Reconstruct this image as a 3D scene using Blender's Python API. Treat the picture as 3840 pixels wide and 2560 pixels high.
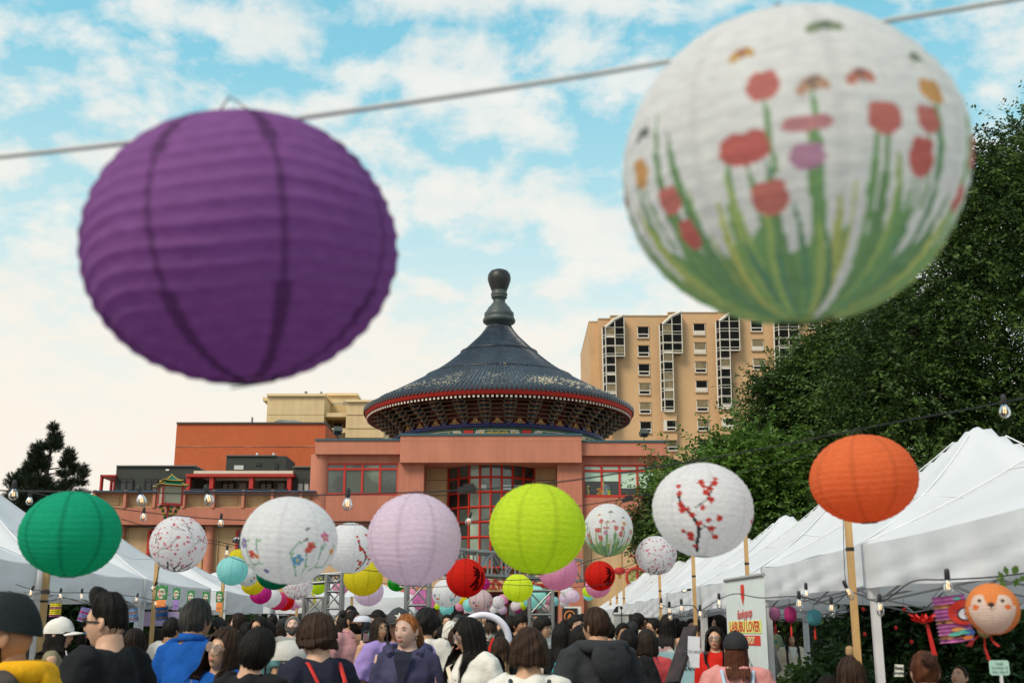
import bpy, math, random
import numpy as np
from math import sin, cos, pi, radians, atan, tan, sqrt
from mathutils import Vector, Matrix, noise as mnoise, Euler
random.seed(7); rng = np.random.default_rng(7)
SC = bpy.context.scene
for _o in list(bpy.data.objects): bpy.data.objects.remove(_o)
# ---------------------------------------------------------------- camera
FPX, CAMH, PITCH = 4315.0, 1.6, atan(1095 / 4315.0)
CAM = Vector((0, 0, CAMH)); FW = Vector((0, cos(PITCH), sin(PITCH))); UP = Vector((0, -sin(PITCH), cos(PITCH)))
_cd = bpy.data.cameras.new('camera'); cam = bpy.data.objects.new('camera', _cd); SC.collection.objects.link(cam)
cam.location = CAM; cam.rotation_euler = (pi / 2 + PITCH, 0, 0)
_cd.sensor_width = 36.0; _cd.lens = FPX / 3840 * 36.0; _cd.clip_start = 0.05; _cd.clip_end = 6000
_cd.dof.use_dof = True; _cd.dof.focus_distance = 26.0; _cd.dof.aperture_fstop = 5.0
SC.camera = cam
SC.view_settings.view_transform = 'Standard'; SC.view_settings.look = 'None'
SC.view_settings.exposure = 0.27; SC.view_settings.gamma = 1.0; SC.view_settings.use_curve_mapping = False
SC.cycles.max_bounces = 8; SC.cycles.transparent_max_bounces = 12; SC.cycles.use_denoising = True
# ---------------------------------------------------------------- world and sun
SUN_EL, SUN_AZ = radians(46), radians(-138)     # azimuth measured from +Y, negative = left; the sun stands to the left and behind
wd = bpy.data.worlds.new('World'); SC.world = wd; wd.use_nodes = True
WT = wd.node_tree; WN = WT.nodes; WL = WT.links; WN.clear()
def wnode(t, **k):
    n = WN.new(t)
    for a, b in k.items(): setattr(n, a, b)
    return n
def wmath(op, a, b=None, clamp=False):
    n = wnode('ShaderNodeMath', operation=op, use_clamp=clamp)
    for i, v in enumerate((a, b)):
        if v is None: continue
        if isinstance(v, (int, float)): n.inputs[i].default_value = v
        else: WL.new(v, n.inputs[i])
    return n.outputs[0]
def wmix(fac, a, b, blend='MIX'):
    n = wnode('ShaderNodeMix', data_type='RGBA', blend_type=blend)
    for s, v in ((n.inputs[0], fac), (n.inputs[6], a), (n.inputs[7], b)):
        if isinstance(v, (int, float)): s.default_value = v
        elif isinstance(v, tuple): s.default_value = (*v, 1)
        else: WL.new(v, s)
    return n.outputs[2]
def wramp(fac, stops):
    n = wnode('ShaderNodeValToRGB'); e = n.color_ramp.elements
    while len(e) < len(stops): e.new(0.5)
    for q, (p_, c_) in zip(e, stops): q.position = p_; q.color = (*c_, 1) if len(c_) == 3 else c_
    WL.new(fac, n.inputs[0]); return n.outputs[0]
sky = wnode('ShaderNodeTexSky', sky_type='NISHITA', sun_disc=False, sun_elevation=SUN_EL, sun_rotation=SUN_AZ, air_density=1.0, dust_density=2.0, ozone_density=1.0)
tc = wnode('ShaderNodeTexCoord'); sep = wnode('ShaderNodeSeparateXYZ'); WL.new(tc.outputs['Generated'], sep.inputs[0])
dz = wmath('MAXIMUM', sep.outputs[2], 0.0)
den = wmath('ADD', dz, 0.38)
cmb = wnode('ShaderNodeCombineXYZ'); WL.new(wmath('DIVIDE', sep.outputs[0], den), cmb.inputs[0]); WL.new(wmath('DIVIDE', sep.outputs[1], den), cmb.inputs[1])
def wnoise(scale, detail, rough, dist=0.0, off=(0, 0, 0)):
    mp = wnode('ShaderNodeMapping'); mp.inputs['Location'].default_value = off; WL.new(cmb.outputs[0], mp.inputs[0])
    n = wnode('ShaderNodeTexNoise'); n.inputs['Scale'].default_value = scale; n.inputs['Detail'].default_value = detail
    n.inputs['Roughness'].default_value = rough; n.inputs['Distortion'].default_value = dist; WL.new(mp.outputs[0], n.inputs['Vector']); return n.outputs[0]
puff = wnoise(10.5, 9, 0.56, 0.15, (3.1, 0.4, 0)); mass = wnoise(2.6, 3, 0.5, 0.2, (1.7, 5.2, 0)); shade = wnoise(8.0, 6, 0.55, 0.1, (8.3, 2.2, 0))
cl = wmath('ADD', wmath('MULTIPLY', puff, 0.78), wmath('MULTIPLY', mass, 0.38))
# a thin, hazy bank of cloud thickens towards the horizon all round
lowbank = wmath('MULTIPLY', wmath('SUBTRACT', 1.0, wmath('MULTIPLY', dz, 3.2), True), 0.10)
cl = wmath('ADD', cl, lowbank)
cmask = wramp(cl, [(0.525, (0, 0, 0)), (0.565, (.30, .30, .30)), (0.63, (.80, .80, .80)), (.70, (.95, .95, .95))])
# warm tint put into the left side of the sky, away from the sun lamp
warmv = wnode('ShaderNodeVectorMath', operation='DOT_PRODUCT'); WL.new(tc.outputs['Generated'], warmv.inputs[0]); warmv.inputs[1].default_value = (-0.98, 0.17, 0)
warm = wmath('MULTIPLY', wmath('ADD', warmv.outputs['Value'], 1.15), 0.75, True)
blue = wramp(dz, [(0.0, (8.6, 9.0, 8.8)), (0.22, (5.6, 8.3, 8.6)), (0.36, (3.0, 6.7, 7.7)), (0.6, (1.5, 4.9, 6.6)), (1.0, (1.0, 3.3, 5.6))])
blue = wmix(0.18, blue, sky.outputs[0])
ccol = wmix(shade, (6.5, 6.8, 6.6), (8.3, 8.1, 7.6))
col = wmix(cmask, blue, ccol)
hz_ = wramp(dz, [(0.0, (1, 1, 1)), (0.17, (.92, .92, .92)), (0.31, (.30, .30, .30)), (0.46, (0, 0, 0))])
hcol = wmix(warm, (7.3, 8.2, 8.2), (8.2, 7.5, 6.6))
col = wmix(wmath('MULTIPLY', hz_, wmath('ADD', wmath('MULTIPLY', warm, 0.62), 0.36)), col, hcol)
# below the horizon: dull ground colour
gm = wramp(wmath('ADD', wmath('MULTIPLY', sep.outputs[2], 20.0), 1.0, True), [(0.0, (0, 0, 0)), (1.0, (1, 1, 1))])
col = wmix(gm, (1.6, 1.6, 1.5), col)
bg = wnode('ShaderNodeBackground'); WL.new(col, bg.inputs[0]); bg.inputs[1].default_value = 0.1
wo = wnode('ShaderNodeOutputWorld'); WL.new(bg.outputs[0], wo.inputs[0])
_sd = bpy.data.lights.new('sun', 'SUN'); _sd.energy = 2.7; _sd.angle = radians(24); _sd.color = (1.0, 0.88, 0.72)
sun = bpy.data.objects.new('sun', _sd); SC.collection.objects.link(sun)
_dir = Vector((sin(SUN_AZ) * cos(SUN_EL), cos(SUN_AZ) * cos(SUN_EL), sin(SUN_EL)))
sun.rotation_euler = _dir.to_track_quat('Z', 'Y').to_euler(); sun.location = (-20, -10, 20)
# ---------------------------------------------------------------- helpers
C = SC.collection
def P(px, py, z):
    """world point at photograph pixel (px, py) and depth z along the optical axis"""
    return CAM + z * (FW + Vector(((px - 1920) / FPX, 0, 0)) + UP * ((1280 - py) / FPX))
def PY(px, py, Y):
    d = FW + Vector(((px - 1920) / FPX, 0, 0)) + UP * ((1280 - py) / FPX)
    return CAM + d * (Y / d.y)
def lin(r, g, b):
    f = lambda c: (c / 255 / 12.92) if c <= 10 else ((c / 255 + .055) / 1.055) ** 2.4
    return (f(r), f(g), f(b))
MATS = {}
def mat(name, col, rough=0.6, var=0.12, scale=6.0, bump=0.0, bscale=40.0, metal=0.0, trans=0.0, spec=0.4, stretch=None, emit=0.0, coat=0.0, col2=None, lo=.42, hi=.62, sheen=0.0, streak=0):
    if name in MATS: return MATS[name]
    m = bpy.data.materials.new(name); MATS[name] = m; m.use_nodes = True; nt = m.node_tree; N = nt.nodes; L = nt.links
    b = N['Principled BSDF']; b.inputs['Roughness'].default_value = rough; b.inputs['Metallic'].default_value = metal
    b.inputs['Specular IOR Level'].default_value = spec
    if coat: b.inputs['Coat Weight'].default_value = coat; b.inputs['Coat Roughness'].default_value = .1
    if sheen: b.inputs['Sheen Weight'].default_value = sheen
    if emit: b.inputs['Emission Color'].default_value = (*col, 1); b.inputs['Emission Strength'].default_value = emit
    t = N.new('ShaderNodeTexCoord'); mp = N.new('ShaderNodeMapping'); L.new(t.outputs['Object'], mp.inputs[0])
    if stretch: mp.inputs['Scale'].default_value = stretch
    c2 = col2 if col2 else tuple(max(0, c * (1 - 2.2 * var)) for c in col)
    c1 = col if col2 else tuple(min(1, c * (1 + .6 * var)) for c in col)
    n = N.new('ShaderNodeTexNoise'); n.inputs['Scale'].default_value = scale; n.inputs['Detail'].default_value = 6; n.inputs['Roughness'].default_value = .6
    L.new(mp.outputs[0], n.inputs['Vector'])
    r = N.new('ShaderNodeValToRGB'); e = r.color_ramp.elements; e[0].position = lo - .12; e[1].position = hi + .08
    e[0].color = (*c2, 1); e[1].color = (*c1, 1); L.new(n.outputs[0], r.inputs[0]); L.new(r.outputs[0], b.inputs['Base Color'])
    if streak:
        m3 = N.new('ShaderNodeMapping'); m3.inputs['Scale'].default_value = (1.6, 1.6, .10); L.new(t.outputs['Object'], m3.inputs[0]); n3 = N.new('ShaderNodeTexNoise'); n3.inputs['Scale'].default_value = 1.5; n3.inputs['Detail'].default_value = 8; n3.inputs['Roughness'].default_value = .7; L.new(m3.outputs[0], n3.inputs['Vector'])
        r3 = N.new('ShaderNodeValToRGB'); q = 1 - streak; r3.color_ramp.elements[0].color = (q, q * .98, q * .96, 1); r3.color_ramp.elements[0].position = .34; r3.color_ramp.elements[1].position = .58; L.new(n3.outputs[0], r3.inputs[0])
        x3 = N.new('ShaderNodeMix'); x3.data_type = 'RGBA'; x3.blend_type = 'MULTIPLY'; x3.inputs[0].default_value = 1; L.new(r.outputs[0], x3.inputs[6]); L.new(r3.outputs[0], x3.inputs[7]); L.new(x3.outputs[2], b.inputs['Base Color'])
    if bump:
        n2 = N.new('ShaderNodeTexNoise'); n2.inputs['Scale'].default_value = bscale; n2.inputs['Detail'].default_value = 4; L.new(mp.outputs[0], n2.inputs['Vector'])
        bp = N.new('ShaderNodeBump'); bp.inputs['Strength'].default_value = bump; bp.inputs['Distance'].default_value = 0.02; L.new(n2.outputs[0], bp.inputs['Height']); L.new(bp.outputs[0], b.inputs['Normal'])
    if trans:
        tr = N.new('ShaderNodeBsdfTranslucent'); L.new(r.outputs[0], tr.inputs[0]); mx = N.new('ShaderNodeMixShader'); mx.inputs[0].default_value = trans
        L.new(b.outputs[0], mx.inputs[1]); L.new(tr.outputs[0], mx.inputs[2]); L.new(mx.outputs[0], N['Material Output'].inputs[0])
    return m
def flat(name, col, rough=.55, **k): return mat(name, col, rough, var=.05, **k)
def glassmat(name, tint, reflect=.35, dark=True):
    if name in MATS: return MATS[name]
    m = bpy.data.materials.new(name); MATS[name] = m; m.use_nodes = True; N = m.node_tree.nodes; L = m.node_tree.links; b = N['Principled BSDF']
    b.inputs['Base Color'].default_value = (*tint, 1); b.inputs['Roughness'].default_value = .06; b.inputs['Specular IOR Level'].default_value = reflect * 2
    t = N.new('ShaderNodeTexCoord'); n = N.new('ShaderNodeTexNoise'); n.inputs['Scale'].default_value = .7; n.inputs['Detail'].default_value = 3; L.new(t.outputs['Object'], n.inputs['Vector'])
    r = N.new('ShaderNodeValToRGB'); r.color_ramp.elements[0].color = (*[c * .35 for c in tint], 1); r.color_ramp.elements[1].color = (*[min(1, c * 1.7) for c in tint], 1)
    r.color_ramp.elements[0].position = .38; r.color_ramp.elements[1].position = .66
    L.new(n.outputs[0], r.inputs[0]); L.new(r.outputs[0], b.inputs['Base Color'])
    bp = N.new('ShaderNodeBump'); bp.inputs['Strength'].default_value = .06; L.new(n.outputs[0], bp.inputs['Height']); L.new(bp.outputs[0], b.inputs['Normal'])
    return m
def clearglass(name='clear_bulb_glass'):
    if name in MATS: return MATS[name]
    m = bpy.data.materials.new(name); MATS[name] = m; m.use_nodes = True; N = m.node_tree.nodes; L = m.node_tree.links; N.remove(N['Principled BSDF'])
    tr = N.new('ShaderNodeBsdfTransparent'); tr.inputs[0].default_value = (.93, .93, .93, 1); g = N.new('ShaderNodeBsdfGlossy'); g.inputs['Roughness'].default_value = .05
    f = N.new('ShaderNodeLayerWeight'); f.inputs[0].default_value = .35; mx = N.new('ShaderNodeMixShader'); L.new(f.outputs['Fresnel'], mx.inputs[0]); L.new(tr.outputs[0], mx.inputs[1]); L.new(g.outputs[0], mx.inputs[2])
    L.new(mx.outputs[0], N['Material Output'].inputs[0]); return m
def glow(name, col, s):
    if name in MATS: return MATS[name]
    m = bpy.data.materials.new(name); MATS[name] = m; m.use_nodes = True; b = m.node_tree.nodes['Principled BSDF']
    b.inputs['Base Color'].default_value = (*col, 1); b.inputs['Emission Color'].default_value = (*col, 1); b.inputs['Emission Strength'].default_value = s; return m
def tag(o, label=None, cat=None, group=None, kind=None):
    if label: o['label'] = label
    if cat: o['category'] = cat
    if group: o['group'] = group
    if kind: o['kind'] = kind
    return o
def empty(name, loc, label=None, cat=None, group=None, rz=0.0, sc=1.0):
    o = bpy.data.objects.new(name, None); C.objects.link(o); o.location = loc; o.rotation_euler = (0, 0, rz); o.scale = (sc, sc, sc); o.empty_display_size = .1
    return tag(o, label, cat, group)
def link(name, me, parent=None, loc=None, rot=None, mats=None, scale=None):
    o = bpy.data.objects.new(name, me); C.objects.link(o)
    if parent is not None: o.parent = parent
    if loc is not None: o.location = loc
    if rot is not None: o.rotation_euler = rot
    if scale is not None: o.scale = scale
    if mats:
        if not me.materials:
            for _ in mats: me.materials.append(None)
        for i, m in enumerate(mats):
            o.material_slots[i].link = 'OBJECT'; o.material_slots[i].material = m
    return o
def npmesh(name, V, F, smooth=True, midx=None):
    """mesh from numpy arrays; F is (n,3) or (n,4)"""
    V = np.asarray(V, np.float32); F = np.asarray(F, np.int32); k = F.shape[1]
    me = bpy.data.meshes.new(name); me.vertices.add(len(V)); me.vertices.foreach_set('co', V.ravel())
    me.loops.add(F.size); me.loops.foreach_set('vertex_index', F.ravel())
    me.polygons.add(len(F)); me.polygons.foreach_set('loop_start', np.arange(0, F.size, k, dtype=np.int32))
    if midx is not None: me.polygons.foreach_set('material_index', np.asarray(midx, np.int32))
    me.update(calc_edges=True); me.validate()
    me.polygons.foreach_set('use_smooth', np.full(len(me.polygons), smooth)); return me
class MB:
    def __init__(s): s.v = []; s.f = []; s.m = []; s.sm = []
    def add(s, vs, fs, mi=0, smooth=False):
        o = len(s.v); s.v += [tuple(v) for v in vs]; s.f += [tuple(i + o for i in f) for f in fs]; s.m += [mi] * len(fs); s.sm += [smooth] * len(fs); return s
    def box(s, a, b, mi=0):
        x0, y0, z0 = (min(a[i], b[i]) for i in range(3)); x1, y1, z1 = (max(a[i], b[i]) for i in range(3))
        return s.add([(x0, y0, z0), (x1, y0, z0), (x1, y1, z0), (x0, y1, z0), (x0, y0, z1), (x1, y0, z1), (x1, y1, z1), (x0, y1, z1)],
                     [(0, 3, 2, 1), (4, 5, 6, 7), (0, 1, 5, 4), (1, 2, 6, 5), (2, 3, 7, 6), (3, 0, 4, 7)], mi)
    def obox(s, c, hx, hy, hz, M, mi=0):
        """oriented box: M 3x3 matrix with the axes as columns"""
        vs = []
        for k in range(8):
            d = Vector(((1 if k & 1 else -1) * hx, (1 if k & 2 else -1) * hy, (1 if k & 4 else -1) * hz)); vs.append(Vector(c) + M @ d)
        return s.add(vs, [(0, 2, 3, 1), (4, 5, 7, 6), (0, 1, 5, 4), (1, 3, 7, 5), (3, 2, 6, 7), (2, 0, 4, 6)], mi)
    def tube(s, pts, r, n=8, mi=0, cap=True, smooth=True):
        pts = [Vector(p) for p in pts]; rs = r if isinstance(r, (list, tuple)) else [r] * len(pts); vs = []; up = None
        for i, p in enumerate(pts):
            d = (pts[min(i + 1, len(pts) - 1)] - pts[max(i - 1, 0)]).normalized()
            if up is None: up = Vector((0, 0, 1)) if abs(d.z) < .9 else Vector((0, 1, 0))
            a = d.cross(up)
            if a.length < 1e-5: a = d.orthogonal()
            a.normalize(); b = a.cross(d).normalized(); up = b
            rr = rs[i] if isinstance(rs[i], (list, tuple)) else (rs[i], rs[i])
            vs += [p + a * (cos(2 * pi * k / n) * rr[0]) + b * (sin(2 * pi * k / n) * rr[1]) for k in range(n)]
        fs = [(i * n + k, i * n + (k + 1) % n, (i + 1) * n + (k + 1) % n, (i + 1) * n + k) for i in range(len(pts) - 1) for k in range(n)]
        s.add(vs, fs, mi, smooth)
        if cap: s.add(vs[:n], [tuple(range(n))], mi); s.add(vs[-n:], [tuple(reversed(range(n)))], mi)
        return s
    def lathe(s, prof, c=(0, 0, 0), n=24, mi=0, smooth=True, a0=0, a1=2 * pi, sy=1.0):
        full = abs(a1 - a0 - 2 * pi) < 1e-6; m = n if full else n + 1
        vs = [(c[0] + r * sin(a0 + (a1 - a0) * k / n), c[1] - r * cos(a0 + (a1 - a0) * k / n) * sy, c[2] + z) for r, z in prof for k in range(m)]
        fs = [(i * m + k, i * m + (k + 1) % m, (i + 1) * m + (k + 1) % m, (i + 1) * m + k) for i in range(len(prof) - 1) for k in range(n)]
        return s.add(vs, fs, mi, smooth)
    def ell(s, c, r, n=14, mi=0, M=None):
        vs = []; m = max(6, n // 2 + 2)
        for i in range(m):
            t = pi * (i + .0) / (m - 1)
            for k in range(n):
                d = Vector((r[0] * sin(t) * cos(2 * pi * k / n), r[1] * sin(t) * sin(2 * pi * k / n), r[2] * cos(t)))
                if M is not None: d = M @ d
                vs.append(Vector(c) + d)
        fs = [(i * n + k, (i + 1) * n + k, (i + 1) * n + (k + 1) % n, i * n + (k + 1) % n) for i in range(m - 1) for k in range(n)]
        return s.add(vs, fs, mi, True)
    def quad(s, a, b, c, d, mi=0): return s.add([a, b, c, d], [(0, 1, 2, 3)], mi)
    def prism(s, poly, y0, y1, mi=0):
        """outline of (x, z) points extruded in y from y0 to y1"""
        n = len(poly); vs = [(x, y0, z) for x, z in poly] + [(x, y1, z) for x, z in poly]
        return s.add(vs, [tuple(range(n)), tuple(reversed(range(n, 2 * n)))] + [(i, i + n, (i + 1) % n + n, (i + 1) % n) for i in range(n)], mi)
    def mesh(s, name, org=(0, 0, 0), weld=False):
        me = bpy.data.meshes.new(name); me.from_pydata([(x - org[0], y - org[1], z - org[2]) for x, y, z in s.v], [], s.f)
        me.polygons.foreach_set('material_index', s.m); me.polygons.foreach_set('use_smooth', s.sm); me.update(); return me
    def build(s, name, mats, parent=None, org=None, loc=None, rot=None):
        if org is None: org = tuple(parent.location) if (parent is not None and loc is None) else (loc if loc is not None else (0, 0, 0))
        if parent is not None and parent.parent is not None and loc is None: org = WORG.get(parent.name, tuple(parent.location))
        me = s.mesh(name, org); mats = mats if isinstance(mats, (list, tuple)) else [mats]
        for m in mats: me.materials.append(m)
        o = bpy.data.objects.new(name, me); C.objects.link(o)
        if parent is not None: o.parent = parent; WORG[o.name] = org
        elif loc is not None: o.location = loc
        if rot is not None: o.rotation_euler = rot
        return o
WORG = {}
FONT_CACHE = {}
def text_mesh(txt, size, extrude=.002, bold=0.0, shear=0.0, align='CENTER', spacing=1.0):
    key = (txt, size, extrude, bold, shear, align, spacing)
    if key in FONT_CACHE: return FONT_CACHE[key]
    cu = bpy.data.curves.new('txt', 'FONT'); cu.body = txt; cu.size = size; cu.extrude = extrude; cu.offset = bold; cu.shear = shear; cu.align_x = align; cu.align_y = 'CENTER'; cu.resolution_u = 3; cu.space_character = spacing
    o = bpy.data.objects.new('txt', cu); C.objects.link(o); dg = bpy.context.evaluated_depsgraph_get(); dg.update()
    me = bpy.data.meshes.new_from_object(o.evaluated_get(dg)); bpy.data.objects.remove(o); me.materials.clear(); FONT_CACHE[key] = me; return me
def text_obj(name, txt, size, m, parent=None, loc=(0, 0, 0), rot=(pi / 2, 0, 0), **k):
    me = text_mesh(txt, size, **k).copy(); me.name = name; me.materials.append(m); o = bpy.data.objects.new(name, me); C.objects.link(o); o.location = loc; o.rotation_euler = rot
    if parent is not None: o.parent = parent
    return o
def clone(o, parent=None, deep=True):
    c = o.copy(); C.objects.link(c)
    if parent is not None: c.parent = parent
    if deep:
        for ch in o.children: clone(ch, c)
    return c
# ---------------------------------------------------------------- ground
def ground():
    g = MB(); g.quad((-900, -300, 0), (900, -300, 0), (900, 1500, 0), (-900, 1500, 0))
    m = mat('paving_grey', (.30, .285, .26), .85, .25, 1.3, .3, 30)
    o = g.build('ground', m); tag(o, kind='structure')
    p = MB(); p.quad((-4.1, -6, .004), (1.95, -6, .004), (1.95, 46, .004), (-4.1, 46, .004))
    o = p.build('plaza_path', mat('plaza_asphalt', (.22, .21, .195), .9, .3, 2.0, .3, 60)); tag(o, kind='structure')
ground()
# ---------------------------------------------------------------- cultural centre
TERRA = mat('terracotta_stucco', (.53, .205, .130), .85, .05, 1.2, .35, 160, streak=.13)
TERRA2 = mat('terracotta_band', (.49, .180, .116), .85, .05, 1.0, .35, 160, streak=.15)
BEIGE = mat('beige_stucco', (.60, .40, .215), .85, .05, .8, .3, 120, streak=.16)
TEAL = flat('teal_coping', (.035, .10, .13), .45)
REDF = flat('red_window_frame', (.50, .028, .016), .45)
GL1 = glassmat('greenish_glass', (.055, .075, .062), .5)
GL2 = glassmat('dark_glass', (.016, .022, .02), .35)
GLC = glassmat('curtained_glass', (.20, .25, .19), .3)
BLIND = flat('mint_roller_blind', (.50, .66, .54), .7)
YF = 50.0
def XZ(px, py, Y=YF): q = PY(px, py, Y); return q.x, q.z
def wall(px0, py0, px1, py1, Y, Yb, name='wall', m=TERRA, parent=None, pyl=None):
    """upright box whose front face covers the given pixels at distance Y"""
    pm = (py0 + py1) / 2 if pyl is None else pyl
    x0, x1 = PY(px0, pm, Y).x, PY(px1, pm, Y).x; z1, z0 = PY(1872, py0, Y).z, (PY(1872, py1, Y).z if py1 < 2370 else 0)
    b = MB(); b.box((x0, Y, max(z0, 0)), (x1, Yb, z1)); return b.build(name, m, parent)
CC = empty('cultural_centre', (0, 51, 0), 'terracotta cultural centre with blue tiled conical temple roof and red gridded glass bay', 'building')
REF = 1700
# centre block
wall(1500, 1632, 2181, 1733, 49.55, 53, 'parapet', TERRA, CC, REF)
wall(1496, 1624.5, 2185, 1632, 49.5, 53.05, 'coping', TEAL, CC, REF)
bm = MB(); x0, z1 = XZ(1500, 1652, 49.545); x1, _ = XZ(2181, 1652, 49.545); bm.box((x0, 49.545, z1 - .006), (x1, 49.552, z1 + .006)); bm.build('joint_line', TERRA2, CC)
# wings
wall(1181, 1651, 1500, 1702, 49.85, 53, 'parapet', TERRA, CC, REF); wall(1179, 1644.5, 1501, 1651, 49.8, 53.05, 'coping', TEAL, CC, REF)
wall(2181, 1657, 2504, 1707, 49.85, 53, 'parapet', TERRA, CC, REF); wall(2180, 1650, 2507, 1657, 49.8, 53.05, 'coping', TEAL, CC, REF)
def wing(pxa, pxb, pyt, wa, wb, wt, wbt, colpx, right):
    # wall with a real opening: four boxes round the window
    for q, nm in (((pxa, pyt, wa, 1952), 'wall'), ((wb, pyt, pxb, 1952), 'wall'), ((wa, pyt, wb, wt), 'wall'), ((wa, wbt, wb, 1952), 'wall')):
        wall(*q, 50.15, 50.6, nm, TERRA2, CC, REF)
    wall(pxa, 1952, pxb, 1956, 50.1, 50.6, 'shadow_ledge', flat('painted_shadow', (.12, .06, .04)), CC, REF)  # dark strip: the shadow under the overhang is put into its colour
    xa, zt = XZ(colpx, pyt, 50.1); _, zb = XZ(colpx, 1952, 50.1); c = MB(); c.lathe([(.43, zb), (.43, zt)], (xa, 50.42, 0), 20); c.build('column', TERRA, CC)
    # window: frame > panes
    f = MB(); x0, z1 = XZ(wa, wt, 50.3); x1, z0 = XZ(wb, wbt, 50.3); x0 = PY(wa, REF, 50.15).x; x1 = PY(wb, REF, 50.15).x; zm = z1 - (z1 - z0) * .20; t = .045
    for k in range(5):
        xx = x0 + (x1 - x0) * k / 4; f.box((xx - t, 50.2, z0), (xx + t, 50.3, z1))
    for zz in (z0 + t, zm, z1 - t): f.box((x0, 50.19, zz - t), (x1, 50.29, zz + t))
    fo = f.build('window', REFD if False else REDF, CC)
    for k in range(4):
        a = x0 + (x1 - x0) * k / 4 + t; b = x0 + (x1 - x0) * (k + 1) / 4 - t
        for (lo, hi, up) in ((z0 + 2 * t, zm - t, 0), (zm + t, z1 - 2 * t, 1)):
            g = MB()
            if right:
                if up: g.quad((a, 50.25, lo), (b, 50.25, lo), (b, 50.25, hi), (a, 50.25, hi)); g.build('pane', BLIND, fo)
                else:
                    cut = hi - (hi - lo) * (.40 if k < 2 else .70)
                    g.quad((a, 50.25, cut), (b, 50.25, cut), (b, 50.25, hi), (a, 50.25, hi)); g.build('roller_blind', BLIND, fo)
                    g = MB(); g.quad((a, 50.252, lo), (b, 50.252, lo), (b, 50.252, cut), (a, 50.252, cut)); g.build('pane', GL2, fo)
            else:
                g.quad((a, 50.25, lo), (b, 50.25, lo), (b, 50.25, hi), (a, 50.25, hi)); g.build('pane', GLC if k in (1, 2) else GL1, fo)
    if right:   # the festival lion costumes stored behind the lower panes
        for (u, w_, h_, c) in ((.04, .17, .62, (.35, .30, .12)), (.30, .28, .42, (.45, .22, .06)), (.40, .46, .66, (.16, .22, .28)), (.52, .3, .38, (.38, .42, .05)), (.46, .14, .9, (.4, .33, .12))):
            d = MB(); cx = x0 + (x1 - x0) * (u * .5 + w_ * .25); hz = (zm - z0) * .55 * h_
            for j in range(7):
                d.ell((cx + random.uniform(-.1, .1) * w_ * 2, 50.22 - .0, z0 + .1 + hz * (j + .5) / 7), (.5 * w_ * random.uniform(.5, 1), .03, hz * .16), 8)
            d.build('stored_costume', mat('costume_%d' % int(u * 100), c, .7, .35, 14), fo)
wing(1181, 1500, 1702, 1228, 1493, 1735, 1856, 1199, False)
wing(2181, 2504, 1707, 2188, 2455, 1741, 1864, 2484, True)
# recess with beige side walls and the curved glass bay
wall(1500, 1733, 1591, 2375, 49.9, 51.5, 'pier', TERRA2, CC, REF); wall(2089, 1733, 2181, 2375, 49.9, 51.5, 'pier', TERRA2, CC, REF)
xl, zt = XZ(1591, 1733, 51.5); xr = XZ(2089, 1733, 51.5)[0]; b = MB(); b.box((xl - .3, 51.5, 0), (xr + .3, 51.8, zt + .3)); b.build('recess_wall', BEIGE, CC)
for py in (1800, 1857): b = MB(); z = XZ(1591, py, 51.49)[1]; b.box((xl - .2, 51.49, z - .02), (xr + .2, 51.5, z + .02)); b.build('joint_line', flat('dark_joint', (.18, .12, .07)), CC)
def glass_bay():
    x0, x1 = PY(1681, REF, 50.9).x, PY(2003, REF, 50.9).x; cx, hw = (x0 + x1) / 2, (x1 - x0) / 2; z1 = XZ(1872, 1735, 50.6)[1]; z0 = XZ(1872, 2128, 50.6)[1]
    bay = [(cx - hw + 2 * hw * k / 8) for k in range(9)]; yy = [50.35 + 1.05 * abs((x - cx) / hw) ** 2.2 for x in bay]
    zs = [z1 - (z1 - z0) * k / 7 for k in range(8)]
    f = MB(); t = .05
    for x, y in zip(bay, yy): f.tube([(x, y, z0), (x, y, z1)], t, 4, smooth=False)
    for z in zs: f.tube([(x, y, z) for x, y in zip(bay, yy)], t, 4, smooth=False)
    fo = f.build('window', REDF, CC)
    for k in range(8):
        for j in range(7):
            g = MB(); o_ = .03; g.quad((bay[k], yy[k] + o_, zs[j + 1]), (bay[k + 1], yy[k + 1] + o_, zs[j + 1]), (bay[k + 1], yy[k + 1] + o_, zs[j]), (bay[k], yy[k] + o_, zs[j]))
            m = GLC if k == 2 else (GL1 if k == 3 or j == 0 or random.random() < .3 else GL2)
            g.build('pane', m, fo)
    # white railings of the storey inside, seen as a light strip through the second row
    g = MB(); zz = zs[1] - .55
    for k in (1, 3, 5, 6):
        g.box((bay[k] + .06, yy[k] - .0, zz), (bay[k + 1] - .06, yy[k] + .02, zz + .22))
    g.build('inner_railing', flat('pale_railing', (.42, .46, .44)), fo)
glass_bay()
# entrance: canopy wall with lettering, doors with red frames
wall(1500, 2152, 2181, 2216, 49.95, 51, 'sign_wall', BEIGE, CC, 2180)
RL = flat('red_letters', (.38, .018, .012), .4)
ox, oz = XZ(1700, 2170, 49.9)
for txt, px, py, s in (('文', 1857, 2171, .48), ('化', 1902, 2171, .48), ('中', 1947, 2171, .48), ('心', 1992, 2171, .48), ('CULTURAL  CENTRE', 1934, 2199, .30)):
    q = PY(px, py, 49.92); text_obj('sign_lettering', txt, s, RL, CC, (q.x, q.y - 51, q.z), extrude=.02, bold=.012)
wall(1500, 2216, 2181, 2375, 51.2, 51.6, 'opening_shade_wall', flat('painted_opening_shade', (.02, .018, .016)), CC, 2290)  # near-black wall paints in the shade of the door openings
f = MB()
for px in (1560, 1640, 1690, 1740, 1790, 1846, 1900, 1960, 2010, 2060): x, z = XZ(px, 2225, 51.0); f.box((x - .05, 51.05, 0), (x + .05, 51.15, z))
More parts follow.
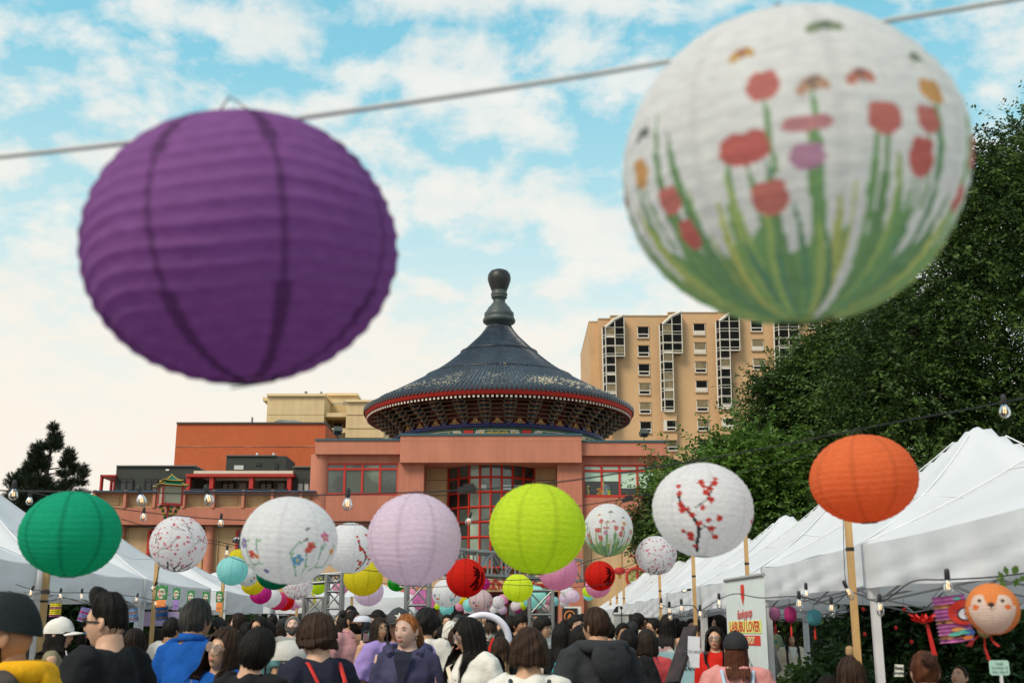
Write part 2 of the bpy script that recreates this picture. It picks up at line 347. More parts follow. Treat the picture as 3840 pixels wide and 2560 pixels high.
for py in (2224, 2262): z = XZ(1900, py, 51)[1]; f.box((XZ(1560, 2200, 51)[0], 51.04, z - .05), (XZ(2060, 2200, 51)[0], 51.14, z + .05))
f.build('door_frame', flat('dark_red_frame', (.20, .03, .025)), CC)
for px in (1600, 1665, 1765, 1820, 1930, 2035):
    x, z = XZ(px, 2260, 51.1); g = MB(); g.quad((x - .26, 51.12, .1), (x + .26, 51.12, .1), (x + .26, 51.12, z), (x - .26, 51.12, z)); g.build('door_pane', GL1, CC)
# lower right: beige wall, chinatown notice and round fan emblem
wall(2181, 1956, 2620, 2375, 50.5, 51, 'lower_wall', BEIGE, CC, 2160)
wall(2181, 2120, 2203, 2375, 50.35, 50.8, 'pier', TERRA2, CC, 2250)
for q in ((2215, 1975, 2218, 2110), (2330, 1975, 2333, 2140)): wall(*q, 50.49, 50.6, 'joint_line', flat('dark_joint', (.18, .12, .07)), CC)
# left lower wing ------------------------------------------------
wall(345, 1838, 1181, 1843, 49.75, 50.9, 'coping', flat('blue_coping', (.03, .075, .14), .5), CC, 1870)
wall(345, 1843, 1181, 1850, 49.95, 50.8, 'parapet_rail', TERRA, CC, 1870)
wall(345, 1850, 1181, 1903, 50.2, 50.8, 'parapet', BEIGE, CC, 1870)
for px in (352, 467, 577, 688, 799, 910, 1020, 1128): wall(px - 5, 1836, px + 5, 1903, 49.85, 50.7, 'post', TERRA, CC, 1870)
for a, b_ in zip((352, 467, 577, 688, 799, 910, 1020), (467, 577, 688, 799, 910, 1020, 1128)):
    x0, z1 = XZ(a + 20, 1864, 50.19); x1, z0 = XZ(b_ - 20, 1893, 50.19); fr = MB(); t = .02
    for q in (((x0, z0), (x1, z0 + t)), ((x0, z1 - t), (x1, z1)), ((x0, z0), (x0 + t, z1)), ((x1 - t, z0), (x1, z1))): fr.box((q[0][0], 50.17, q[0][1]), (q[1][0], 50.2, q[1][1]))
    fr.build('panel_trim', flat('beige_trim', (.50, .33, .17)), CC)
wall(345, 1903, 1181, 1966, 49.9, 50.8, 'band', TERRA2, CC, 1935)
wall(345, 1966, 1500, 1970, 50.1, 50.8, 'shadow_ledge', flat('painted_shadow', (.12, .06, .04)), CC, 1968)  # dark colour paints in the shade below the terracotta band
wall(345, 1970, 1500, 2375, 50.5, 51, 'lower_wall', BEIGE, CC, 2100)
for px in (452, 787, 1130): x, z = XZ(px, 1967, 50.3); c = MB(); c.lathe([(.20, 0), (.20, z)], (x, 50.35, 0), 20); c.build('column', TERRA, CC)
for (a, b_) in ((478, 600), (630, 755), (818, 935), (950, 1100)):
    x0, z1 = XZ(a, 1978, 50.45); x1, z0 = XZ(b_, 2140, 50.45); fr = MB()
    for q in (((x0, z0), (x1, z0 + .04)), ((x0, z1 - .04), (x1, z1)), ((x0, z0), (x0 + .04, z1)), ((x1 - .04, z0), (x1, z1))): fr.box((q[0][0], 50.42, q[0][1]), (q[1][0], 50.5, q[1][1]))
    fr.build('panel_trim', flat('beige_trim', (.50, .33, .17)), CC)
for (a, b_) in ((560, 640), (890, 945)):
    x0, z1 = XZ(a, 1990, 50.4); x1, z0 = XZ(b_, 2150, 50.4); f = MB(); t = .05
    for xx in (x0, (x0 + x1) / 2, x1): f.box((xx - t, 50.36, z0), (xx + t, 50.44, z1))
    for zz in (z0, z1, (z0 + z1) / 2): f.box((x0, 50.35, zz - t), (x1, 50.43, zz + t))
    fo = f.build('window', REDF, CC); g = MB(); g.quad((x0, 50.41, z0), (x1, 50.41, z0), (x1, 50.41, z1), (x0, 50.41, z1)); g.build('pane', GL2, fo)
# roof slab behind the parapets
b = MB(); b.box((XZ(1185, REF)[0], 53.05, 0), (XZ(2500, REF)[0], 70, 9.4)); b.build('rear_block', TERRA2, CC)
# ---- rotunda
YC = 62.0; RX = PY(1871, 1450, YC).x
def zy(zpy):   # elevation at the rotunda axis for a row in the close-up (scale 2.178, from y=980)
    py = 980 + zpy / 2.178; return YC * tan(PITCH + atan((1280 - py) / FPX)) + 1.6
UZ = .00684
EAVE_Z = 13.22; RE = .1175 * YC
roofprof = [(.62, 18.45), (.684, 18.18), (1.03, 17.66), (1.42, 17.25), (1.88, 16.79), (2.43, 16.30), (3.06, 15.78), (3.7, 15.33), (4.34, 14.93), (5.08, 14.50), (6.05, 13.96), (6.7, 13.60), (RE, EAVE_Z)]
def interp(prof, n):
    prof = [Vector((r, z)) for r, z in prof]; L_ = [0]
    for a, b_ in zip(prof, prof[1:]): L_.append(L_[-1] + (b_ - a).length)
    out = []
    for k in range(n + 1):
        s = L_[-1] * k / n; i = max(j for j in range(len(L_)) if L_[j] <= s + 1e-9); i = min(i, len(prof) - 2)
        u = (s - L_[i]) / (L_[i + 1] - L_[i]); p0 = prof[max(i - 1, 0)]; p1 = prof[i]; p2 = prof[i + 1]; p3 = prof[min(i + 2, len(prof) - 1)]
        out.append(.5 * ((2 * p1) + (p2 - p0) * u + (2 * p0 - 5 * p1 + 4 * p2 - p3) * u * u + (3 * p1 - p0 - 3 * p2 + p3) * u ** 3))
    return out
def tilemat():
    m = mat('blue_glazed_tile', (.022, .032, .048), .30, .35, 3.0, .25, 30, spec=.6)
    N = m.node_tree.nodes; L = m.node_tree.links; b = N['Principled BSDF']; old = b.inputs['Base Color'].links[0].from_socket
    t = N.new('ShaderNodeTexCoord'); s = N.new('ShaderNodeSeparateXYZ'); L.new(t.outputs['Object'], s.inputs[0])
    # weathered glaze and lichen: patches in the courses just above the eave
    n = N.new('ShaderNodeTexNoise'); n.inputs['Scale'].default_value = 5.5; n.inputs['Detail'].default_value = 5; n.inputs['Roughness'].default_value = .7; L.new(t.outputs['Object'], n.inputs['Vector'])
    n2 = N.new('ShaderNodeTexNoise'); n2.inputs['Scale'].default_value = .55; L.new(t.outputs['Object'], n2.inputs['Vector'])
    zr = N.new('ShaderNodeMapRange'); zr.inputs[1].default_value = EAVE_Z + .15; zr.inputs[2].default_value = EAVE_Z + .45; zr.inputs[3].default_value = 0; zr.inputs[4].default_value = .13; L.new(s.outputs[2], zr.inputs[0])
    zr2 = N.new('ShaderNodeMapRange'); zr2.inputs[1].default_value = EAVE_Z + .9; zr2.inputs[2].default_value = EAVE_Z + 1.5; zr2.inputs[3].default_value = 0; zr2.inputs[4].default_value = -.16; L.new(s.outputs[2], zr2.inputs[0])
    a = N.new('ShaderNodeMath'); L.new(n.outputs[0], a.inputs[0]); L.new(zr.outputs[0], a.inputs[1])
    a2 = N.new('ShaderNodeMath'); L.new(a.outputs[0], a2.inputs[0]); L.new(zr2.outputs[0], a2.inputs[1])
    a3 = N.new('ShaderNodeMath'); a3.operation = 'MULTIPLY_ADD'; L.new(n2.outputs[0], a3.inputs[0]); a3.inputs[1].default_value = .35; L.new(a2.outputs[0], a3.inputs[2])
    r = N.new('ShaderNodeValToRGB'); r.color_ramp.elements[0].position = .835; r.color_ramp.elements[1].position = .90; L.new(a3.outputs[0], r.inputs[0])
    mx = N.new('ShaderNodeMix'); mx.data_type = 'RGBA'; L.new(r.outputs[0], mx.inputs[0]); L.new(old, mx.inputs[6]); mx.inputs[7].default_value = (.42, .37, .25, 1); L.new(mx.outputs[2], b.inputs['Base Color']); return m
TILE = tilemat()
def rotunda_roof():
    pts = interp(roofprof, 46); b = MB(); b.lathe([(p.x, p.y) for p in pts], (RX, YC, 0), 120); b.build('roof', TILE, CC)
    arr = MB().v
    def ribs(i0, i1, n, w, name):
        V = []; F = []; q = pts[i0:i1 + 1]
        nor = []
        for i in range(len(q)):
            d = q[min(i + 1, len(q) - 1)] - q[max(i - 1, 0)]; d.normalize(); nor.append(Vector((-d.y, d.x)) if d.x > 0 else Vector((d.y, -d.x)))
        for k in range(n):
            a = 2 * pi * k / n; er = Vector((sin(a), -cos(a))); et = Vector((cos(a), sin(a))); o = len(V)
            for p, nn in zip(q, nor):
                ww = min(w, p.x * 2 * pi / n * .30)
                for (u, h) in ((-1, -.02), (-.75, .7), (0, 1.05), (.75, .7), (1, -.02)):
                    rr = p.x + nn.x * h * ww; zz = p.y + nn.y * h * ww; xy = er * rr + et * (u * ww); V.append((RX + xy.x - 0, YC + xy.y - 51, zz))
            for i in range(len(q) - 1):
                for c in range(4): F.append((o + i * 5 + c, o + i * 5 + c + 1, o + (i + 1) * 5 + c + 1, o + (i + 1) * 5 + c))
        me = npmesh(name, V, F); me.materials.append(TILE); o = link(name, me, CC); tag(o, kind='stuff')
    ribs(26, 46, 190, .065, 'tile_ridges'); ribs(13, 26, 190, .06, 'tile_ridges'); ribs(1, 13, 110, .055, 'tile_ridges')
    # the two rings where the courses change
    for i in (13, 26):
        b = MB(); p = pts[i]
        b.lathe([(p.x - .02, p.y - .02), (p.x + .04, p.y + .0), (p.x + .03, p.y + .05), (p.x - .05, p.y + .05)], (RX, YC, 0), 120); b.build('ring_course', TILE, CC)
    # knobs along the ring courses and eave tiles
    kn = MB()
    for i, n in ((13, 60), (26, 110), (42, 190)):
        p = pts[i]
        for k in range(n):
            a = -pi * .62 + pi * 1.24 * k / n; kn.ell((RX + (p.x + .02) * sin(a), YC - (p.x + .02) * cos(a), p.y + .07), (.03, .03, .04), 6)
    tag(kn.build('tile_knobs', TILE, CC), kind='stuff')
    # one round eave tile with its drip, copied round the part of the eave in view
    t = MB(); t.lathe([(0, 0), (.085, 0), (.085, .05), (0, .05)], n=12, smooth=False)
    tt = MB()
    for (x, y, z) in t.v: tt.v.append((x, -z, y))
    tt.f = [tuple(reversed(f)) for f in t.f]; tt.m = t.m; tt.sm = t.sm
    tt.prism([(-.1 + .105, -.06), (.03, -.15), (.075 + .03, -.19), (.18, -.15), (.2, -.06), (.1, -.03)], -.03, .0)
    me = tt.mesh('eave_tile'); me.materials.append(TILE); n = 190
    for k in range(n):
        a = 2 * pi * k / n
        if cos(a) < -.35: continue
        o = bpy.data.objects.new('eave_tile', me); C.objects.link(o); o.parent = CC; o.location = (RX + (RE + .02) * sin(a), YC - (RE + .02) * cos(a) - 51, EAVE_Z + .03); o.rotation_euler = (0, 0, a)
    # red eave board, rafters
    b = MB(); b.lathe([(RE - .02, EAVE_Z - .05), (RE - .05, EAVE_Z - .32), (RE - .16, EAVE_Z - .33)], (RX, YC, 0), 120); b.build('eave_board', flat('vermilion_board', (.50, .030, .018), .6), CC)
    r = MB(); n = 196
    for k in range(n):
        a = 2 * pi * k / n
        if cos(a) < -.35: continue
        er = Vector((sin(a), -cos(a), 0)); et = Vector((cos(a), sin(a), 0)); M = Matrix((er, et, Vector((0, 0, 1)))).transposed()
        dd = Vector((er.x, er.y, -.16)).normalized(); M2 = Matrix((dd, et, dd.cross(et) * -1)).transposed()
        c = Vector((RX, YC, EAVE_Z - .42)) + er * (RE - .12 - .55); r.obox(c + Vector((0, 0, .08)), .55, .05, .05, Matrix((Vector((er.x, er.y, -.14)).normalized(), et, Vector((er.x * .14, er.y * .14, 1)).normalized())).transposed(), 0)
        e = Vector((RX, YC, EAVE_Z - .418)) + er * (RE - .125); r.obox(e, .012, .052, .055, M, 1)
    tag(r.build('rafters', [mat('dark_red_rafter', (.14, .022, .015), .6, .2, 5), flat('white_rafter_end', (.62, .57, .48))], CC), kind='stuff')
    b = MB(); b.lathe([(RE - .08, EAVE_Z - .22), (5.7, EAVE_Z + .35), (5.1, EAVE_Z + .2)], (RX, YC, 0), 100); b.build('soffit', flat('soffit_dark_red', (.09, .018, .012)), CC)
rotunda_roof()
# finial
fp = [(0, 68), (40, 70), (70, 82), (90, 108), (96, 140), (92, 165), (78, 205), (64, 240), (60, 255), (67, 262), (68, 280), (60, 290), (66, 295), (60, 303), (50, 308), (50, 340), (58, 345), (66, 352), (72, 366), (86, 376), (92, 388), (100, 398), (104, 408), (110, 416), (120, 424), (121, 455), (118, 460), (130, 472), (134, 485), (130, 500), (112, 512), (98, 522), (94, 545)]
prof = [(r * UZ, zy(y)) for r, y in fp]; b = MB()
b.lathe(prof[7:0:-1] + [(0.001, prof[0][1])], (RX, YC, 0), 40); b.build('finial_ball', mat('bronze_dark', (.035, .038, .034), .45, .2, 2, metal=.2), CC)
b = MB(); b.lathe(list(reversed(prof[7:])), (RX, YC, 0), 40); b.build('finial_base', mat('verdigris_slate', (.060, .078, .074), .5, .12, 3), CC)
# drum with painted band
RD = 5.6; ZD1 = 11.73
DG = flat('bracket_green', (.012, .030, .022), .5); DO = flat('bracket_outline', (.34, .27, .15)); DR = flat('bracket_red', (.20, .035, .015)); DBL = mat('painted_blue', (.012, .022, .12), .5, .3, 5); DGN = flat('painted_green', (.02, .12, .06)); DY = flat('painted_gold', (.62, .42, .06)); DW = flat('painted_white', (.62, .60, .50)); DRD = flat('painted_red', (.55, .03, .02)); DOR = mat('painted_orange', (.50, .085, .02), .5, .2, 8)
b = MB(); b.lathe([(RD, 9.0), (RD, ZD1 + .05)], (RX, YC, 0), 120); b.build('drum', DBL, CC)
b = MB(); b.lathe([(RD + .1, ZD1 - .22), (RD + .14, ZD1 - .2), (RD + .14, ZD1 - .02), (RD + .1, ZD1), (RD - .1, ZD1)], (RX, YC, 0), 120); b.build('beam', DBL, CC)
b = MB(); b.lathe([(RD + .03, ZD1 - .30), (RD + .08, ZD1 - .28), (RD + .08, ZD1 - .225)], (RX, YC, 0), 120); b.build('green_moulding', DGN, CC)
b = MB(); b.lathe([(RD - .25, ZD1 + .0), (RD - .22, ZD1 + 1.6)], (RX, YC, 0), 100); b.build('drum_upper', DR, CC)
def dpt(a, z, r): return (RX + r * sin(a), YC - r * cos(a), z)
def dquad(mb, a0, z0, a1, z1, r, mi):
    k = 3
    for i in range(k):
        u, w = a0 + (a1 - a0) * i / k, a0 + (a1 - a0) * (i + 1) / k; mb.quad(dpt(u, z0, r), dpt(w, z0, r), dpt(w, z1, r), dpt(u, z1, r), mi)
band = MB(); zt, zb = ZD1 - .31, ZD1 - .95
for k in range(-4, 5):
    a = radians(30) * k; w = .12
    dquad(band, a - .135, zb, a + .135, zt, RD + .012, 5)                              # medallion: white, green, gold
    dquad(band, a - .115, zb + .02, a + .115, zt - .04, RD + .018, 2)
    for j in range(10):
        aa = a + (j - 4.5) * .021; dquad(band, aa - .008, zb + .12 + .1 * (j % 2), aa + .008, zt - .14 + .03 * (j % 3), RD + .024, 4)
    for s in (-1, 1):
        for j in range(3):
            aa = a + s * (.150 + .016 * j); band.add([dpt(aa - .004, zt, RD + .016), dpt(aa + .004, zt, RD + .016), dpt(aa + .004 + s * .02, (zt + zb) / 2, RD + .016), dpt(aa - .004 + s * .02, (zt + zb) / 2, RD + .016), dpt(aa + .004, zb, RD + .016), dpt(aa - .004, zb, RD + .016)], [(0, 1, 2, 3), (3, 2, 4, 5)], 5)
    a += radians(15)
    dquad(band, a - .045, zb, a + .045, zt, RD + .014, 6); dquad(band, a - .04, zb, a + .04, zt - .24, RD + .02, 4)
    for j in (-2, -1, 0, 1, 2): dquad(band, a + j * .016 - .002, zb, a + j * .016 + .002, zt - .2, RD + .026, 6)
    for s in (-1, 1):
        dquad(band, a + s * .057 - .010, zb, a + s * .057 + .010, zt, RD + .014, 2); dquad(band, a + s * .078 - .004, zb, a + s * .078 + .004, zt, RD + .014, 5)
        c = a + s * .115; dquad(band, c - .022, zb, c + .022, zt, RD + .014, 5); dquad(band, c - .012, zb + .1, c + .012, zt - .1, RD + .02, 4)
        for q in range(4): dquad(band, c - .02, zb + .05 + q * .16, c + .02, zb + .07 + q * .16, RD + .018, 0)
tag(band.build('painted_frieze', [DBL, DG, DGN, DO, DY, DW, DRD], CC), kind='stuff')
# bracket sets: one built, the rest copies round the drum
def bracket():
    b = MB()
    for t in range(6):
        out = .02 + .21 * t; z = .10 + .175 * t; w = .20 + .045 * t if t < 4 else .33
        # arm pointing outwards, beak turned up
        b.box((-.05, -out - .26, z), (.05, .1, z + .10), 0); b.box((-.055, -out - .27, z - .012), (.055, -out + .02, z + .006), 1)
        for s in (-1, 1):
            # crosswise arm: boat shape, light outline
            pr = [(s * 0, z + .02), (s * w * .8, z + .02), (s * w, z + .10), (s * w, z + .16), (s * (w - .09), z + .16), (s * (w - .1), z + .12), (s * 0, z + .12)]
            if s < 0: pr = pr[::-1]
            b.prism(pr, -out - .10, -out - .02, 0)
            ol = [(s * .0, z + .018), (s * w * .8, z + .018), (s * w, z + .10)]
            b.tube([(x, -out - .105, zz) for x, zz in ol], .010, 4, 1, smooth=False)
            b.tube([(s * w, -out - .105, z + .10), (s * w, -out - .105, z + .165), (s * (w - .09), -out - .105, z + .165)], .009, 4, 1, smooth=False)
            b.box((s * w - s * .10, -out - .11, z + .165), (s * w, -out - .01, z + .20), 2)
            if t % 2 == 0: b.box((s * .05, -out - .06, z + .03), (s * w * .55, -out - .12, z + .10), 2)
        b.box((-.08, -out - .16, z + .11), (.08, -out - .02, z + .15), 3)
    b.prism([(-.1, -.02), (.1, -.02), (.15, .08), (-.15, .08)], -.15, .1, 3); b.tube([(-.1, -.155, -.02), (.1, -.155, -.02), (.15, -.155, .08)], .01, 4, 1)
    me = b.mesh('bracket'); [me.materials.append(m) for m in (DG, DO, DR, DBL)]
    p = MB(); pr = [(-.29, 0), (.29, 0), (.24, .07), (.12, .13), (.07, .25), (0, .36), (-.07, .25), (-.12, .13), (-.24, .07)]
    p.prism(pr, -.02, .02, 0); q = [(x * 1.0, z) for x, z in pr]
    p.tube([(x, -.03, z) for x, z in q[1:]] + [(q[1][0], -.03, q[1][1])], .012, 4, 1, smooth=False)
    for (x, z) in ((-.045, .09), (.045, .09), (0, .17)): p.ell((x, -.035, z), (.035, .012, .035), 8, 2)
    p.ell((0, -.022, .12), (.11, .004, .12), 10, 3)
    me2 = p.mesh('flame_panel'); [me2.materials.append(m) for m in (DOR, DO, DBL, DY)]
    n = 32
    for k in range(n):
        a = 2 * pi * (k + .5) / n
        if cos(a) < -.3: continue
        o = bpy.data.objects.new('bracket', me); C.objects.link(o); o.parent = CC; o.location = (RX + (RD - .02) * sin(a), YC - (RD - .02) * cos(a) - 51, ZD1 + .02); o.rotation_euler = (0, 0, a)
        a = 2 * pi * k / n
        o = bpy.data.objects.new('flame_panel', me2); C.objects.link(o); o.parent = CC; o.location = (RX + (RD + .02) * sin(a), YC - (RD + .02) * cos(a) - 51, ZD1); o.rotation_euler = (0, 0, a)
    for t in range(5):
        b = MB(); r = RD + .15 + .21 * t; z = ZD1 + .30 + .175 * t; b.lathe([(r, z), (r + .05, z), (r + .05, z + .04), (r, z + .04)], (RX, YC, 0), 100, 0); b.lathe([(r + .052, z), (r + .052, z + .012)], (RX, YC, 0), 100, 1); b.build('ring_beam', [DG, DO], CC)
bracket()
# roof lamps on the parapets
def roof_lamp(px, py, ptop, lab):
    q = PY(px, py, 50.3); t = PY(px, ptop, 50.3); h = t.z - q.z
    r = empty('floodlight', (q.x, q.y, q.z), lab, 'floodlight', 'floodlights on the parapet')
    b = MB(); b.tube([(0, 0, 0), (0, 0, h * .45)], .02, 6); b.box((-.12, -.03, h * .4), (-.09, .03, h * .7)); b.box((.09, -.03, h * .4), (.12, .03, h * .7)); b.box((-.12, -.03, h * .38), (.12, .03, h * .43)); b.build('bracket_arm', flat('lamp_dark', (.03, .03, .03)), r, org=(0, 0, 0))
    b = MB(); M = Euler((radians(-35), 0, radians(20))).to_matrix(); b.obox((0, 0, h * .75), .17, .12, .11, M); b.obox(Vector((0, 0, h * .75)) + M @ Vector((0, -.13, 0)), .19, .02, .13, M); b.build('lamp_head', flat('lamp_grey', (.06, .065, .06)), r, org=(0, 0, 0))
roof_lamp(1265, 1645, 1605, 'grey floodlight on the parapet left of the temple roof, before the pale block'); roof_lamp(2415, 1651, 1616, 'grey floodlight on the parapet right of the temple roof, before the brick tower')
# ---------------------------------------------------------------- brick building behind, left
def simple_block(name, lab, cat, Y, depth, parts):
    root = empty(name, (parts[0][4], Y + .5, 0) if len(parts[0]) > 4 else (PY(parts[0][0], 1700, Y).x, Y + .5, 0), lab, cat); return root
BR = empty('brick_building', (PY(930, 1700, 75).x, 75.5, 0), 'long orange brick building with a blank wall and dark coping', 'building')
BRK = bpy.data.materials.new('orange_brick'); MATS['orange_brick'] = BRK; BRK.use_nodes = True
def brickmat(m, c1, c2, mort, sc, rough=.85):
    N = m.node_tree.nodes; L = m.node_tree.links; b = N['Principled BSDF']; b.inputs['Roughness'].default_value = rough
    t = N.new('ShaderNodeTexCoord'); mp = N.new('ShaderNodeMapping'); mp.inputs['Rotation'].default_value = (pi / 2, 0, 0); L.new(t.outputs['Object'], mp.inputs[0])
    k = N.new('ShaderNodeTexBrick'); k.inputs['Color1'].default_value = (*c1, 1); k.inputs['Color2'].default_value = (*c2, 1); k.inputs['Mortar'].default_value = (*mort, 1)
    k.inputs['Scale'].default_value = sc; k.inputs['Mortar Size'].default_value = .012; k.inputs['Brick Width'].default_value = .5; k.inputs['Row Height'].default_value = .2; L.new(mp.outputs[0], k.inputs['Vector'])
    n = N.new('ShaderNodeTexNoise'); n.inputs['Scale'].default_value = .35; n.inputs['Detail'].default_value = 6; L.new(t.outputs['Object'], n.inputs['Vector'])
    r = N.new('ShaderNodeValToRGB'); r.color_ramp.elements[0].color = (.91, .89, .87, 1); r.color_ramp.elements[1].color = (1.02, 1.01, 1.0, 1); r.color_ramp.elements[0].position = .3; r.color_ramp.elements[1].position = .7; L.new(n.outputs[0], r.inputs[0])
    x = N.new('ShaderNodeMix'); x.data_type = 'RGBA'; x.blend_type = 'MULTIPLY'; x.inputs[0].default_value = 1; L.new(k.outputs[0], x.inputs[6]); L.new(r.outputs[0], x.inputs[7]); L.new(x.outputs[2], b.inputs['Base Color'])
    bp = N.new('ShaderNodeBump'); bp.inputs['Strength'].default_value = .3; bp.inputs['Distance'].default_value = .02; L.new(k.outputs['Fac'], bp.inputs['Height']); bp.invert = True; L.new(bp.outputs[0], b.inputs['Normal'])
brickmat(BRK, (.52, .105, .030), (.46, .085, .024), (.44, .16, .07), 2.6)
wall(656, 1587, 1217, 1800, 75, 90, 'wall', BRK, BR, 1690); wall(654, 1582, 1219, 1588, 74.9, 90, 'coping', flat('dark_metal', (.06, .06, .055)), BR, 1690)
wall(656, 1673, 1180, 1674.5, 74.97, 75.1, 'mortar_streak', mat('efflorescence', (.5, .3, .2), .9, .35, .9, stretch=(1, 1, 1)), BR, 1690)
wall(942, 1563, 947, 1582, 75, 75.2, 'vent_pipe', flat('grey_metal', (.2, .2, .2)), BR)
b = MB(); x0, z0 = XZ(1018, 1586, 76); x1, z1 = XZ(1150, 1564, 76); w = .9
b.add([(x0, 76, z0), (x1, 76, z0), (x1, 80, z0), (x0, 80, z0), (x0 + w * .3, 77, z1), (x1 - w, 77, z1), (x1 - w, 79, z1), (x0 + w * .3, 79, z1)], [(0, 1, 5, 4), (1, 2, 6, 5), (3, 0, 4, 7), (4, 5, 6, 7)])
for k in range(26):
    u = k / 26; xa = x0 + (x1 - x0) * u; xb = x0 + .27 + (x1 - w - x0 - .27) * u; b.tube([(xa, 75.99, z0), (xb, 76.99, z1)], .02, 4)
b.build('ribbed_vent_roof', flat('ribbed_metal', (.25, .24, .20)), BR)
DK = mat('dark_green_render', (.040, .046, .040), .8, .06, 2, .1, 60)
PH = empty('rooftop_penthouse', (PY(960, 1700, 70).x, 71, 7), 'dark rooftop plant room with louvres in front of the orange brick wall', 'penthouse')
wall(848, 1709, 1072, 1766, 70, 73, 'wall', DK, PH, 1735); wall(846, 1705, 1034, 1709, 69.9, 73, 'coping', flat('grey_coping', (.12, .125, .12)), PH, 1735)
for q in ((878, 1744, 913, 1760), (960, 1733, 979, 1745), (1031, 1735, 1043, 1756)): wall(*q, 69.95, 70.1, 'louvre', flat('pale_metal' if q[0] == 878 else 'black_louvre', (.55, .55, .52) if q[0] == 878 else (.02, .02, .02)), PH)
for px in (963, 1025): wall(px - 3, 1697, px + 3, 1705, 70.2, 70.5, 'roof_vent', flat('white_vent', (.7, .7, .68)), PH)
# ---------------------------------------------------------------- pale block behind
PB = empty('pale_apartment_block', (PY(1200, 1600, 88).x, 89, 0), 'cream apartment block rising behind the brick building and the temple roof', 'building')
PAL = mat('cream_stucco', (.66, .50, .28), .85, .05, .5, .15, 40, streak=.12); PAL2 = mat('cream_stucco_trim', (.74, .57, .33), .85, .04)
wall(1000, 1484, 1215, 1640, 88, 100, 'wall', PAL, PB, 1560); wall(996, 1475, 1218, 1484, 87.8, 100, 'cornice', PAL2, PB, 1560); wall(982, 1488, 1003, 1502, 88.5, 92, 'roof_overhang', PAL2, PB, 1560)
wall(1215, 1482, 1338, 1520, 92, 100, 'wall', PAL, PB, 1560); wall(1215, 1473, 1338, 1482, 91.8, 100, 'cornice', PAL2, PB, 1560)
wall(1215, 1520, 1298, 1640, 91, 100, 'recess_wall', mat('cream_recess', (.55, .39, .19), .85, .05), PB, 1560); wall(1215, 1547, 1298, 1562, 88.2, 92, 'balcony_slab', PAL, PB, 1560); wall(1215, 1605, 1298, 1622, 88.2, 92, 'balcony_slab', PAL, PB, 1560)
wall(1298, 1506, 1440, 1640, 88.1, 100, 'wall', PAL, PB, 1560); wall(1296, 1498, 1440, 1506, 87.9, 100, 'cornice', PAL2, PB, 1560)
for y in (1553, 1604): wall(1002, y, 1215, y + 1.5, 87.98, 88.1, 'joint_line', mat('cream_joint', (.50, .36, .18)), PB, 1560); wall(1299, y, 1440, y + 1.5, 88.05, 88.2, 'joint_line', mat('cream_joint', (.50, .36, .18)), PB, 1560)
for (a, b0, c, d) in ((1253, 1584, 1281, 1602), (1253, 1636, 1275, 1645)):
    f = wall(a, b0, c, d, 90.9, 91.1, 'window', flat('white_frame', (.55, .53, .48)), PB); g = MB()
    for k in range(2):
        xa, za = XZ(a + 1.5 + k * (c - a) / 2, b0 + 1.5, 90.88); xb, zb = XZ(a + (c - a) / 2 - 1 + k * (c - a) / 2, d - 1.5, 90.88); g = MB(); g.quad((xa, 90.88, zb), (xb, 90.88, zb), (xb, 90.88, za), (xa, 90.88, za)); g.build('pane', GL2, f)
b = MB()
xa, za = XZ(1236, 1512, 91.5); xb, zb = XZ(1296, 1524, 91.5)
for k in range(16): x = xa + (xb - xa) * k / 15; b.tube([(x, 91.4, zb), (x, 91.4, za)], .015, 4)
b.tube([(xa, 91.4, za), (xb, 91.4, za)], .03, 5); b.build('railing', flat('rail_grey', (.3, .3, .28)), PB)
wall(1286, 1504, 1297, 1524, 91.2, 91.6, 'louvre', flat('louvre_grey', (.28, .24, .18)), PB); wall(1142, 1466, 1150, 1475, 89, 89.4, 'roof_vent', flat('grey_metal', (.2, .2, .2)), PB); wall(1200, 1468, 1207, 1475, 89, 89.4, 'roof_vent', flat('grey_metal', (.2, .2, .2)), PB)
# ---------------------------------------------------------------- dark terraced block with the red porch
DB = empty('dark_terrace_block', (PY(760, 1800, 60).x, 60.5, 0), 'charcoal rendered block with red porch posts and a row of glazed doors', 'building')
REDP = flat('red_porch_paint', (.42, .028, .022), .5)
wall(433, 1748, 728, 1960, 60, 66, 'wall', DK, DB, 1800); wall(431, 1743.5, 730, 1748, 59.9, 66, 'coping', flat('grey_coping', (.12, .125, .12)), DB, 1800)
wall(1097, 1752, 1190, 1960, 60, 66, 'wall', DK, DB, 1800); wall(1095, 1747, 1192, 1752, 59.9, 66, 'coping', flat('grey_coping', (.12, .125, .12)), DB, 1800)
wall(728, 1776, 1097, 1960, 62.5, 66, 'porch_rear_wall', mat('grey_render', (.15, .15, .125), .85, .05), DB, 1800)
wall(726, 1764, 1098, 1775, 59.6, 66, 'porch_roof', flat('pale_fascia', (.60, .55, .44)), DB, 1775); wall(697, 1776, 1102, 1786, 59.4, 60.1, 'porch_beam', REDP, DB, 1780)
wall(621, 1758, 634, 1764, 59.95, 60.1, 'wall_light', flat('white_light_case', (.7, .7, .65)), DB)
for px in (704, 792, 941, 1084): wall(px - 8, 1785, px + 7, 1960, 59.5, 59.9, 'porch_post', REDP, DB, 1820)
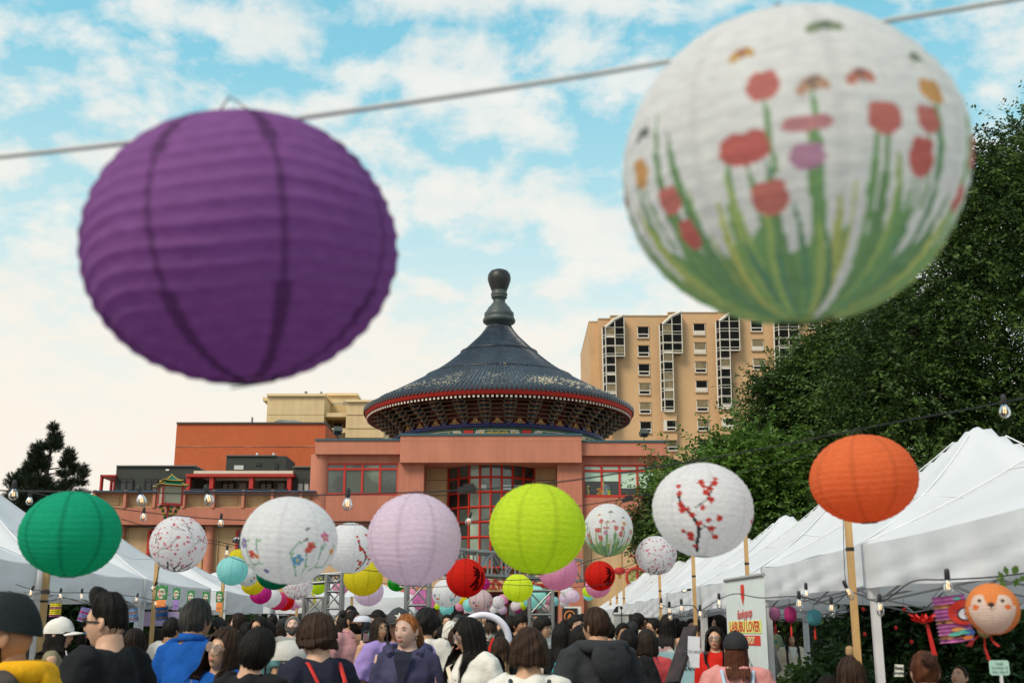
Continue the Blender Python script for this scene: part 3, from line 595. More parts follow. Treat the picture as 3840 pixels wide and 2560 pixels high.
# side porch at the far left
for (a, b0, c, d, Y) in ((375, 1779, 432, 1785, 59.6), (375, 1779, 381, 1960, 59.6), (413, 1785, 417, 1960, 62.5), (425, 1785, 430, 1960, 62.5)): wall(a, b0, c, d, Y, Y + .3, 'side_porch_post' if d > 1800 else 'side_porch_beam', REDP, DB, 1800)
b = MB(); x0, z = XZ(376, 1781, 59.7); x1 = XZ(432, 1781, 59.7)[0]; b.box((x0, 59.7, z - .1), (x1, 63, z + .02)); b.build('side_porch_roof', REDP, DB)
def dwin(a, b0, c, d, Y, nv=2, white=False):
    x0, z1 = XZ(a, b0, Y); x1, z0 = XZ(c, d, Y); f = MB(); t = .035; zt = z1 - (z1 - z0) * .2
    for k in range(nv + 1): x = x0 + (x1 - x0) * k / nv; f.box((x - t, Y - .06, z0), (x + t, Y + .05, z1))
    for z in (z0, z1, zt): f.box((x0, Y - .07, z - t), (x1, Y + .04, z + t))
    fo = f.build('window', flat('black_frame', (.012, .012, .012)) if not white else flat('white_frame', (.55, .53, .48)), DB)
    for k in range(nv):
        xa = x0 + (x1 - x0) * k / nv + t; xb = x0 + (x1 - x0) * (k + 1) / nv - t
        for (l, h, m) in ((z0, zt - t, GL2 if a < 600 else flat('net_curtain', (.42, .42, .38))), (zt + t, z1, flat('net_curtain', (.42, .42, .38)))):
            g = MB(); g.quad((xa, Y - .01, l), (xb, Y - .01, l), (xb, Y - .01, h), (xa, Y - .01, h)); g.build('pane', m, fo)
dwin(451, 1797, 496, 1838, 59.98); dwin(546, 1797, 589, 1838, 59.98); dwin(671, 1797, 692, 1838, 59.98, 1); dwin(1116, 1799, 1159, 1842, 59.98)
dwin(732, 1802, 753, 1840, 62.45, 1); dwin(835, 1803, 878, 1840, 62.45); dwin(977, 1803, 1019, 1840, 62.45)
for a, c in ((770, 785), (895, 922), (1041, 1068)):
    d_ = wall(a, 1810, c, 1960, 62.4, 62.5, 'door', flat('white_door', (.40, .38, .33)), DB, 1830); x0, z1 = XZ(a + 4, 1814, 62.38); x1, z0 = XZ(c - 4, 1842, 62.38); g = MB(); g.quad((x0, 62.38, z0), (x1, 62.38, z0), (x1, 62.38, z1), (x0, 62.38, z1)); g.build('pane', flat('net_curtain', (.42, .42, .38)), d_)
b = MB(); z = XZ(800, 1835, 59.5)[1]; xa, xb = XZ(712, 1835, 59.5)[0], XZ(1080, 1835, 59.5)[0]; b.box((xa, 59.5, z), (xb, 59.54, z + .05))
for k in range(110): x = xa + (xb - xa) * k / 109; b.box((x - .012, 59.5, z - 1), (x + .012, 59.53, z))
b.build('railing', flat('black_rail', (.02, .02, .02)), DB)
# ---------------------------------------------------------------- brick tower on the right
TW = empty('apartment_tower', (PY(2600, 1500, 165).x, 166, 0), 'tall tan brick apartment tower with white framed bay windows stepping along its face', 'building')
TB = bpy.data.materials.new('tan_brick'); TB.use_nodes = True; brickmat(TB, (.58, .37, .195), (.535, .335, .172), (.60, .41, .23), 1.6)
WF = flat('white_bay_frame', (.62, .58, .50)); TDK = mat('tower_glass', (.008, .007, .006), .35, .4, .6, spec=.12); TBL = mat('tower_blind', (.22, .17, .085), .5, .2, 1.5); SPW = flat('white_spandrel', (.66, .60, .50)); SILL = flat('brick_sill', (.34, .20, .10))
def zc(x, y): return 2160 + x / 2.45, 1100 + y / 2.45
def tx(x, y, Y): q = PY(*zc(x, y), Y); return q.x, q.z
def tbox(x0, y0, x1, y1, Y, Yb, name, m, parent, yref=None):
    yr = (y0 + y1) / 2 if yref is None else yref; xa = tx(x0, yr, Y)[0]; xb = tx(x1, yr, Y)[0]; z1 = tx(x0, y0, Y)[1]; z0 = tx(x0, y1, Y)[1] if y1 < 3000 else 0
    b = MB(); b.box((xa, Y, max(z0, 0)), (xb, Yb, z1)); return b.build(name, m, parent)
segs = [(212, 232, 335, 166.5), (325, 205, 860, 165.0), (862, 175, 1330, 164.4), (1330, 165, 1870, 163.8), (1870, 185, 2450, 163.2)]
tbox(124, 258, 240, 3100, 168, 190, 'wall', TB, TW, 600)
tbox(122, 250, 232, 260, 167.9, 190, 'coping', SPW, TW, 600)
for (x0, yt, x1, Y) in segs:
    tbox(x0, yt, x1, 3100, Y, 185, 'wall', TB, TW, 600); tbox(x0 - 2, yt - 8, x1 + 2, yt, Y - .15, 185, 'coping', SPW, TW, 600)
def pane(x0, y0, x1, y1, Y, m, parent, name='pane'):
    xa, z1 = tx(x0, y0, Y); xb, z0 = tx(x1, y1, Y); g = MB(); g.quad((xa, Y, z0), (xb, Y, z0), (xb, Y, z1), (xa, Y, z1)); return g.build(name, m, parent)
def tower_window(x, y, w, h, Y, blind, spand=False):
    f = tbox(x - 2, y - 2, x + w + 2, y + h + 2, Y - .12, Y + .05, 'window', WF, TW)
    pane(x + 3, y + 2, x + w - 3, y + h * .60, Y - .14, TBL if blind else TDK, f)
    pane(x + 7, y + h * .70, x + w - 7, y + h - 8, Y - .14, SPW if spand else TDK, f)
    tbox(x - 3, y + h + 2, x + w + 3, y + h + 9, Y - .2, Y, 'sill', SILL, TW)
    tbox(x - 3, y - 5, x + w + 3, y + 1, Y - .16, Y, 'lintel', flat('dark_lintel', (.10, .055, .03)), TW)
for i, (x, y) in enumerate(((565, 308), (569, 480), (573, 651), (579, 826), (584, 1003), (589, 1180))): tower_window(x, y, 103, 100, 165.0, i in (3, 4), False)
for i, (x, y) in enumerate(((1078, 280), (1086, 452), (1093, 627), (1101, 803), (1109, 982), (1117, 1161), (1126, 1342), (1133, 1525))): tower_window(x, y, 106, 100, 164.4, i in (1, 2, 4, 5), i in (0, 1, 3))
for i, (x, y) in enumerate(((1606, 252), (1616, 425), (1627, 601), (1639, 778), (1650, 955), (1660, 1135), (1670, 1315))): tower_window(x, y, 106, 98, 163.8, i in (1, 2), i in (1,))
for i, (x, y) in enumerate(((2140, 225), (2152, 400))): tower_window(x, y, 106, 98, 163.2, False)
for i, (x, y) in enumerate(((845, 1345), (850, 1526))): tower_window(x, y, 84, 98, 164.25, i == 0)
def bay(xs, xl, xm, xr, ytop, yshould, y0, drop, ymid, ybot, Y, fl=173, side=True):
    """glazed bay: side strip xs-xl, narrow column xl-xm to ybot, wide column to ymid; x values at the top, drifting right by 'drop' per 100 rows"""
    Yb = Y; Yf = Y - 1.3; d = lambda x, y: x + (y - y0) * drop
    rt = MB()
    f = MB(); t = .075
    def ln(pts, r=t, Yq=Yf): f.tube([(*tx(d(x, y), y, Yq)[:1], Yq, tx(d(x, y), y, Yq)[1]) for x, y in pts], r, 4, smooth=False)
    ln([(xl, y0), (xl, ybot)]); ln([(xm, y0 - (y0 - ytop) * .58), (xm, ybot)]); ln([(xr, ytop), (xr, ymid)])
    ln([(xl, y0), (xm - 5, y0 - (y0 - ytop) * .62), (xr, ytop)], .22); ln([(xs, y0 + 6), (xs, ybot)], .14, Yf + .9)
    rows = []; y = y0
    while y < ybot - 20:
        for dy in (0, 65, 88): rows.append(y + dy)
        y += fl / 2 if False else fl * .5
    rows = []; y = y0 + 0
    k = 0
    while y < ybot - 10:
        rows += [y, y + 70, y + 95, y + 170] if False else [y]
        y += (68, 24, 78, 3)[k % 4] if False else (66, 25, 73, 9)[k % 4]; k += 1
    rows.append(ybot)
    for y in rows: ln([(xl, y), (xr if y <= ymid + 5 else xm, y)], .05)
    ln([(xl, ymid), (xr, ymid)], .11); ln([(xl, ybot), (xm, ybot)], .11)
    fo = f.build('bay_window', WF, TW)
    # panes
    for i in range(len(rows) - 1):
        a, b_ = rows[i], rows[i + 1]
        if b_ - a < 6: continue
        small = (b_ - a) < 30
        cols = [(xl, xm)] + ([(xm, xr)] if b_ <= ymid + 12 else [])
        for j, (p_, q_) in enumerate(cols):
            m = SPW if (small and j == 0 and random.random() < .6) else (TBL if random.random() < .16 else TDK)
            pane(d(p_, a) + 2, a, d(q_, a) - 2, b_, Yf + .06, m, fo)
        xa, z1 = tx(d(xs, a), a, Yf + .9); xb, z0 = tx(d(xl, a), b_, Yf); g = MB(); g.quad((xa, Yf + .9, z0), (xb, Yf + .05, z0), (xb, Yf + .05, z1), (xa, Yf + .9, z1)); g.build('side_pane', TDK, fo)
        f2 = MB(); f2.tube([(xa, Yf + .9, z0), (xb, Yf, z0)], .09, 4, smooth=False); f2.build('side_rail', WF, fo)
    # slanted top glass
    ys = y0 - (y0 - ytop) * .58
    for poly in ([(xl, y0), (xm, y0), (xm, ys)], [(xm, y0), (xr, y0), (xr, ytop), (xm, ys)]):
        g = MB(); g.add([(*tx(d(x, y), y, Yf + .05)[:1], Yf + .05, tx(d(x, y), y, Yf + .05)[1]) for x, y in poly], [tuple(range(len(poly)))]); g.build('pane', TDK, fo)
    # solid behind so that the bay has its cheeks and soffit
    s = MB(); xa, z1 = tx(d(xl, y0), y0, Yf + .2); xb = tx(d(xm, y0), y0, Yf + .2)[0]; z0 = tx(xl, ybot, Yf + .2)[1]; s.box((xa + .1, Yf + .12, z0), (xb, Yb, z1)); s.build('bay_core', flat('bay_dark_core', (.02, .018, .015)), fo)
    xc, zt = tx(d(xr, ytop), ytop + 12, Yf + .2); zm = tx(xr, ymid, Yf + .2)[1]; s = MB(); s.box((xb, Yf + .12, zm), (xc - .1, Yb, z1)); s.build('bay_core', flat('bay_dark_core', (.02, .018, .015)), fo)
    s = MB(); s.add([(xb, Yf + .12, z1), (xc, Yf + .12, z1), (xc, Yf + .12, zt), (xc, Yb, z1), (xc, Yb, zt), (xb, Yb, z1)], [(0, 1, 2), (1, 3, 4, 2), (0, 2, 4, 5)]); s.build('bay_cheek', TB, fo)
bay(243, 270, 357, 443, 198, 310, 312, .022, 575, 1240, 165.0)
bay(768, 796, 882, 972, 168, 285, 283, .028, 548, 1085, 164.4)
bay(1285, 1318, 1408, 1500, 150, 255, 255, .030, 523, 1060, 163.8)
bay(1818, 1860, 1952, 2045, 140, 250, 240, .03, 500, 1040, 163.2)
def corner_win(x, y, Y, w=88):
    f = tbox(x - 24, y, x + w, y + 102, Y - 1.0, Y, 'corner_window', WF, TW)
    pane(x + 3, y + 5, x + w - 4, y + 60, Y - 1.03, TDK, f); pane(x + 6, y + 72, x + w - 8, y + 92, Y - 1.03, SPW if x > 1300 else TDK, f); tbox(x - 28, y + 100, x + w + 3, y + 108, Y - 1.1, Y, 'sill', SILL, TW)
corner_win(832, 1162, 164.4); corner_win(1370, 1142, 163.8); corner_win(1378, 1326, 163.8)
for (x0, y0, x1, y1, Y) in ((800, 1086, 925, 1162, 164.4), (806, 1272, 930, 1345, 164.4), (1325, 1062, 1465, 1142, 163.8), (1332, 1252, 1470, 1326, 163.8)): tbox(x0, y0, x1, y1, Y - .9, Y, 'bay_base', TB, TW)
# ---------------------------------------------------------------- trees and plants
def leafmat(name, c1, c2, tr=.25):
    m = mat(name, c1, .55, .3, .8, 0, col2=c2, trans=tr, spec=.3); return m
LF_D = leafmat('elm_leaves', (.058, .105, .021), (.013, .031, .010)); LF_L = leafmat('bright_leaves', (.12, .22, .030), (.045, .10, .018), .35); LF_M = leafmat('elm_tip_highlight', (.12, .20, .035), (.05, .10, .02), .35); PINE = leafmat('pine_needles', (.022, .038, .016), (.010, .018, .009), .1)  # LF_M is a lighter elm green that paints highlights on the outer tips
LF_G = leafmat('shrub_leaves', (.055, .12, .028), (.016, .045, .012)); BARK = mat('bark', (.055, .042, .030), .9, .35, 6, .6, 30, stretch=(3, 3, .6))
def unit(v): return v / np.maximum(np.linalg.norm(v, axis=-1, keepdims=True), 1e-9)
def sprays(cent, dirs, length, nleaf, lw, ll, droop, r, jitter=.35):
    """leafy twigs: alternate leaves along each drooping twig; returns vertices and quads"""
    n = len(cent); t = (np.arange(nleaf) + .5) / nleaf
    L_ = length * r.uniform(.6, 1.2, (n, 1)); pos = cent[:, None, :] + dirs[:, None, :] * (t[None, :, None] * L_[:, :, None]); pos[:, :, 2] -= droop * (t[None, :] ** 2) * L_
    side = unit(np.cross(dirs, np.array([0, 0, 1.0]) + r.normal(0, .3, (n, 3)))); sg = np.where(np.arange(nleaf) % 2 == 0, 1, -1)[None, :, None]
    ld = unit(dirs[:, None, :] * .5 + side[:, None, :] * sg * .8 + r.normal(0, jitter, (n, nleaf, 3)) + np.array([0, 0, -.25]))
    nr = unit(np.cross(ld, r.normal(0, 1, (n, nleaf, 3)) * .6 + np.array([.0, .0, 1.0]))); s = r.uniform(.65, 1.25, (n, nleaf, 1))
    a = pos; b = pos + ld * ll * .5 * s + nr * lw * .5 * s; c = pos + ld * ll * s; d = pos + ld * ll * .5 * s - nr * lw * .5 * s
    V = np.stack([a, b, c, d], 2).reshape(-1, 3); F = np.arange(len(V)).reshape(-1, 4); return V, F
def crown_points(blobs, n, r, shell=.55):
    """points in a union of ellipsoid blobs (cx, cy, cz, rx, ry, rz, weight), mostly near their surfaces, with outward directions"""
    w = np.array([b[6] if len(b) > 6 else b[3] * b[5] for b in blobs]); idx = r.choice(len(blobs), n, p=w / w.sum()); B = np.array([b[:6] for b in blobs])[idx]
    d = unit(r.normal(0, 1, (n, 3))); rad = (shell + (1 - shell) * r.uniform(0, 1, n) ** .7)[:, None]
    return B[:, :3] + d * rad * B[:, 3:6], unit(d * np.array([1, 1, .8]) + r.normal(0, .35, (n, 3)))
def branches(trunk_pts, blobs, r, thick):
    b = MB(); b.tube(trunk_pts, [thick * (1 - .75 * i / (len(trunk_pts) - 1)) for i in range(len(trunk_pts))], 10)
    for q in blobs:
        c = Vector(q[:3]); k = min(range(len(trunk_pts)), key=lambda i: abs(trunk_pts[i][2] - (c.z - q[5] * .8)) + .2 * i); a = Vector(trunk_pts[k]); m = (a + c) / 2 + Vector((r.normal(0, .2), r.normal(0, .2), -.15))
        b.tube([a, m, c], [thick * .4, thick * .25, thick * .10], 6)
        for _ in range(5):
            e = c + Vector((r.uniform(-.75, .75) * q[3], r.uniform(-.75, .75) * q[4], r.uniform(-.6, .8) * q[5])); b.tube([c * .6 + m * .4, (c + e) / 2 + Vector((0, 0, .1)), e], [thick * .14, thick * .08, thick * .03], 5)
    return b
def tree(name, base, blobs, nspray, leaf, lab, group=None, length=.7, nleaf=12, lw=.05, ll=.09, droop=.35, thick=.22, seed=1, shell=.5, lean=(0, 0), cat='tree', trunk_top=None):
    r = np.random.default_rng(seed); root = empty(name, base, lab, cat, group)
    bl = [(q[0] - base[0], q[1] - base[1], q[2] - base[2], *q[3:]) for q in blobs]
    zt = trunk_top or max(q[2] for q in bl); tp = [(lean[0] * (u ** 1.5), lean[1] * u, zt * u) for u in np.linspace(0, 1, 7)]
    me = branches(tp, bl, r, thick).mesh('trunk'); me.materials.append(BARK); link('trunk', me, root)
    c, d = crown_points(bl, nspray, r, shell); V, F = sprays(c, d, length, nleaf, lw, ll, droop, r); c2, d2 = crown_points(bl, nspray // 6, r, .97); V2, F2 = sprays(c2 + d2 * .12, unit(d2 + [0, 0, .15]), length * 1.7, nleaf + 6, lw, ll, droop * .5, r); n1 = len(F); F = np.concatenate([F, F2 + len(V)]); V = np.concatenate([V, V2]); mi = np.zeros(len(F), int); mi[n1:] = r.uniform(0, 1, len(F) - n1) < .7; mi[:n1] = (np.repeat(r.uniform(0, 1, n1 // nleaf), nleaf) < .10) * 1; me = npmesh('crown', V, F, False, midx=mi); me.materials.append(leaf); me.materials.append(LF_M if leaf is LF_D else leaf); link('crown', me, root); return root
def pb(px, py, z, rx, rz, ry=None, w=None):
    """blob at a photograph pixel: radii given in pixels"""
    p = P(px, py, z); s = z / FPX; q = (p.x, p.y, p.z, rx * s, (ry or rx * 1.1) * s, rz * s); return q + ((w,) if w else ())
# big elms on the right: one nearer giant, one reaching left
T1 = [pb(3790, 630, 26, 130, 140), pb(3700, 800, 26, 200, 180), pb(3840, 900, 27, 260, 260), pb(3560, 1050, 26, 230, 190), pb(3760, 1250, 26, 300, 240), pb(3420, 1240, 25.5, 220, 150), pb(3960, 680, 27, 200, 240), pb(3640, 1500, 26, 300, 200), pb(3350, 1450, 25.5, 240, 180), pb(3900, 1650, 27, 300, 250), pb(3560, 1750, 26, 300, 160), pb(3300, 1700, 25.5, 240, 170)]
tree('elm_tree', (P(3740, 2375, 27).x, P(3740, 2375, 27).y, 0), T1, 12500, LF_D, 'tallest dark green elm tree behind the tents at the right edge', 'trees behind the right-hand tents', .7, 12, .055, .105, .35, .35, 3)
T2 = [pb(3140, 1345, 29, 120, 105), pb(3010, 1490, 29, 140, 105), pb(3150, 1480, 29, 200, 180), pb(2900, 1610, 28.5, 110, 70), pb(3060, 1680, 29, 200, 120), pb(3250, 1310, 29.5, 170, 140), pb(2880, 1445, 28.5, 55, 28), pb(3050, 1390, 29, 70, 45), pb(2930, 1560, 28.5, 70, 40), pb(3000, 1800, 29, 190, 130)]
tree('elm_tree', (P(3120, 2375, 30).x, P(3120, 2375, 30).y, 0), T2, 8500, LF_D, 'dark elm tree whose boughs reach left across the brick tower', 'trees behind the right-hand tents', .48, 12, .055, .105, .3, .3, 4)
T3 = [pb(2790, 1720, 25, 120, 60), pb(2700, 1800, 25, 120, 90), pb(2880, 1800, 25, 140, 110), pb(2620, 1880, 25, 100, 80), pb(2740, 1930, 25, 150, 110), pb(2560, 1790, 25, 60, 34), pb(2900, 1960, 25, 160, 110)]
tree('leafy_tree', (P(2740, 2375, 26).x, P(2740, 2375, 26).y, 0), T3, 3600, LF_L, 'bright yellow-green young tree in front of the brick tower', 'trees behind the right-hand tents', .6, 11, .065, .11, .2, .2, 5)
T4 = [pb(2500, 1860, 36, 70, 50), pb(2460, 1950, 36, 90, 60), pb(2540, 1990, 36, 110, 80), pb(2430, 2010, 36, 60, 40), pb(2600, 2060, 36, 130, 90), pb(2490, 1770, 36, 40, 30), pb(2700, 2120, 36, 140, 90)]
tree('leafy_tree', (P(2560, 2375, 37).x, P(2560, 2375, 37).y, 0), T4, 3000, LF_D, 'small dark tree beside the right corner of the cultural centre', 'trees behind the right-hand tents', .5, 11, .065, .11, .3, .2, 6)
T5 = [pb(2900, 2110, 24, 190, 110), pb(3150, 2150, 22, 220, 120), pb(2760, 2230, 26, 150, 90), pb(3420, 2000, 23, 240, 150)]
tree('leafy_tree', (P(3000, 2375, 24).x, P(3000, 2375, 24).y, 0), T5, 3600, LF_D, 'low dark tree filling the gap above the white tent roofs', 'trees behind the right-hand tents', .6, 11, .07, .12, .3, .22, 8)
# pine at the left
def pine():
    r = np.random.default_rng(11); z = 42; s = z / FPX; b0 = P(118, 2375, z); root = empty('pine_tree', (b0.x, b0.y, 0), 'dark pine tree with open boughs at the left edge', 'tree')
    top = P(132, 1562, z).z; tr = MB(); tr.tube([(0, 0, 0), (.02, 0, top * .5), (-.03, 0, top * .8), (.13, 0, top)], [.16, .13, .08, .015], 8)
    lv = [((132, 1575), 14, 20), ((135, 1610), 22, 26), ((118, 1640), 34, 26), ((150, 1640), 22, 24), ((95, 1655), 26, 20), ((62, 1680), 22, 36), ((85, 1715), 36, 40), ((200, 1690), 20, 36), ((178, 1715), 24, 20), ((50, 1730), 30, 34), ((215, 1740), 18, 28), ((265, 1755), 16, 34), ((235, 1790), 28, 18), ((185, 1760), 26, 16), ((20, 1760), 26, 30), ((80, 1790), 60, 34), ((0, 1790), 40, 34), ((150, 1830), 70, 26), ((60, 1850), 80, 40), ((250, 1835), 22, 16), ((200, 1800), 30, 22), ((130, 1880), 80, 40), ((20, 1890), 70, 50), ((190, 1880), 50, 30)]
    C_, D_ = [], []
    for (q, rx, rz) in lv:
        p = P(q[0], q[1], z); c = np.array([p.x - b0.x, r.uniform(-.3, .3), p.z]); n = int(rx * rz * .30) + 12; d = unit(r.normal(0, 1, (n, 3))); rad = r.uniform(.1, 1, (n, 1)) ** .6
        C_.append(c + d * rad * np.array([rx * s, rx * s * 1.1, rz * s])); D_.append(unit(d * [1, 1, .3] + [0, 0, .75] + r.normal(0, .25, (n, 3))))
        k = (0.0, 0, max(0.5, c[2] - .25 - .25 * abs(c[0]))); tr.tube([k, ((c[0] * .55), c[1] * .5, k[2] + .05), (c[0], c[1], c[2])], [.035, .025, .010], 5)
    me = tr.mesh('trunk'); me.materials.append(flat('pine_bark', (.03, .022, .016))); link('trunk', me, root)
    c = np.concatenate(C_); d = np.concatenate(D_); n = len(c); m = 9
    nd = unit(d[:, None, :] + r.normal(0, .45, (n, m, 3))); L_ = r.uniform(.10, .17, (n, m, 1)); base = c[:, None, :] + d[:, None, :] * r.uniform(-.05, .12, (n, m, 1)); sd = unit(np.cross(nd, r.normal(0, 1, (n, m, 3)))) * .009
    V = np.stack([base - sd, base + sd, base + nd * L_], 2).reshape(-1, 3); me = npmesh('crown', V, np.arange(len(V)).reshape(-1, 3), False); me.materials.append(PINE); link('crown', me, root)
pine()
def shrub(px, py, z, rx, rz, n, m, lab, seed, lw=.05, ll=.09, name='shrub', group='shrubs behind the stalls'):
    p = P(px, py, z); s = z / FPX; r = np.random.default_rng(seed); root = empty(name, (p.x, p.y, 0), lab, 'shrub', group); zz = p.z
    bl = [(r.uniform(-.6, .6) * rx * s, r.uniform(-.3, .3), max(.3, zz + r.uniform(-.5, .5) * rz * s), rx * s * .55, rx * s * .5, rz * s * .55) for _ in range(5)]
    st = MB()
    for q in bl:
        for _ in range(3): st.tube([(q[0] * .3, q[1] * .3, 0), (q[0] * .6 + r.normal(0, .05), q[1] * .6, q[2] * .5), (q[0] + r.normal(0, .15), q[1], q[2])], [.025, .018, .008], 5)
    me = st.mesh('stems'); me.materials.append(BARK); link('stems', me, root)
    c, d = crown_points(bl, n, r, .3); V, F = sprays(c, d, .35, 9, lw, ll, .2, r); V[:, 2] = np.maximum(V[:, 2], .02); me = npmesh('leaves', V, F, False); me.materials.append(m); link('leaves', me, root); return root
for i, a in enumerate((((3200, 2390), 17, 90, 110, 800, LF_G, 'dark leafy shrub right of the woman in the cream jacket'), ((3330, 2400), 13, 120, 150, 900, LF_G, 'leafy shrub behind the wooden pole of the nearest stall'), ((3500, 2380), 12.5, 110, 130, 900, LF_G, 'tall leafy shrub behind the red paper flower'), ((3780, 2420), 12, 120, 150, 900, LF_G, 'dark shrub behind the pale green price card'), ((3640, 2340), 16, 160, 90, 700, LF_D, 'deep green shrub behind the fox lantern'), ((3040, 2575), 13, 40, 30, 300, LF_L, 'low bright plant beside the cream-jacketed woman'), ((3160, 2550), 11, 60, 60, 400, LF_G, 'low leafy plant at the foot of the shrubs'), ((2900, 2300), 27, 150, 60, 600, LF_D, 'dark hedge behind the pink oval lanterns'), ((2560, 2300), 27, 150, 60, 600, LF_D, 'dark hedge behind the sellers in the far right-hand stalls'),
    ((300, 2340), 15.5, 130, 110, 900, LF_G, 'green shrub behind the stall with accordion lanterns'), ((560, 2330), 17, 150, 60, 600, LF_G, 'green shrub behind the lilac table board'), ((860, 2330), 24, 130, 70, 800, LF_G, 'green shrub beneath the pale tent roof'), ((1040, 2320), 26, 130, 60, 600, LF_G, 'green shrub behind the seated man in grey'))):
    (xy, z, rx, rz, n, m, lab) = a; shrub(xy[0], xy[1], z, rx, rz, n, m, lab, 30 + i)
ORD = ('first', 'second', 'third', 'fourth', 'fifth', 'sixth', 'seventh', 'eighth', 'ninth', 'tenth', 'eleventh', 'twelfth', 'thirteenth', 'fourteenth', 'fifteenth', 'sixteenth', 'seventeenth')
# ---------------------------------------------------------------- tents
TENTM = mat('white_tent_cloth', (.81, .83, .86), .75, .03, 1.2, .5, 5, trans=.34); TENTS = flat('tent_seam', (.80, .80, .82), .8); LEGM = flat('tent_leg_white', (.62, .62, .63), .4); FRAMEM = flat('tent_frame_grey', (.30, .30, .31), .5)
def tent(x0, x1, y0, y1, he, hp, val, lab, seed, group='white canopy tents', leg_names=True):
    r = np.random.default_rng(seed); cx, cy = (x0 + x1) / 2, (y0 + y1) / 2; hx, hy = (x1 - x0) / 2, (y1 - y0) / 2
    root = empty('canopy_tent', (cx, cy, 0), lab, 'tent', group); n = 40; V = []; g = np.linspace(-1, 1, n + 1)
    ph = r.uniform(0, 6, 8)
    for a in g:
        for b in g:
            m = max(abs(a), abs(b)); u = 1 - m; e = min(abs(a), abs(b)) / max(m, 1e-6)
            z = he + (hp - he) * (.66 * u + .34 * u ** 2.3) - .10 * (1 - e) * m * u * 2.2 * (hp - he) - .015 * sin(7 * a + ph[0]) * sin(6 * b + ph[1]) * m
            if m < .09: z = min(z, he + (hp - he) * (.955 - 5 * m * m))
            z -= .022 * (1 - e ** 3) * max(0, m - .9) * 10
            V.append((a * hx, b * hy, z))
    F = [(i * (n + 1) + j, (i + 1) * (n + 1) + j, (i + 1) * (n + 1) + j + 1, i * (n + 1) + j + 1) for i in range(n) for j in range(n)]
    me = npmesh('roof', V, F); me.materials.append(TENTM); link('roof', me, root)
    # valance with hanging folds
    V = []; per = []; k = 56
    for s in range(4):
        for i in range(k):
            t = -1 + 2 * i / k; per.append([(t, -1), (1, t), (-t, 1), (-1, -t)][s])
    m = len(per); rows = 8
    for j in range(rows + 1):
        for q, (a, b) in enumerate(per):
            edge = min(1 - min(abs(a), abs(b)), 1) if max(abs(a), abs(b)) >= .999 else 0; edge = 1 - min(abs(a), abs(b)) ** 4
            off = (.020 * sin(q * .55 + ph[2] + .5 * sin(q * .17)) + .012 * sin(q * .23 * (1 + .2 * j / rows) + ph[3] + j * .5)) * (j / rows) * edge
            zz = he - val * j / rows - .022 * edge - .012 * edge * sin(q * .14 + ph[4]) * (j / rows)
            V.append((a * (hx + .004 + off * (abs(a) > .99)) + 0, b * (hy + .004 + off * (abs(b) > .99)), zz))
    F = [(j * m + q, j * m + (q + 1) % m, (j + 1) * m + (q + 1) % m, (j + 1) * m + q) for j in range(rows) for q in range(m)]
    me = npmesh('valance', V, F); me.materials.append(TENTM); link('valance', me, root)
    sm = MB()
    for a, b in ((1, 1), (1, -1), (-1, 1), (-1, -1)):
        pts = [(a * hx * t, b * hy * t, he + (hp - he) * (.66 * (1 - t) + .34 * (1 - t) ** 2.3) + .002) for t in np.linspace(1, .1, 12)]; sm.tube(pts, .005, 4)
    for (a, b) in ((1, 0), (0, 1)):
        for s in (-1, 1):
            t = .55; z = he + (hp - he) * (.66 * (1 - t) + .34 * (1 - t) ** 2.3) + .0
            c = [(s * t * hx * (1 if a else q), s * t * hy * (1 if b else q), z - .10 * (1 - abs(q)) * t * (1 - t) * 2.2 * (hp - he) + .004) for q in np.linspace(-1, 1, 14)]; sm.tube(c, .003, 4)
    sm.build('seams', TENTS, root, org=(0, 0, 0))
    for a in (-1, 1):
        for b in (-1, 1):
            l = MB(); x, y = a * (hx - .04), b * (hy - .04); l.box((x - .022, y - .022, .0), (x + .022, y + .022, he - .03)); l.box((x - .03, y - .03, he - .32), (x + .03, y + .03, he - .24)); l.build('leg', LEGM, root, org=(0, 0, 0))
    fr = MB()
    for s in (-1, 1):
        for k in range(2):
            for (p, q) in (((-1, 0), (0, -.3)), ((0, -.3), (1, 0))):
                z0, z1 = he - .06, he - .34
                a = (s * (hx - .05), (p[0] if k == 0 else q[0]) * (hy - .05), z0); b = (s * (hx - .05), (q[0] if k == 0 else p[0]) * (hy - .05), z1); fr.tube([a, b], .007, 5)
                a = ((p[0] if k == 0 else q[0]) * (hx - .05), s * (hy - .05), z0); b = ((q[0] if k == 0 else p[0]) * (hx - .05), s * (hy - .05), z1); fr.tube([a, b], .007, 5)
    for a, b in ((1, 0), (-1, 0), (0, 1), (0, -1)): fr.tube([(a * (hx - .05), b * (hy - .05), he - .34), (0, 0, he + .05)], .008, 5)
    fr.tube([(0, 0, he - .1), (0, 0, hp - .22)], .018, 6); fr.build('frame', FRAMEM, root, org=(0, 0, 0)); return root
HR = 2.12; VR = .255
RN = ['nearest right-hand white tent, its roof running out of the right edge', 'right-hand white tent with the tall rounded peak before the dark trees', 'right-hand white tent whose peak hides behind the orange lantern', 'right-hand white tent with a small sharp peak left of the orange lantern', 'fifth right-hand white tent, behind the branch-print lantern', 'small white tent behind the tall funkypop banner post', 'small far white tent beside the red round lantern', 'small white tent below the red palace lantern', 'second to last tiny white tent of the right-hand row', 'farthest tiny white tent at the end of the right-hand row']
RN[5] = 'sixth right-hand white tent, below the big branch-print lantern'
for k in range(10):
    y0 = 3.95 + 3.16 * k; tent(2.10 + .06 * (k % 2), 4.92, y0, y0 + 3.05, HR + (.03 if k % 2 else 0), 3.13 + .04 * (k % 3), VR, RN[k], k)
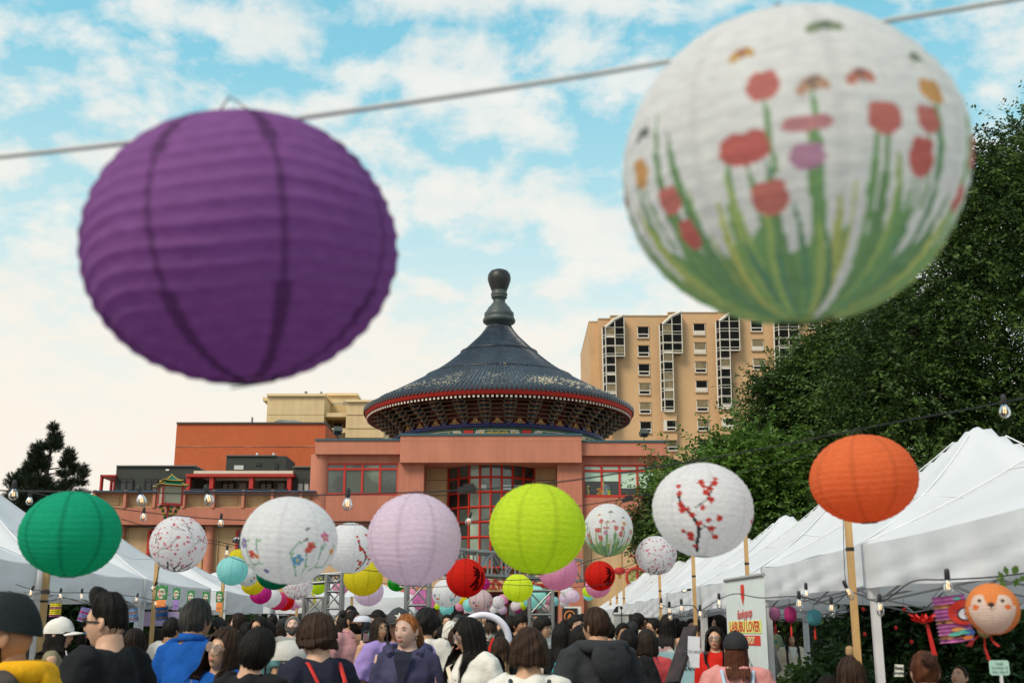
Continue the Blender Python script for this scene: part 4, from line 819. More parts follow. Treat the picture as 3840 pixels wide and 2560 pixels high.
for k, (y0, lab) in enumerate(((7.7, 'nearest left-hand white tent, mostly out of frame'), (10.85, 'left-hand white tent with its peak at the left edge of the picture'), (13.95, 'left-hand white tent hung with orange and purple price cards, partly behind the green lantern'))):
    tent(-7.35, -4.34, y0, y0 + 3.0, 2.23, 3.32, .26, lab, 20 + k)
tent(-7.3, -4.6, 19.0, 21.8, 2.27, 3.0, .30, 'white tent farther back on the left behind the string of bright lanterns', 31); tent(-4.9, -2.0, 24.5, 27.4, 2.35, 2.95, .34, 'white tent behind the silver truss leg on the left', 32); tent(-8.0, -5.0, 24.5, 27.4, 2.35, 2.95, .34, 'farthest left white tent behind the seated man in grey', 33)
# ---------------------------------------------------------------- timber poles
WOOD = mat('raw_timber', (.55, .34, .14), .7, .14, 3, .2, 20, stretch=(6, 6, .7)); CABLE = flat('black_cable', (.012, .012, .013), .5); PALECABLE = flat('pale_twisted_cable', (.46, .48, .48), .6)
def pole(px, ptop, z, lab, w=.034, lean=0.0, sq=True):
    t = P(px, ptop, z); root = empty('timber_pole', (t.x, t.y, 0), lab, 'pole', 'timber poles carrying the lanterns'); b = MB()
    b.box((-w / 2, -w / 2, 0), (w / 2, w / 2, t.z)); b.build('post', WOOD, root, org=(0, 0, 0))
    c = MB(); zz = t.z * .86; c.box((-w * .57, -w * .57, zz), (w * .57, w * .57, zz + .02)); c.build('cable_tie', flat('black_tape', (.02, .02, .02)), root, org=(0, 0, 0)); return root
pole(178, 2130, 10.6, 'timber pole under the green lantern, by the first left-hand tent leg', .05); pole(590, 2095, 13.6, 'timber pole between the green and the small cherry-print lanterns', .042)
pole(838, 2160, 17.0, 'timber pole with a bulb clipped near the aqua lantern', .045); pole(3172, 1850, 6.9, 'thick timber pole under the orange lantern', .036); pole(2597, 2040, 12.9, 'timber pole holding the white paper notice', .036)
pole(2793, 1960, 9.9, 'timber pole rising between the branch-print lantern and the banner', .03); pole(2472, 2120, 16.0, 'timber pole with yellow tape under the small cherry-print lantern', .034); pole(2338, 2172, 22.5, 'thin pole topped with white beside the red glyph lantern', .045); pole(2312, 2175, 25.5, 'thin timber pole standing behind the hooded man', .045); pole(2288, 2205, 28, 'farthest thin timber pole on the right-hand side', .05)
pole(1113, 2280, 22, 'thin pole under the row of bright lanterns', .045); pole(1320, 2235, 23, 'thin timber pole below the small lime lantern', .05); pole(1372, 2230, 24, 'thin pole below the lilac lantern with ribbed shade', .05)
# ---------------------------------------------------------------- paper lanterns
def lantern_mesh(key, nphi=96, nring=22, sub=4, sag=.02, squash=.92, panels=8, wob=.01, seed=0, paint=None, open_r=.16):
    r = np.random.default_rng(seed); nt = nring * sub; th0 = math.asin(open_r); th = np.linspace(th0, pi - th0, nt + 1); ph = np.linspace(0, 2 * pi, nphi, endpoint=False)
    TH, PHI = np.meshgrid(th, ph, indexing='ij'); ring = np.linspace(0, nring, nt + 1)[:, None] * np.ones((1, nphi))
    w = sum(r.uniform(.3, 1) * np.sin(k * PHI + r.uniform(0, 6, (1, 1)) + TH * r.uniform(-3, 3)) for k in (1, 2, 3, 5)) * wob
    sagn = .75 + .5 * r.uniform(0, 1, (nring + 1, panels))[np.clip(ring.astype(int), 0, nring), ((PHI / (2 * pi) * panels).astype(int) % panels)]
    fr = ring - np.floor(ring); s = np.sin(pi * np.clip(fr, 0, 1)) ** .8; R = 1 - sag * s * sagn
    crinkle = sum(np.sin(PHI * k + r.uniform(0, 6) + np.floor(ring) * r.uniform(1, 9)) for k in (23, 37, 51)) * .0022 * s
    R = R + crinkle + sum(np.sin(PHI * k + r.uniform(0, 6) + TH * j) * np.sin(TH) * r.uniform(.002, .007) for k, j in ((1, 2), (2, -3), (3, 4), (5, 3))); TT = TH + w * np.sin(TH) * .8
    X = R * np.sin(TT) * np.sin(PHI); Y = -R * np.sin(TT) * np.cos(PHI); Z = R * np.cos(TT) * squash
    V = np.stack([X, Y, Z], -1).reshape(-1, 3); i = np.arange(nt)[:, None] * nphi; j = np.arange(nphi)[None, :]
    F = np.stack([i + j, i + nphi + j, i + nphi + (j + 1) % nphi, i + (j + 1) % nphi], -1).reshape(-1, 4)
    me = npmesh('paper_shade_' + key, V, F); me.name = 'paper_shade'
    col = np.ones((len(V), 4), np.float32)
    lon = ((PHI + pi) % (2 * pi) - pi).ravel(); lat = (pi / 2 - TH).ravel(); seam = np.abs(((PHI.ravel() / (2 * pi) * panels + .5) % 1) - .5) * (2 * pi / panels) * np.cos(lat)
    if paint is not None: col[:, :3] = paint(lon, lat, r)
    col[:, 3] = np.clip(1 - (seam < .035) * 1.0, 0, 1)
    a = me.color_attributes.new('print', 'FLOAT_COLOR', 'POINT'); a.data.foreach_set('color', col.ravel()); return me
def lantmat(name, col, trans=.62, seam=.72, printed=False):
    if name in MATS: return MATS[name]
    m = bpy.data.materials.new(name); MATS[name] = m; m.use_nodes = True; N = m.node_tree.nodes; L = m.node_tree.links; b = N['Principled BSDF']; b.inputs['Roughness'].default_value = .75; b.inputs['Specular IOR Level'].default_value = .15
    a = N.new('ShaderNodeVertexColor'); a.layer_name = 'print'; t = N.new('ShaderNodeTexCoord'); mp = N.new('ShaderNodeMapping'); mp.inputs['Scale'].default_value = (1, 1, 5); L.new(t.outputs['Object'], mp.inputs[0])
    n = N.new('ShaderNodeTexNoise'); n.inputs['Scale'].default_value = 9; n.inputs['Detail'].default_value = 5; L.new(mp.outputs[0], n.inputs['Vector'])
    r = N.new('ShaderNodeValToRGB'); r.color_ramp.elements[0].color = (*[c * .84 for c in col], 1); r.color_ramp.elements[1].color = (*[min(1, c * 1.08) for c in col], 1); r.color_ramp.elements[0].position = .3; r.color_ramp.elements[1].position = .7; L.new(n.outputs[0], r.inputs[0])
    x = N.new('ShaderNodeMix'); x.data_type = 'RGBA'; x.blend_type = 'MULTIPLY'; x.inputs[0].default_value = 1; L.new(r.outputs[0], x.inputs[6]); L.new(a.outputs['Color'], x.inputs[7])
    # doubled paper along the glued seams lets less light through
    y = N.new('ShaderNodeMix'); y.data_type = 'RGBA'; L.new(a.outputs['Alpha'], y.inputs[0]); z = N.new('ShaderNodeMix'); z.data_type = 'RGBA'; z.blend_type = 'MULTIPLY'; z.inputs[0].default_value = 1; L.new(x.outputs[2], z.inputs[6]); z.inputs[7].default_value = (seam, seam, seam, 1)
    L.new(z.outputs[2], y.inputs[6]); L.new(x.outputs[2], y.inputs[7]); L.new(y.outputs[2], b.inputs['Base Color'])
    tr = N.new('ShaderNodeBsdfTranslucent'); L.new(y.outputs[2], tr.inputs[0]); mx = N.new('ShaderNodeMixShader'); mx.inputs[0].default_value = trans; L.new(b.outputs[0], mx.inputs[1]); L.new(tr.outputs[0], mx.inputs[2])
    n2 = N.new('ShaderNodeTexNoise'); n2.inputs['Scale'].default_value = 22; n2.inputs['Detail'].default_value = 3; L.new(mp.outputs[0], n2.inputs['Vector']); bp = N.new('ShaderNodeBump'); bp.inputs['Strength'].default_value = .25; bp.inputs['Distance'].default_value = .02; L.new(n2.outputs[0], bp.inputs['Height']); L.new(bp.outputs[0], b.inputs['Normal']); L.new(bp.outputs[0], tr.inputs['Normal'])
    L.new(mx.outputs[0], N['Material Output'].inputs[0]); return m
def _d(lon, lat, lo, la): return (lon - lo) * np.cos(lat), lat - la
def blot(c, lon, lat, lo, la, rx, ry, col, rot=0.0):
    dx, dy = _d(lon, lat, lo, la); dx = np.where(np.abs(lon - lo) > pi, 9, dx); x = dx * cos(rot) + dy * sin(rot); y = -dx * sin(rot) + dy * cos(rot); m = (x / rx) ** 2 + (y / ry) ** 2 < 1; c[m] = col
def strokes(c, lon, lat, pts, w, col):
    for (a, b), (p, q) in zip(pts, pts[1:]):
        ax, ay = (lon - a) * np.cos(lat), lat - b; bx, by = (p - a) * cos((b + q) / 2), q - b; L2 = bx * bx + by * by + 1e-9; t = np.clip((ax * bx + ay * by) / L2, 0, 1); d = np.hypot(ax - t * bx, ay - t * by); c[(d < w) & (np.abs(lon - a) < 2)] = col
def flower(c, lon, lat, lo, la, s, col, r, ctr=None):
    a0 = r.uniform(0, 6)
    for k in range(5): a = a0 + 2 * pi * k / 5; blot(c, lon, lat, lo + cos(a) * s * .62 / max(.3, cos(la)), la + sin(a) * s * .62, s * .5, s * .4, col, a)
    blot(c, lon, lat, lo, la, s * .34, s * .34, ctr or tuple(v * .6 for v in col))
def paint_cherry(lon, lat, r):
    c = np.ones((len(lon), 3)); dk = (.10, .05, .05)
    for k in range(26):
        lo, la = r.uniform(-pi, pi), r.uniform(-1.0, 1.0); pts = [(lo, la)]; a = r.uniform(0, 6)
        for _ in range(5): a += r.uniform(-.7, .7); lo += cos(a) * .12; la += sin(a) * .10; pts.append((lo, la))
        strokes(c, lon, lat, pts, .010, dk)
    for k in range(10):
        lo = -pi + 2 * pi * k / 10; strokes(c, lon, lat, [(lo, -1.4), (lo + .1, -1.15), (lo + .35, -1.0), (lo + .45, -.8)], .03, (.03, .02, .02)); strokes(c, lon, lat, [(lo + .1, -1.15), (lo - .1, -.95)], .018, (.03, .02, .02))
    for k in range(230): flower(c, lon, lat, r.uniform(-pi, pi), np.arcsin(r.uniform(-.93, .93)), r.uniform(.030, .050), [(.72, .10, .10), (.85, .22, .34), (.80, .12, .14), (.88, .35, .50)][r.integers(4)], r)
    return c
def paint_tulip(lon, lat, r):
    lat = lat + .2
    c = np.ones((len(lon), 3)); G = [(.12, .33, .08), (.20, .46, .09), (.07, .30, .13), (.42, .60, .12), (.16, .42, .10), (.62, .68, .14)]
    m = lat < -.50 + .08 * np.sin(lon * 9) + .05 * np.sin(lon * 23); c[m] = (.17, .42, .10)
    for k in range(150):
        lo = -pi + 2 * pi * (k + r.uniform(-.4, .4)) / 150; top = r.uniform(-.55, .02) if k % 6 else r.uniform(0, .5); w = r.uniform(.05, .105); bend = r.uniform(-.25, .25); g = G[r.integers(len(G))]; t = np.clip((lat + 1.35) / (top + 1.35), 0, 1.001); cx = lo + bend * (t ** 2) * .5; mm = (np.abs((lon - cx) * np.cos(lat)) < w * (1 - t) ** .6 * (.5 + t * .4)) & (lat < top) & (t < 1); c[mm] = g
    for (lo, la, rx, ry, cc) in ((-.50, .08, .115, .075, 0), (-.38, .42, .065, .075, 1), (-.40, -.22, .085, .08, 1), (-.17, .16, .11, .035, 2), (-.18, -.02, .075, .06, 3), (.24, .18, .08, .075, 1), (.52, .20, .065, .065, 1), (.47, -.02, .07, .09, 0), (.60, .38, .075, .06, 4), (-1.05, -.10, .07, .07, 1), (-1.25, .12, .06, .07, 4), (1.05, .10, .07, .08, 0), (.95, -.2, .06, .07, 0), (-1.0, -.33, .06, .08, 0), (1.5, .1, .08, .08, 1), (-1.7, .05, .1, .08, 0), (2.1, .2, .1, .08, 0), (-2.3, .1, .1, .08, 3), (2.8, .1, .1, .08, 1)):
        col = [(.68, .07, .05), (.68, .12, .09), (.72, .24, .28), (.62, .25, .45), (.80, .36, .05)][cc]; strokes(c, lon, lat, [(lo, la), (lo + .03, la - .5)], .012, (.15, .38, .08)); rx *= 1.25; ry *= 1.2; blot(c, lon, lat, lo, la, rx, ry, col); blot(c, lon, lat, lo - rx * .4, la + ry * .6, rx * .5, ry * .5, col); blot(c, lon, lat, lo + rx * .4, la + ry * .6, rx * .5, ry * .5, col)
    for (lo, la, s, c1, c2) in ((-.50, .68, .07, (.75, .40, .04), (.45, .08, .04)), (.02, .82, .10, (.22, .30, .14), (.10, .16, .12)), (.62, .62, .075, (.20, .24, .10), (.06, .10, .09)), (-.12, .38, .085, (.60, .30, .18), (.25, .13, .08)), (.14, .42, .08, (.66, .18, .10), (.22, .08, .06)), (-1.2, .35, .07, (.1, .14, .12), (.05, .06, .05)), (1.4, .5, .08, (.7, .3, .1), (.2, .1, .05))):
        blot(c, lon, lat, lo - s * .5, la, s * .75, s * .4, c1, .9); blot(c, lon, lat, lo + s * .5, la + s * .1, s * .6, s * .38, c1, -.8); blot(c, lon, lat, lo, la + s * .45, s * .5, s * .16, c2, .5); blot(c, lon, lat, lo, la, s * .14, s * .45, c2, .3)
    m = (np.abs((lon - .12) * np.cos(lat)) < .035) & (lat < -.25); c[m] = (.95, .95, .95); return 1 - (1 - c) * .86
def paint_wild(lon, lat, r):
    lat = lat + .22
    c = np.ones((len(lon), 3)); G = (.16, .42, .25)
    for lo0 in (-1.05, .75, 2.4):
        for k in range(4):
            pts = [(lo0 + .15 * (k - 1.5), -.75 + .1 * k), (lo0 + .3 * (k - 1.5) + .05, -.4), (lo0 + .35 * (k - 1.5), -.1 + .08 * k), (lo0 + .30 * (k - 1.5) + .1, .15)]; strokes(c, lon, lat, pts, .015, G)
            for (a, b) in pts[1:]: blot(c, lon, lat, a + .05, b - .03, .05, .018, (.25, .55, .2), .6)
    for (lo, la, s, col) in ((-.95, .08, .12, (.30, .22, .55)), (-.72, -.18, .10, (.78, .15, .10)), (-.58, -.24, .06, (.85, .30, .08)), (.42, -.28, .13, (.14, .42, .70)), (.66, .05, .10, (.80, .16, .12)), (.60, -.04, .07, (.80, .16, .12)), (1.0, .30, .11, (.85, .2, .4)), (1.3, .0, .08, (.85, .4, .1)), (-1.5, .2, .09, (.85, .2, .3)), (2.2, .1, .12, (.2, .4, .7)), (2.6, -.1, .1, (.85, .2, .2)), (-2.2, 0, .1, (.8, .3, .5)), (-.45, -.62, .07, (.18, .18, .45))): flower(c, lon, lat, lo, la, s, col, r, (.8, .7, .3) if s > .1 else None)
    for (lo, la) in ((.55, .42), (.52, .18)): blot(c, lon, lat, lo, la, .055, .028, (.22, .25, .22), .8); blot(c, lon, lat, lo + .04, la + .02, .04, .022, (.3, .32, .28), -.7)
    return c
def paint_blossom(lon, lat, r):
    c = np.ones((len(lon), 3)); K = (.03, .025, .025); R_ = (.72, .07, .05)
    S = [[(-.38, -1.15), (-.30, -.85), (-.22, -.55), (-.25, -.40), (-.42, -.15), (-.60, .02), (-.66, .20)], [(-.22, -.55), (-.10, -.42), (.02, -.55), (.16, -.68)], [(-.30, -.05), (-.10, .10), (.02, .35), (.0, .45), (.10, .60)], [(-.25, -.40), (-.22, -.35)], [(-.30, -.85), (-.45, -.68), (-.58, -.55)], [(.02, .35), (-.16, .45), (-.2, .55)], [(1.4, -.9), (1.5, -.4), (1.8, 0), (1.9, .4)], [(1.5, -.4), (1.2, -.2)], [(-2.4, -.9), (-2.3, -.3), (-2.6, .3)]]
    for i, s in enumerate(S): strokes(c, lon, lat, s, .030 if i == 0 else .013, K)
    F_ = [(-.36, -.20), (-.45, -.08), (-.60, .0), (-.56, -.10), (-.65, .24), (-.22, -.38), (.04, -.48), (.16, -.66), (-.05, -.30), (.0, .12), (-.02, .38), (.08, .50), (-.15, .42), (-.22, .52), (-.10, .28), (.12, .62), (-.6, -.55), (-.44, -.62), (-.44, -.72), (-.16, -.05), (.18, -.25), (-.40, -.95), (-.7, .4), (1.5, -.3), (1.8, .1), (1.2, -.2), (1.9, .4), (-2.3, 0), (-2.6, .3)]
    for a, b in F_: flower(c, lon, lat, a, b, r.uniform(.045, .075), R_, r)
    return c
def paint_glyph(lon, lat, r):
    c = np.ones((len(lon), 3)); K = (.10, .02, .02)
    for off in (.62, 2.8):
        for s, w in (([(off - .08, .52), (off + .06, .42), (off + .0, .18), (off - .10, .10)], .05), ([(off + .12, .38), (off + .16, .12), (off + .02, -.10)], .06), ([(off - .10, .30), (off + .12, .28)], .04), ([(off + .10, .10), (off - .06, -.22), (off - .26, -.48)], .055), ([(off + .0, -.08), (off + .06, -.38), (off + .0, -.66)], .06), ([(off + .42, .2), (off + .40, -.3), (off + .26, -.66)], .05)): strokes(c, lon, lat, s, w * 1.45, K)
    return c
LM = {'plain': lantern_mesh('plain', 72, 20, 4, .011, .90, wob=.032, seed=1), 'plain2': lantern_mesh('plain2', 72, 22, 4, .013, .96, wob=.030, seed=2), 'cherry': lantern_mesh('cherry', 200, 20, 6, .009, .96, paint=paint_cherry, seed=3), 'tulip': lantern_mesh('tulip', 190, 22, 6, .008, .95, paint=paint_tulip, seed=4), 'wild': lantern_mesh('wild', 190, 20, 6, .010, .93, paint=paint_wild, seed=5), 'branch': lantern_mesh('branch', 170, 20, 6, .010, .94, paint=paint_blossom, seed=6), 'glyph': lantern_mesh('glyph', 130, 22, 5, .011, .96, paint=paint_glyph, seed=7),
      'tulipbig': lantern_mesh('tulipbig', 420, 22, 11, .008, .95, paint=paint_tulip, seed=4), 'purple': lantern_mesh('purple', 160, 21, 8, .016,   .89, wob=.040, seed=12)}
LCOL = {'green': (.02, .52, .31), 'white': (.95, .94, .97), 'cream': (.82, .80, .62), 'lilac': (.90, .76, .88), 'lime': (.74, .90, .07), 'orange': (.95, .27, .10), 'aqua': (.45, .86, .85), 'yellow': (.86, .76, .05), 'magenta': (.76, .07, .42), 'hotpink': (.85, .13, .34), 'red': (.80, .035, .020), 'pink': (.92, .48, .66), 'palepink': (.84, .55, .70), 'cyan': (.01, .42, .62), 'purple': (.38, .165, .45), 'deeppurple': (.155, .045, .25), 'leafgreen': (.03, .50, .05), 'blush': (.84, .68, .70), 'darkgreen': (.01, .30, .17)}
WIRE = flat('lantern_wire', (.10, .10, .10), .4, metal=.6)
_rm = MB(); _rm.tube([(.165 * cos(a), .165 * sin(a), 0) for a in np.linspace(0, 2 * pi, 25)], .008, 5); RINGM = _rm.mesh('opening_ring')
_fm = MB(); _fm.tube([(-.16, 0, .90), (0, 0, 1.05), (.16, 0, .90)], .007, 5); _fm.tube([(0, 0, -.9), (0, 0, .95)], .006, 5); _fm.tube([(-.16, 0, -.90), (.16, 0, -.90)], .006, 5); WIREM = _fm.mesh('wire_stretcher')
def lantern(px, py, w, kind, colname, lab, D=.36, tilt=(0, 0), rz=0.0, h=None, z=None, group='round paper lanterns', zoff=0.0, ringcol=None):
    z = z or FPX * D / w; D = w * z / FPX; p = P(px, py, z); root = empty('paper_lantern', p, lab, 'lantern', group, sc=D / 2); root.rotation_euler = (tilt[0], tilt[1], rz)
    m = lantmat('paper_' + colname + ('_dense' if kind == 'purple' else ''), LCOL[colname], seam=.50 if kind == 'purple' else (.93 if colname == 'white' else (.84 if colname in ('lilac', 'lime', 'aqua', 'pink', 'yellow', 'orange') else .68)))
    sh = link('paper_shade', LM[kind], root, mats=[m])
    sq = {'plain': .90, 'plain2': .96, 'cherry': .96, 'tulip': .95, 'tulipbig': .95, 'wild': .93, 'branch': .94, 'glyph': .96, 'purple': .89}[kind]
    if h: root.scale = (D / 2, D / 2, D / 2 * (h / w) / sq)
    if w > 60 or z < 16:
        link('opening_ring', RINGM, root, loc=(0, 0, -.975 * sq), mats=[m]); link('opening_ring', RINGM, root, loc=(0, 0, .975 * sq), mats=[m]); link('wire_stretcher', WIREM, root, mats=[WIRE])
    return root
big = 'two large out-of-focus lanterns'
PUR = lantern(908, 934, 1168, 'purple', 'purple', 'huge purple paper lantern with dark seams, close to the camera', tilt=(radians(8), radians(-4)), rz=radians(-19), h=1015, group=None)
TUL = lantern(2970, 632, 1262, 'tulipbig', 'white', 'huge white lantern printed with red tulips, grass and butterflies, close to the camera', tilt=(radians(7), radians(-3)), rz=radians(0), h=1175, group=None)
LL = [(266, 2001, 370, 'plain', 'green', 'emerald green lantern above the left-hand tents', .36, 320, 10), (669, 2038, 211, 'cherry', 'white', 'white lantern with pink cherry blossom and black twigs beneath the red street lamp', .36, 208, 0),
      (1085, 2025, 360, 'wild', 'white', 'large white lantern printed with a blue and an orange flower', .36, 326, 0), (1553, 2022, 354, 'plain2', 'lilac', 'large pale lilac lantern left of the lime green one', .36, 345, 30), (2015, 1982, 364, 'plain', 'lime', 'large lime green lantern in front of the glass bay', .36, 338, 22),
      (1312, 2054, 192, 'branch', 'white', 'white lantern with red blossom twigs, half hidden by the pale lilac one', .36, 188, 65), (2281, 1986, 186, 'tulip', 'white', 'smaller white tulip and butterfly lantern right of the lime green one', .36, 196, 0), (2461, 2081, 154, 'cherry', 'white', 'round cherry-print lantern in front of the right-hand street lamp', .30, 144, 80),
      (2636, 1911, 378, 'branch', 'white', 'large white lantern with a black branch and red blossom', .36, 352, 0), (3238, 1795, 396, 'plain', 'orange', 'large orange lantern on the timber pole at the right', .36, 331, 18),
      (895, 2096, 84, 'plain', 'yellow', 'yellow lantern whose top shows above the aqua one', .3, None, 0), (871, 2139, 117, 'plain2', 'aqua', 'aqua lantern at the left end of the bright chain', .3, 108, 10), (926, 2158, 84, 'wild', 'white', 'small flower-print white lantern between the aqua and yellow ones', .3, None, 20), (948, 2190, 86, 'plain', 'yellow', 'yellow lantern just under the big flower-print one', .33, None, 20),
      (1030, 2148, 136, 'plain', 'darkgreen', 'dark green lantern peeping out under the big flower-print one', .36, None, 5), (978, 2226, 82, 'plain', 'magenta', 'magenta lantern next to the yellow one in the bright chain', .33, None, 0), (1016, 2240, 78, 'plain2', 'white', 'plain white lantern in the bright chain between magenta and rose', .33, None, 0), (1040, 2251, 76, 'plain', 'hotpink', 'rose pink lantern in the bright chain beside the scarlet one', .33, None, 12),
      (1068, 2254, 72, 'plain2', 'red', 'plain scarlet lantern in the bright chain', .33, None, 0), (1102, 2258, 64, 'plain', 'palepink', 'pale pink lantern at the right end of the bright chain', .33, None, 0), (1142, 2246, 66, 'cherry', 'white', 'small cherry-print lantern behind the pale pink one', .33, None, 40), (1117, 2196, 112, 'cherry', 'white', 'cherry-print lantern under the right of the big flower-print one', .34, 100, 0),
      (1155, 2245, 60, 'plain', 'yellow', 'yellow lantern glimpsed behind the small lime one', .33, None, 0), (1193, 2186, 70, 'plain', 'lime', 'lime lantern beside the silver truss leg on the left', .33, 84, 0), (1217, 2217, 44, 'plain', 'magenta', 'small magenta lantern behind the silver truss leg', .33, None, 0), (1277, 2199, 62, 'plain2', 'pink', 'pink lantern just left of the large yellow one', .33, None, 15), (1253, 2214, 54, 'wild', 'white', 'small flower-print lantern behind the pink one by the truss', .33, None, 0),
      (1362, 2166, 148, 'plain', 'yellow', 'large yellow lantern under the pale lilac giant', .36, 132, 24), (1301, 2239, 46, 'plain', 'lime', 'small lime lantern below the large yellow one', .33, None, 0), (1382, 2216, 114, 'plain2', 'lilac', 'lilac lantern directly below the large yellow one', .36, None, 10), (1402, 2264, 48, 'plain', 'darkgreen', 'dark green lantern low behind the lilac one', .33, None, 0),
      (1488, 2184, 70, 'plain', 'leafgreen', 'bright green lantern left of the arrow signs', .33, None, 0), (1465, 2248, 52, 'plain2', 'cyan', 'deep cyan lantern above the star cap', .33, None, 0), (1493, 2264, 50, 'plain', 'cream', 'cream lantern right of the deep cyan one', .33, None, 0), (1476, 2222, 50, 'plain2', 'lilac', 'small lilac lantern above the deep cyan one', .33, None, 0), (1443, 2222, 40, 'plain', 'aqua', 'small aqua lantern left of the deep cyan one', .33, None, 0), (1545, 2228, 46, 'plain', 'pink', 'small pink lantern above and left of the glowing purple one', .33, None, 0), (1503, 2236, 38, 'plain2', 'blush', 'small blush lantern right of the deep cyan one', .33, None, 0), (1546, 2256, 44, 'plain2', 'white', 'small white lantern left of the glowing purple one', .33, None, 0),
      (1590, 2251, 90, 'plain', 'purple', 'small purple lantern glowing from the bulb inside', .34, None, 18), (1677, 2223, 113, 'wild', 'white', 'flower-print white lantern left of the scarlet glyph lantern', .35, None, 0), (1675, 2280, 54, 'plain2', 'aqua', 'aqua lantern low beneath a flower-print white one', .33, None, 0), (1640, 2271, 28, 'plain', 'lime', 'tiny lime lantern beside the glowing purple one', .33, None, 0), (1747, 2166, 148, 'glyph', 'red', 'large scarlet lantern with a black glyph, left of the lime ones', .36, 144, 0), (1812, 2187, 52, 'plain', 'magenta', 'magenta lantern half hidden behind the large scarlet one', .33, None, 0), (1736, 2250, 40, 'plain', 'yellow', 'small yellow lantern under the large scarlet one', .33, None, 0), (1724, 2274, 34, 'plain2', 'pink', 'small pink lantern under the small yellow one', .33, None, 0),
      (1760, 2268, 50, 'plain2', 'aqua', 'aqua lantern beside the blush flower-print one', .33, None, 0), (1762, 2286, 46, 'cherry', 'white', 'low cherry-print lantern left of the blush flower-print one', .33, None, 0), (1803, 2253, 92, 'wild', 'blush', 'blush lantern printed with tall pink flowers', .34, None, 20), (1868, 2258, 50, 'cherry', 'white', 'small cherry-print lantern right of the blush flower-print one', .33, None, 90), (1886, 2246, 42, 'plain', 'pink', 'small pink lantern left of the mid-sized lime one', .33, None, 0), (1858, 2284, 44, 'wild', 'white', 'low white lantern below a small cherry-print one', .33, None, 60), (1882, 2285, 38, 'plain2', 'lilac', 'low small lilac lantern above the doorman', .33, None, 0),
      (1942, 2204, 115, 'plain', 'lime', 'mid-sized lime lantern in front of the red lettering', .35, None, 8), (2003, 2238, 93, 'plain2', 'aqua', 'pale aqua lantern tucked behind the mid-sized lime one', .35, None, 14), (1957, 2272, 36, 'plain', 'lime', 'tiny lime lantern under the mid-sized lime one', .33, None, 0), (1937, 2272, 46, 'plain2', 'white', 'small white lantern under the mid-sized lime one', .33, None, 0), (1943, 2281, 40, 'plain', 'magenta', 'low magenta lantern under the small white one', .33, None, 0), (2092, 2138, 150, 'plain2', 'pink', 'large pink lantern behind the large lime one', .36, 148, 20), (2056, 2245, 46, 'plain', 'pink', 'small pink lantern behind the right truss leg', .33, None, 0), (2078, 2254, 38, 'plain2', 'aqua', 'small aqua lantern beside the right truss leg', .33, None, 0), (2042, 2220, 34, 'plain', 'green', 'tiny green lantern right of the pale aqua one', .33, None, 0), (2052, 2276, 36, 'plain', 'blush', 'low blush lantern beside the right truss leg', .33, None, 0),
      (2127, 2218, 50, 'wild', 'white', 'white lantern topping the pale cluster on the terracotta wall', .33, None, 0), (2120, 2240, 46, 'plain2', 'lilac', 'lilac lantern at the left of the pale cluster', .33, None, 0), (2148, 2234, 52, 'plain', 'lilac', 'lilac lantern at the right of the pale cluster', .33, None, 30), (2116, 2262, 36, 'cherry', 'white', 'cherry-print lantern at the foot of the pale cluster', .33, None, 0), (2250, 2158, 115, 'glyph', 'red', 'scarlet glyph lantern in front of the beige wall at the right', .35, None, -4), (2242, 2196, 96, 'plain', 'pink', 'pink lantern under the right-hand scarlet glyph one', .35, None, 10), (2208, 2216, 48, 'plain', 'lime', 'small lime lantern left of the right-hand pink one', .33, None, 0), (2206, 2232, 38, 'plain2', 'aqua', 'small aqua lantern below the right-hand lime one', .33, None, 0),
      (1325, 2092, 40, 'wild', 'white', 'tiny flower-print lantern above the large yellow one', .33, None, 0), (1690, 2150, 60, 'cherry', 'white', 'cherry-print lantern behind the large scarlet one', .33, None, 0)]
LREC = []
for (px, py, w, kd, cn, lab, D, h, rz) in LL:
    z = FPX * D / w
    if z > 30: D = 30 * w / FPX; z = 30
    r_ = random.Random(px); o = lantern(px, py, w, kd, cn, lab, D, tilt=(radians(r_.uniform(-4, 4)), radians(r_.uniform(-6, 6))), rz=radians(rz), h=h, z=z); LREC.append((px, py, w, z, o))
# the lit bulb inside three of them
for (px, py, w, z, o) in LREC:
    if (px, w) in ((1590, 90), (2003, 93), (1942, 115)):
        b = MB(); b.ell((0, 0, 0), (.02, .02, .028), 8); p = P(px + (8 if w != 93 else 14), py - w * .12, z); ob = b.build('light_bulb', glow('lit_bulb', (1, .62, .28), 6), loc=p, org=(0, 0, 0)); tag(ob, {90: 'warm bulb glowing inside the small purple lantern', 93: 'warm bulb glowing inside the pale aqua lantern', 115: 'warm bulb glowing inside the mid-sized lime lantern'}[w], 'bulb')
        ld = bpy.data.lights.new('bulb_light', 'POINT'); ld.energy = 1.0 if w == 90 else .07; ld.color = (1, .6, .3); ld.shadow_soft_size = .03; lo = bpy.data.objects.new('bulb_light', ld); C.objects.link(lo); lo.parent = ob; lo.location = (0, 0, -.04)
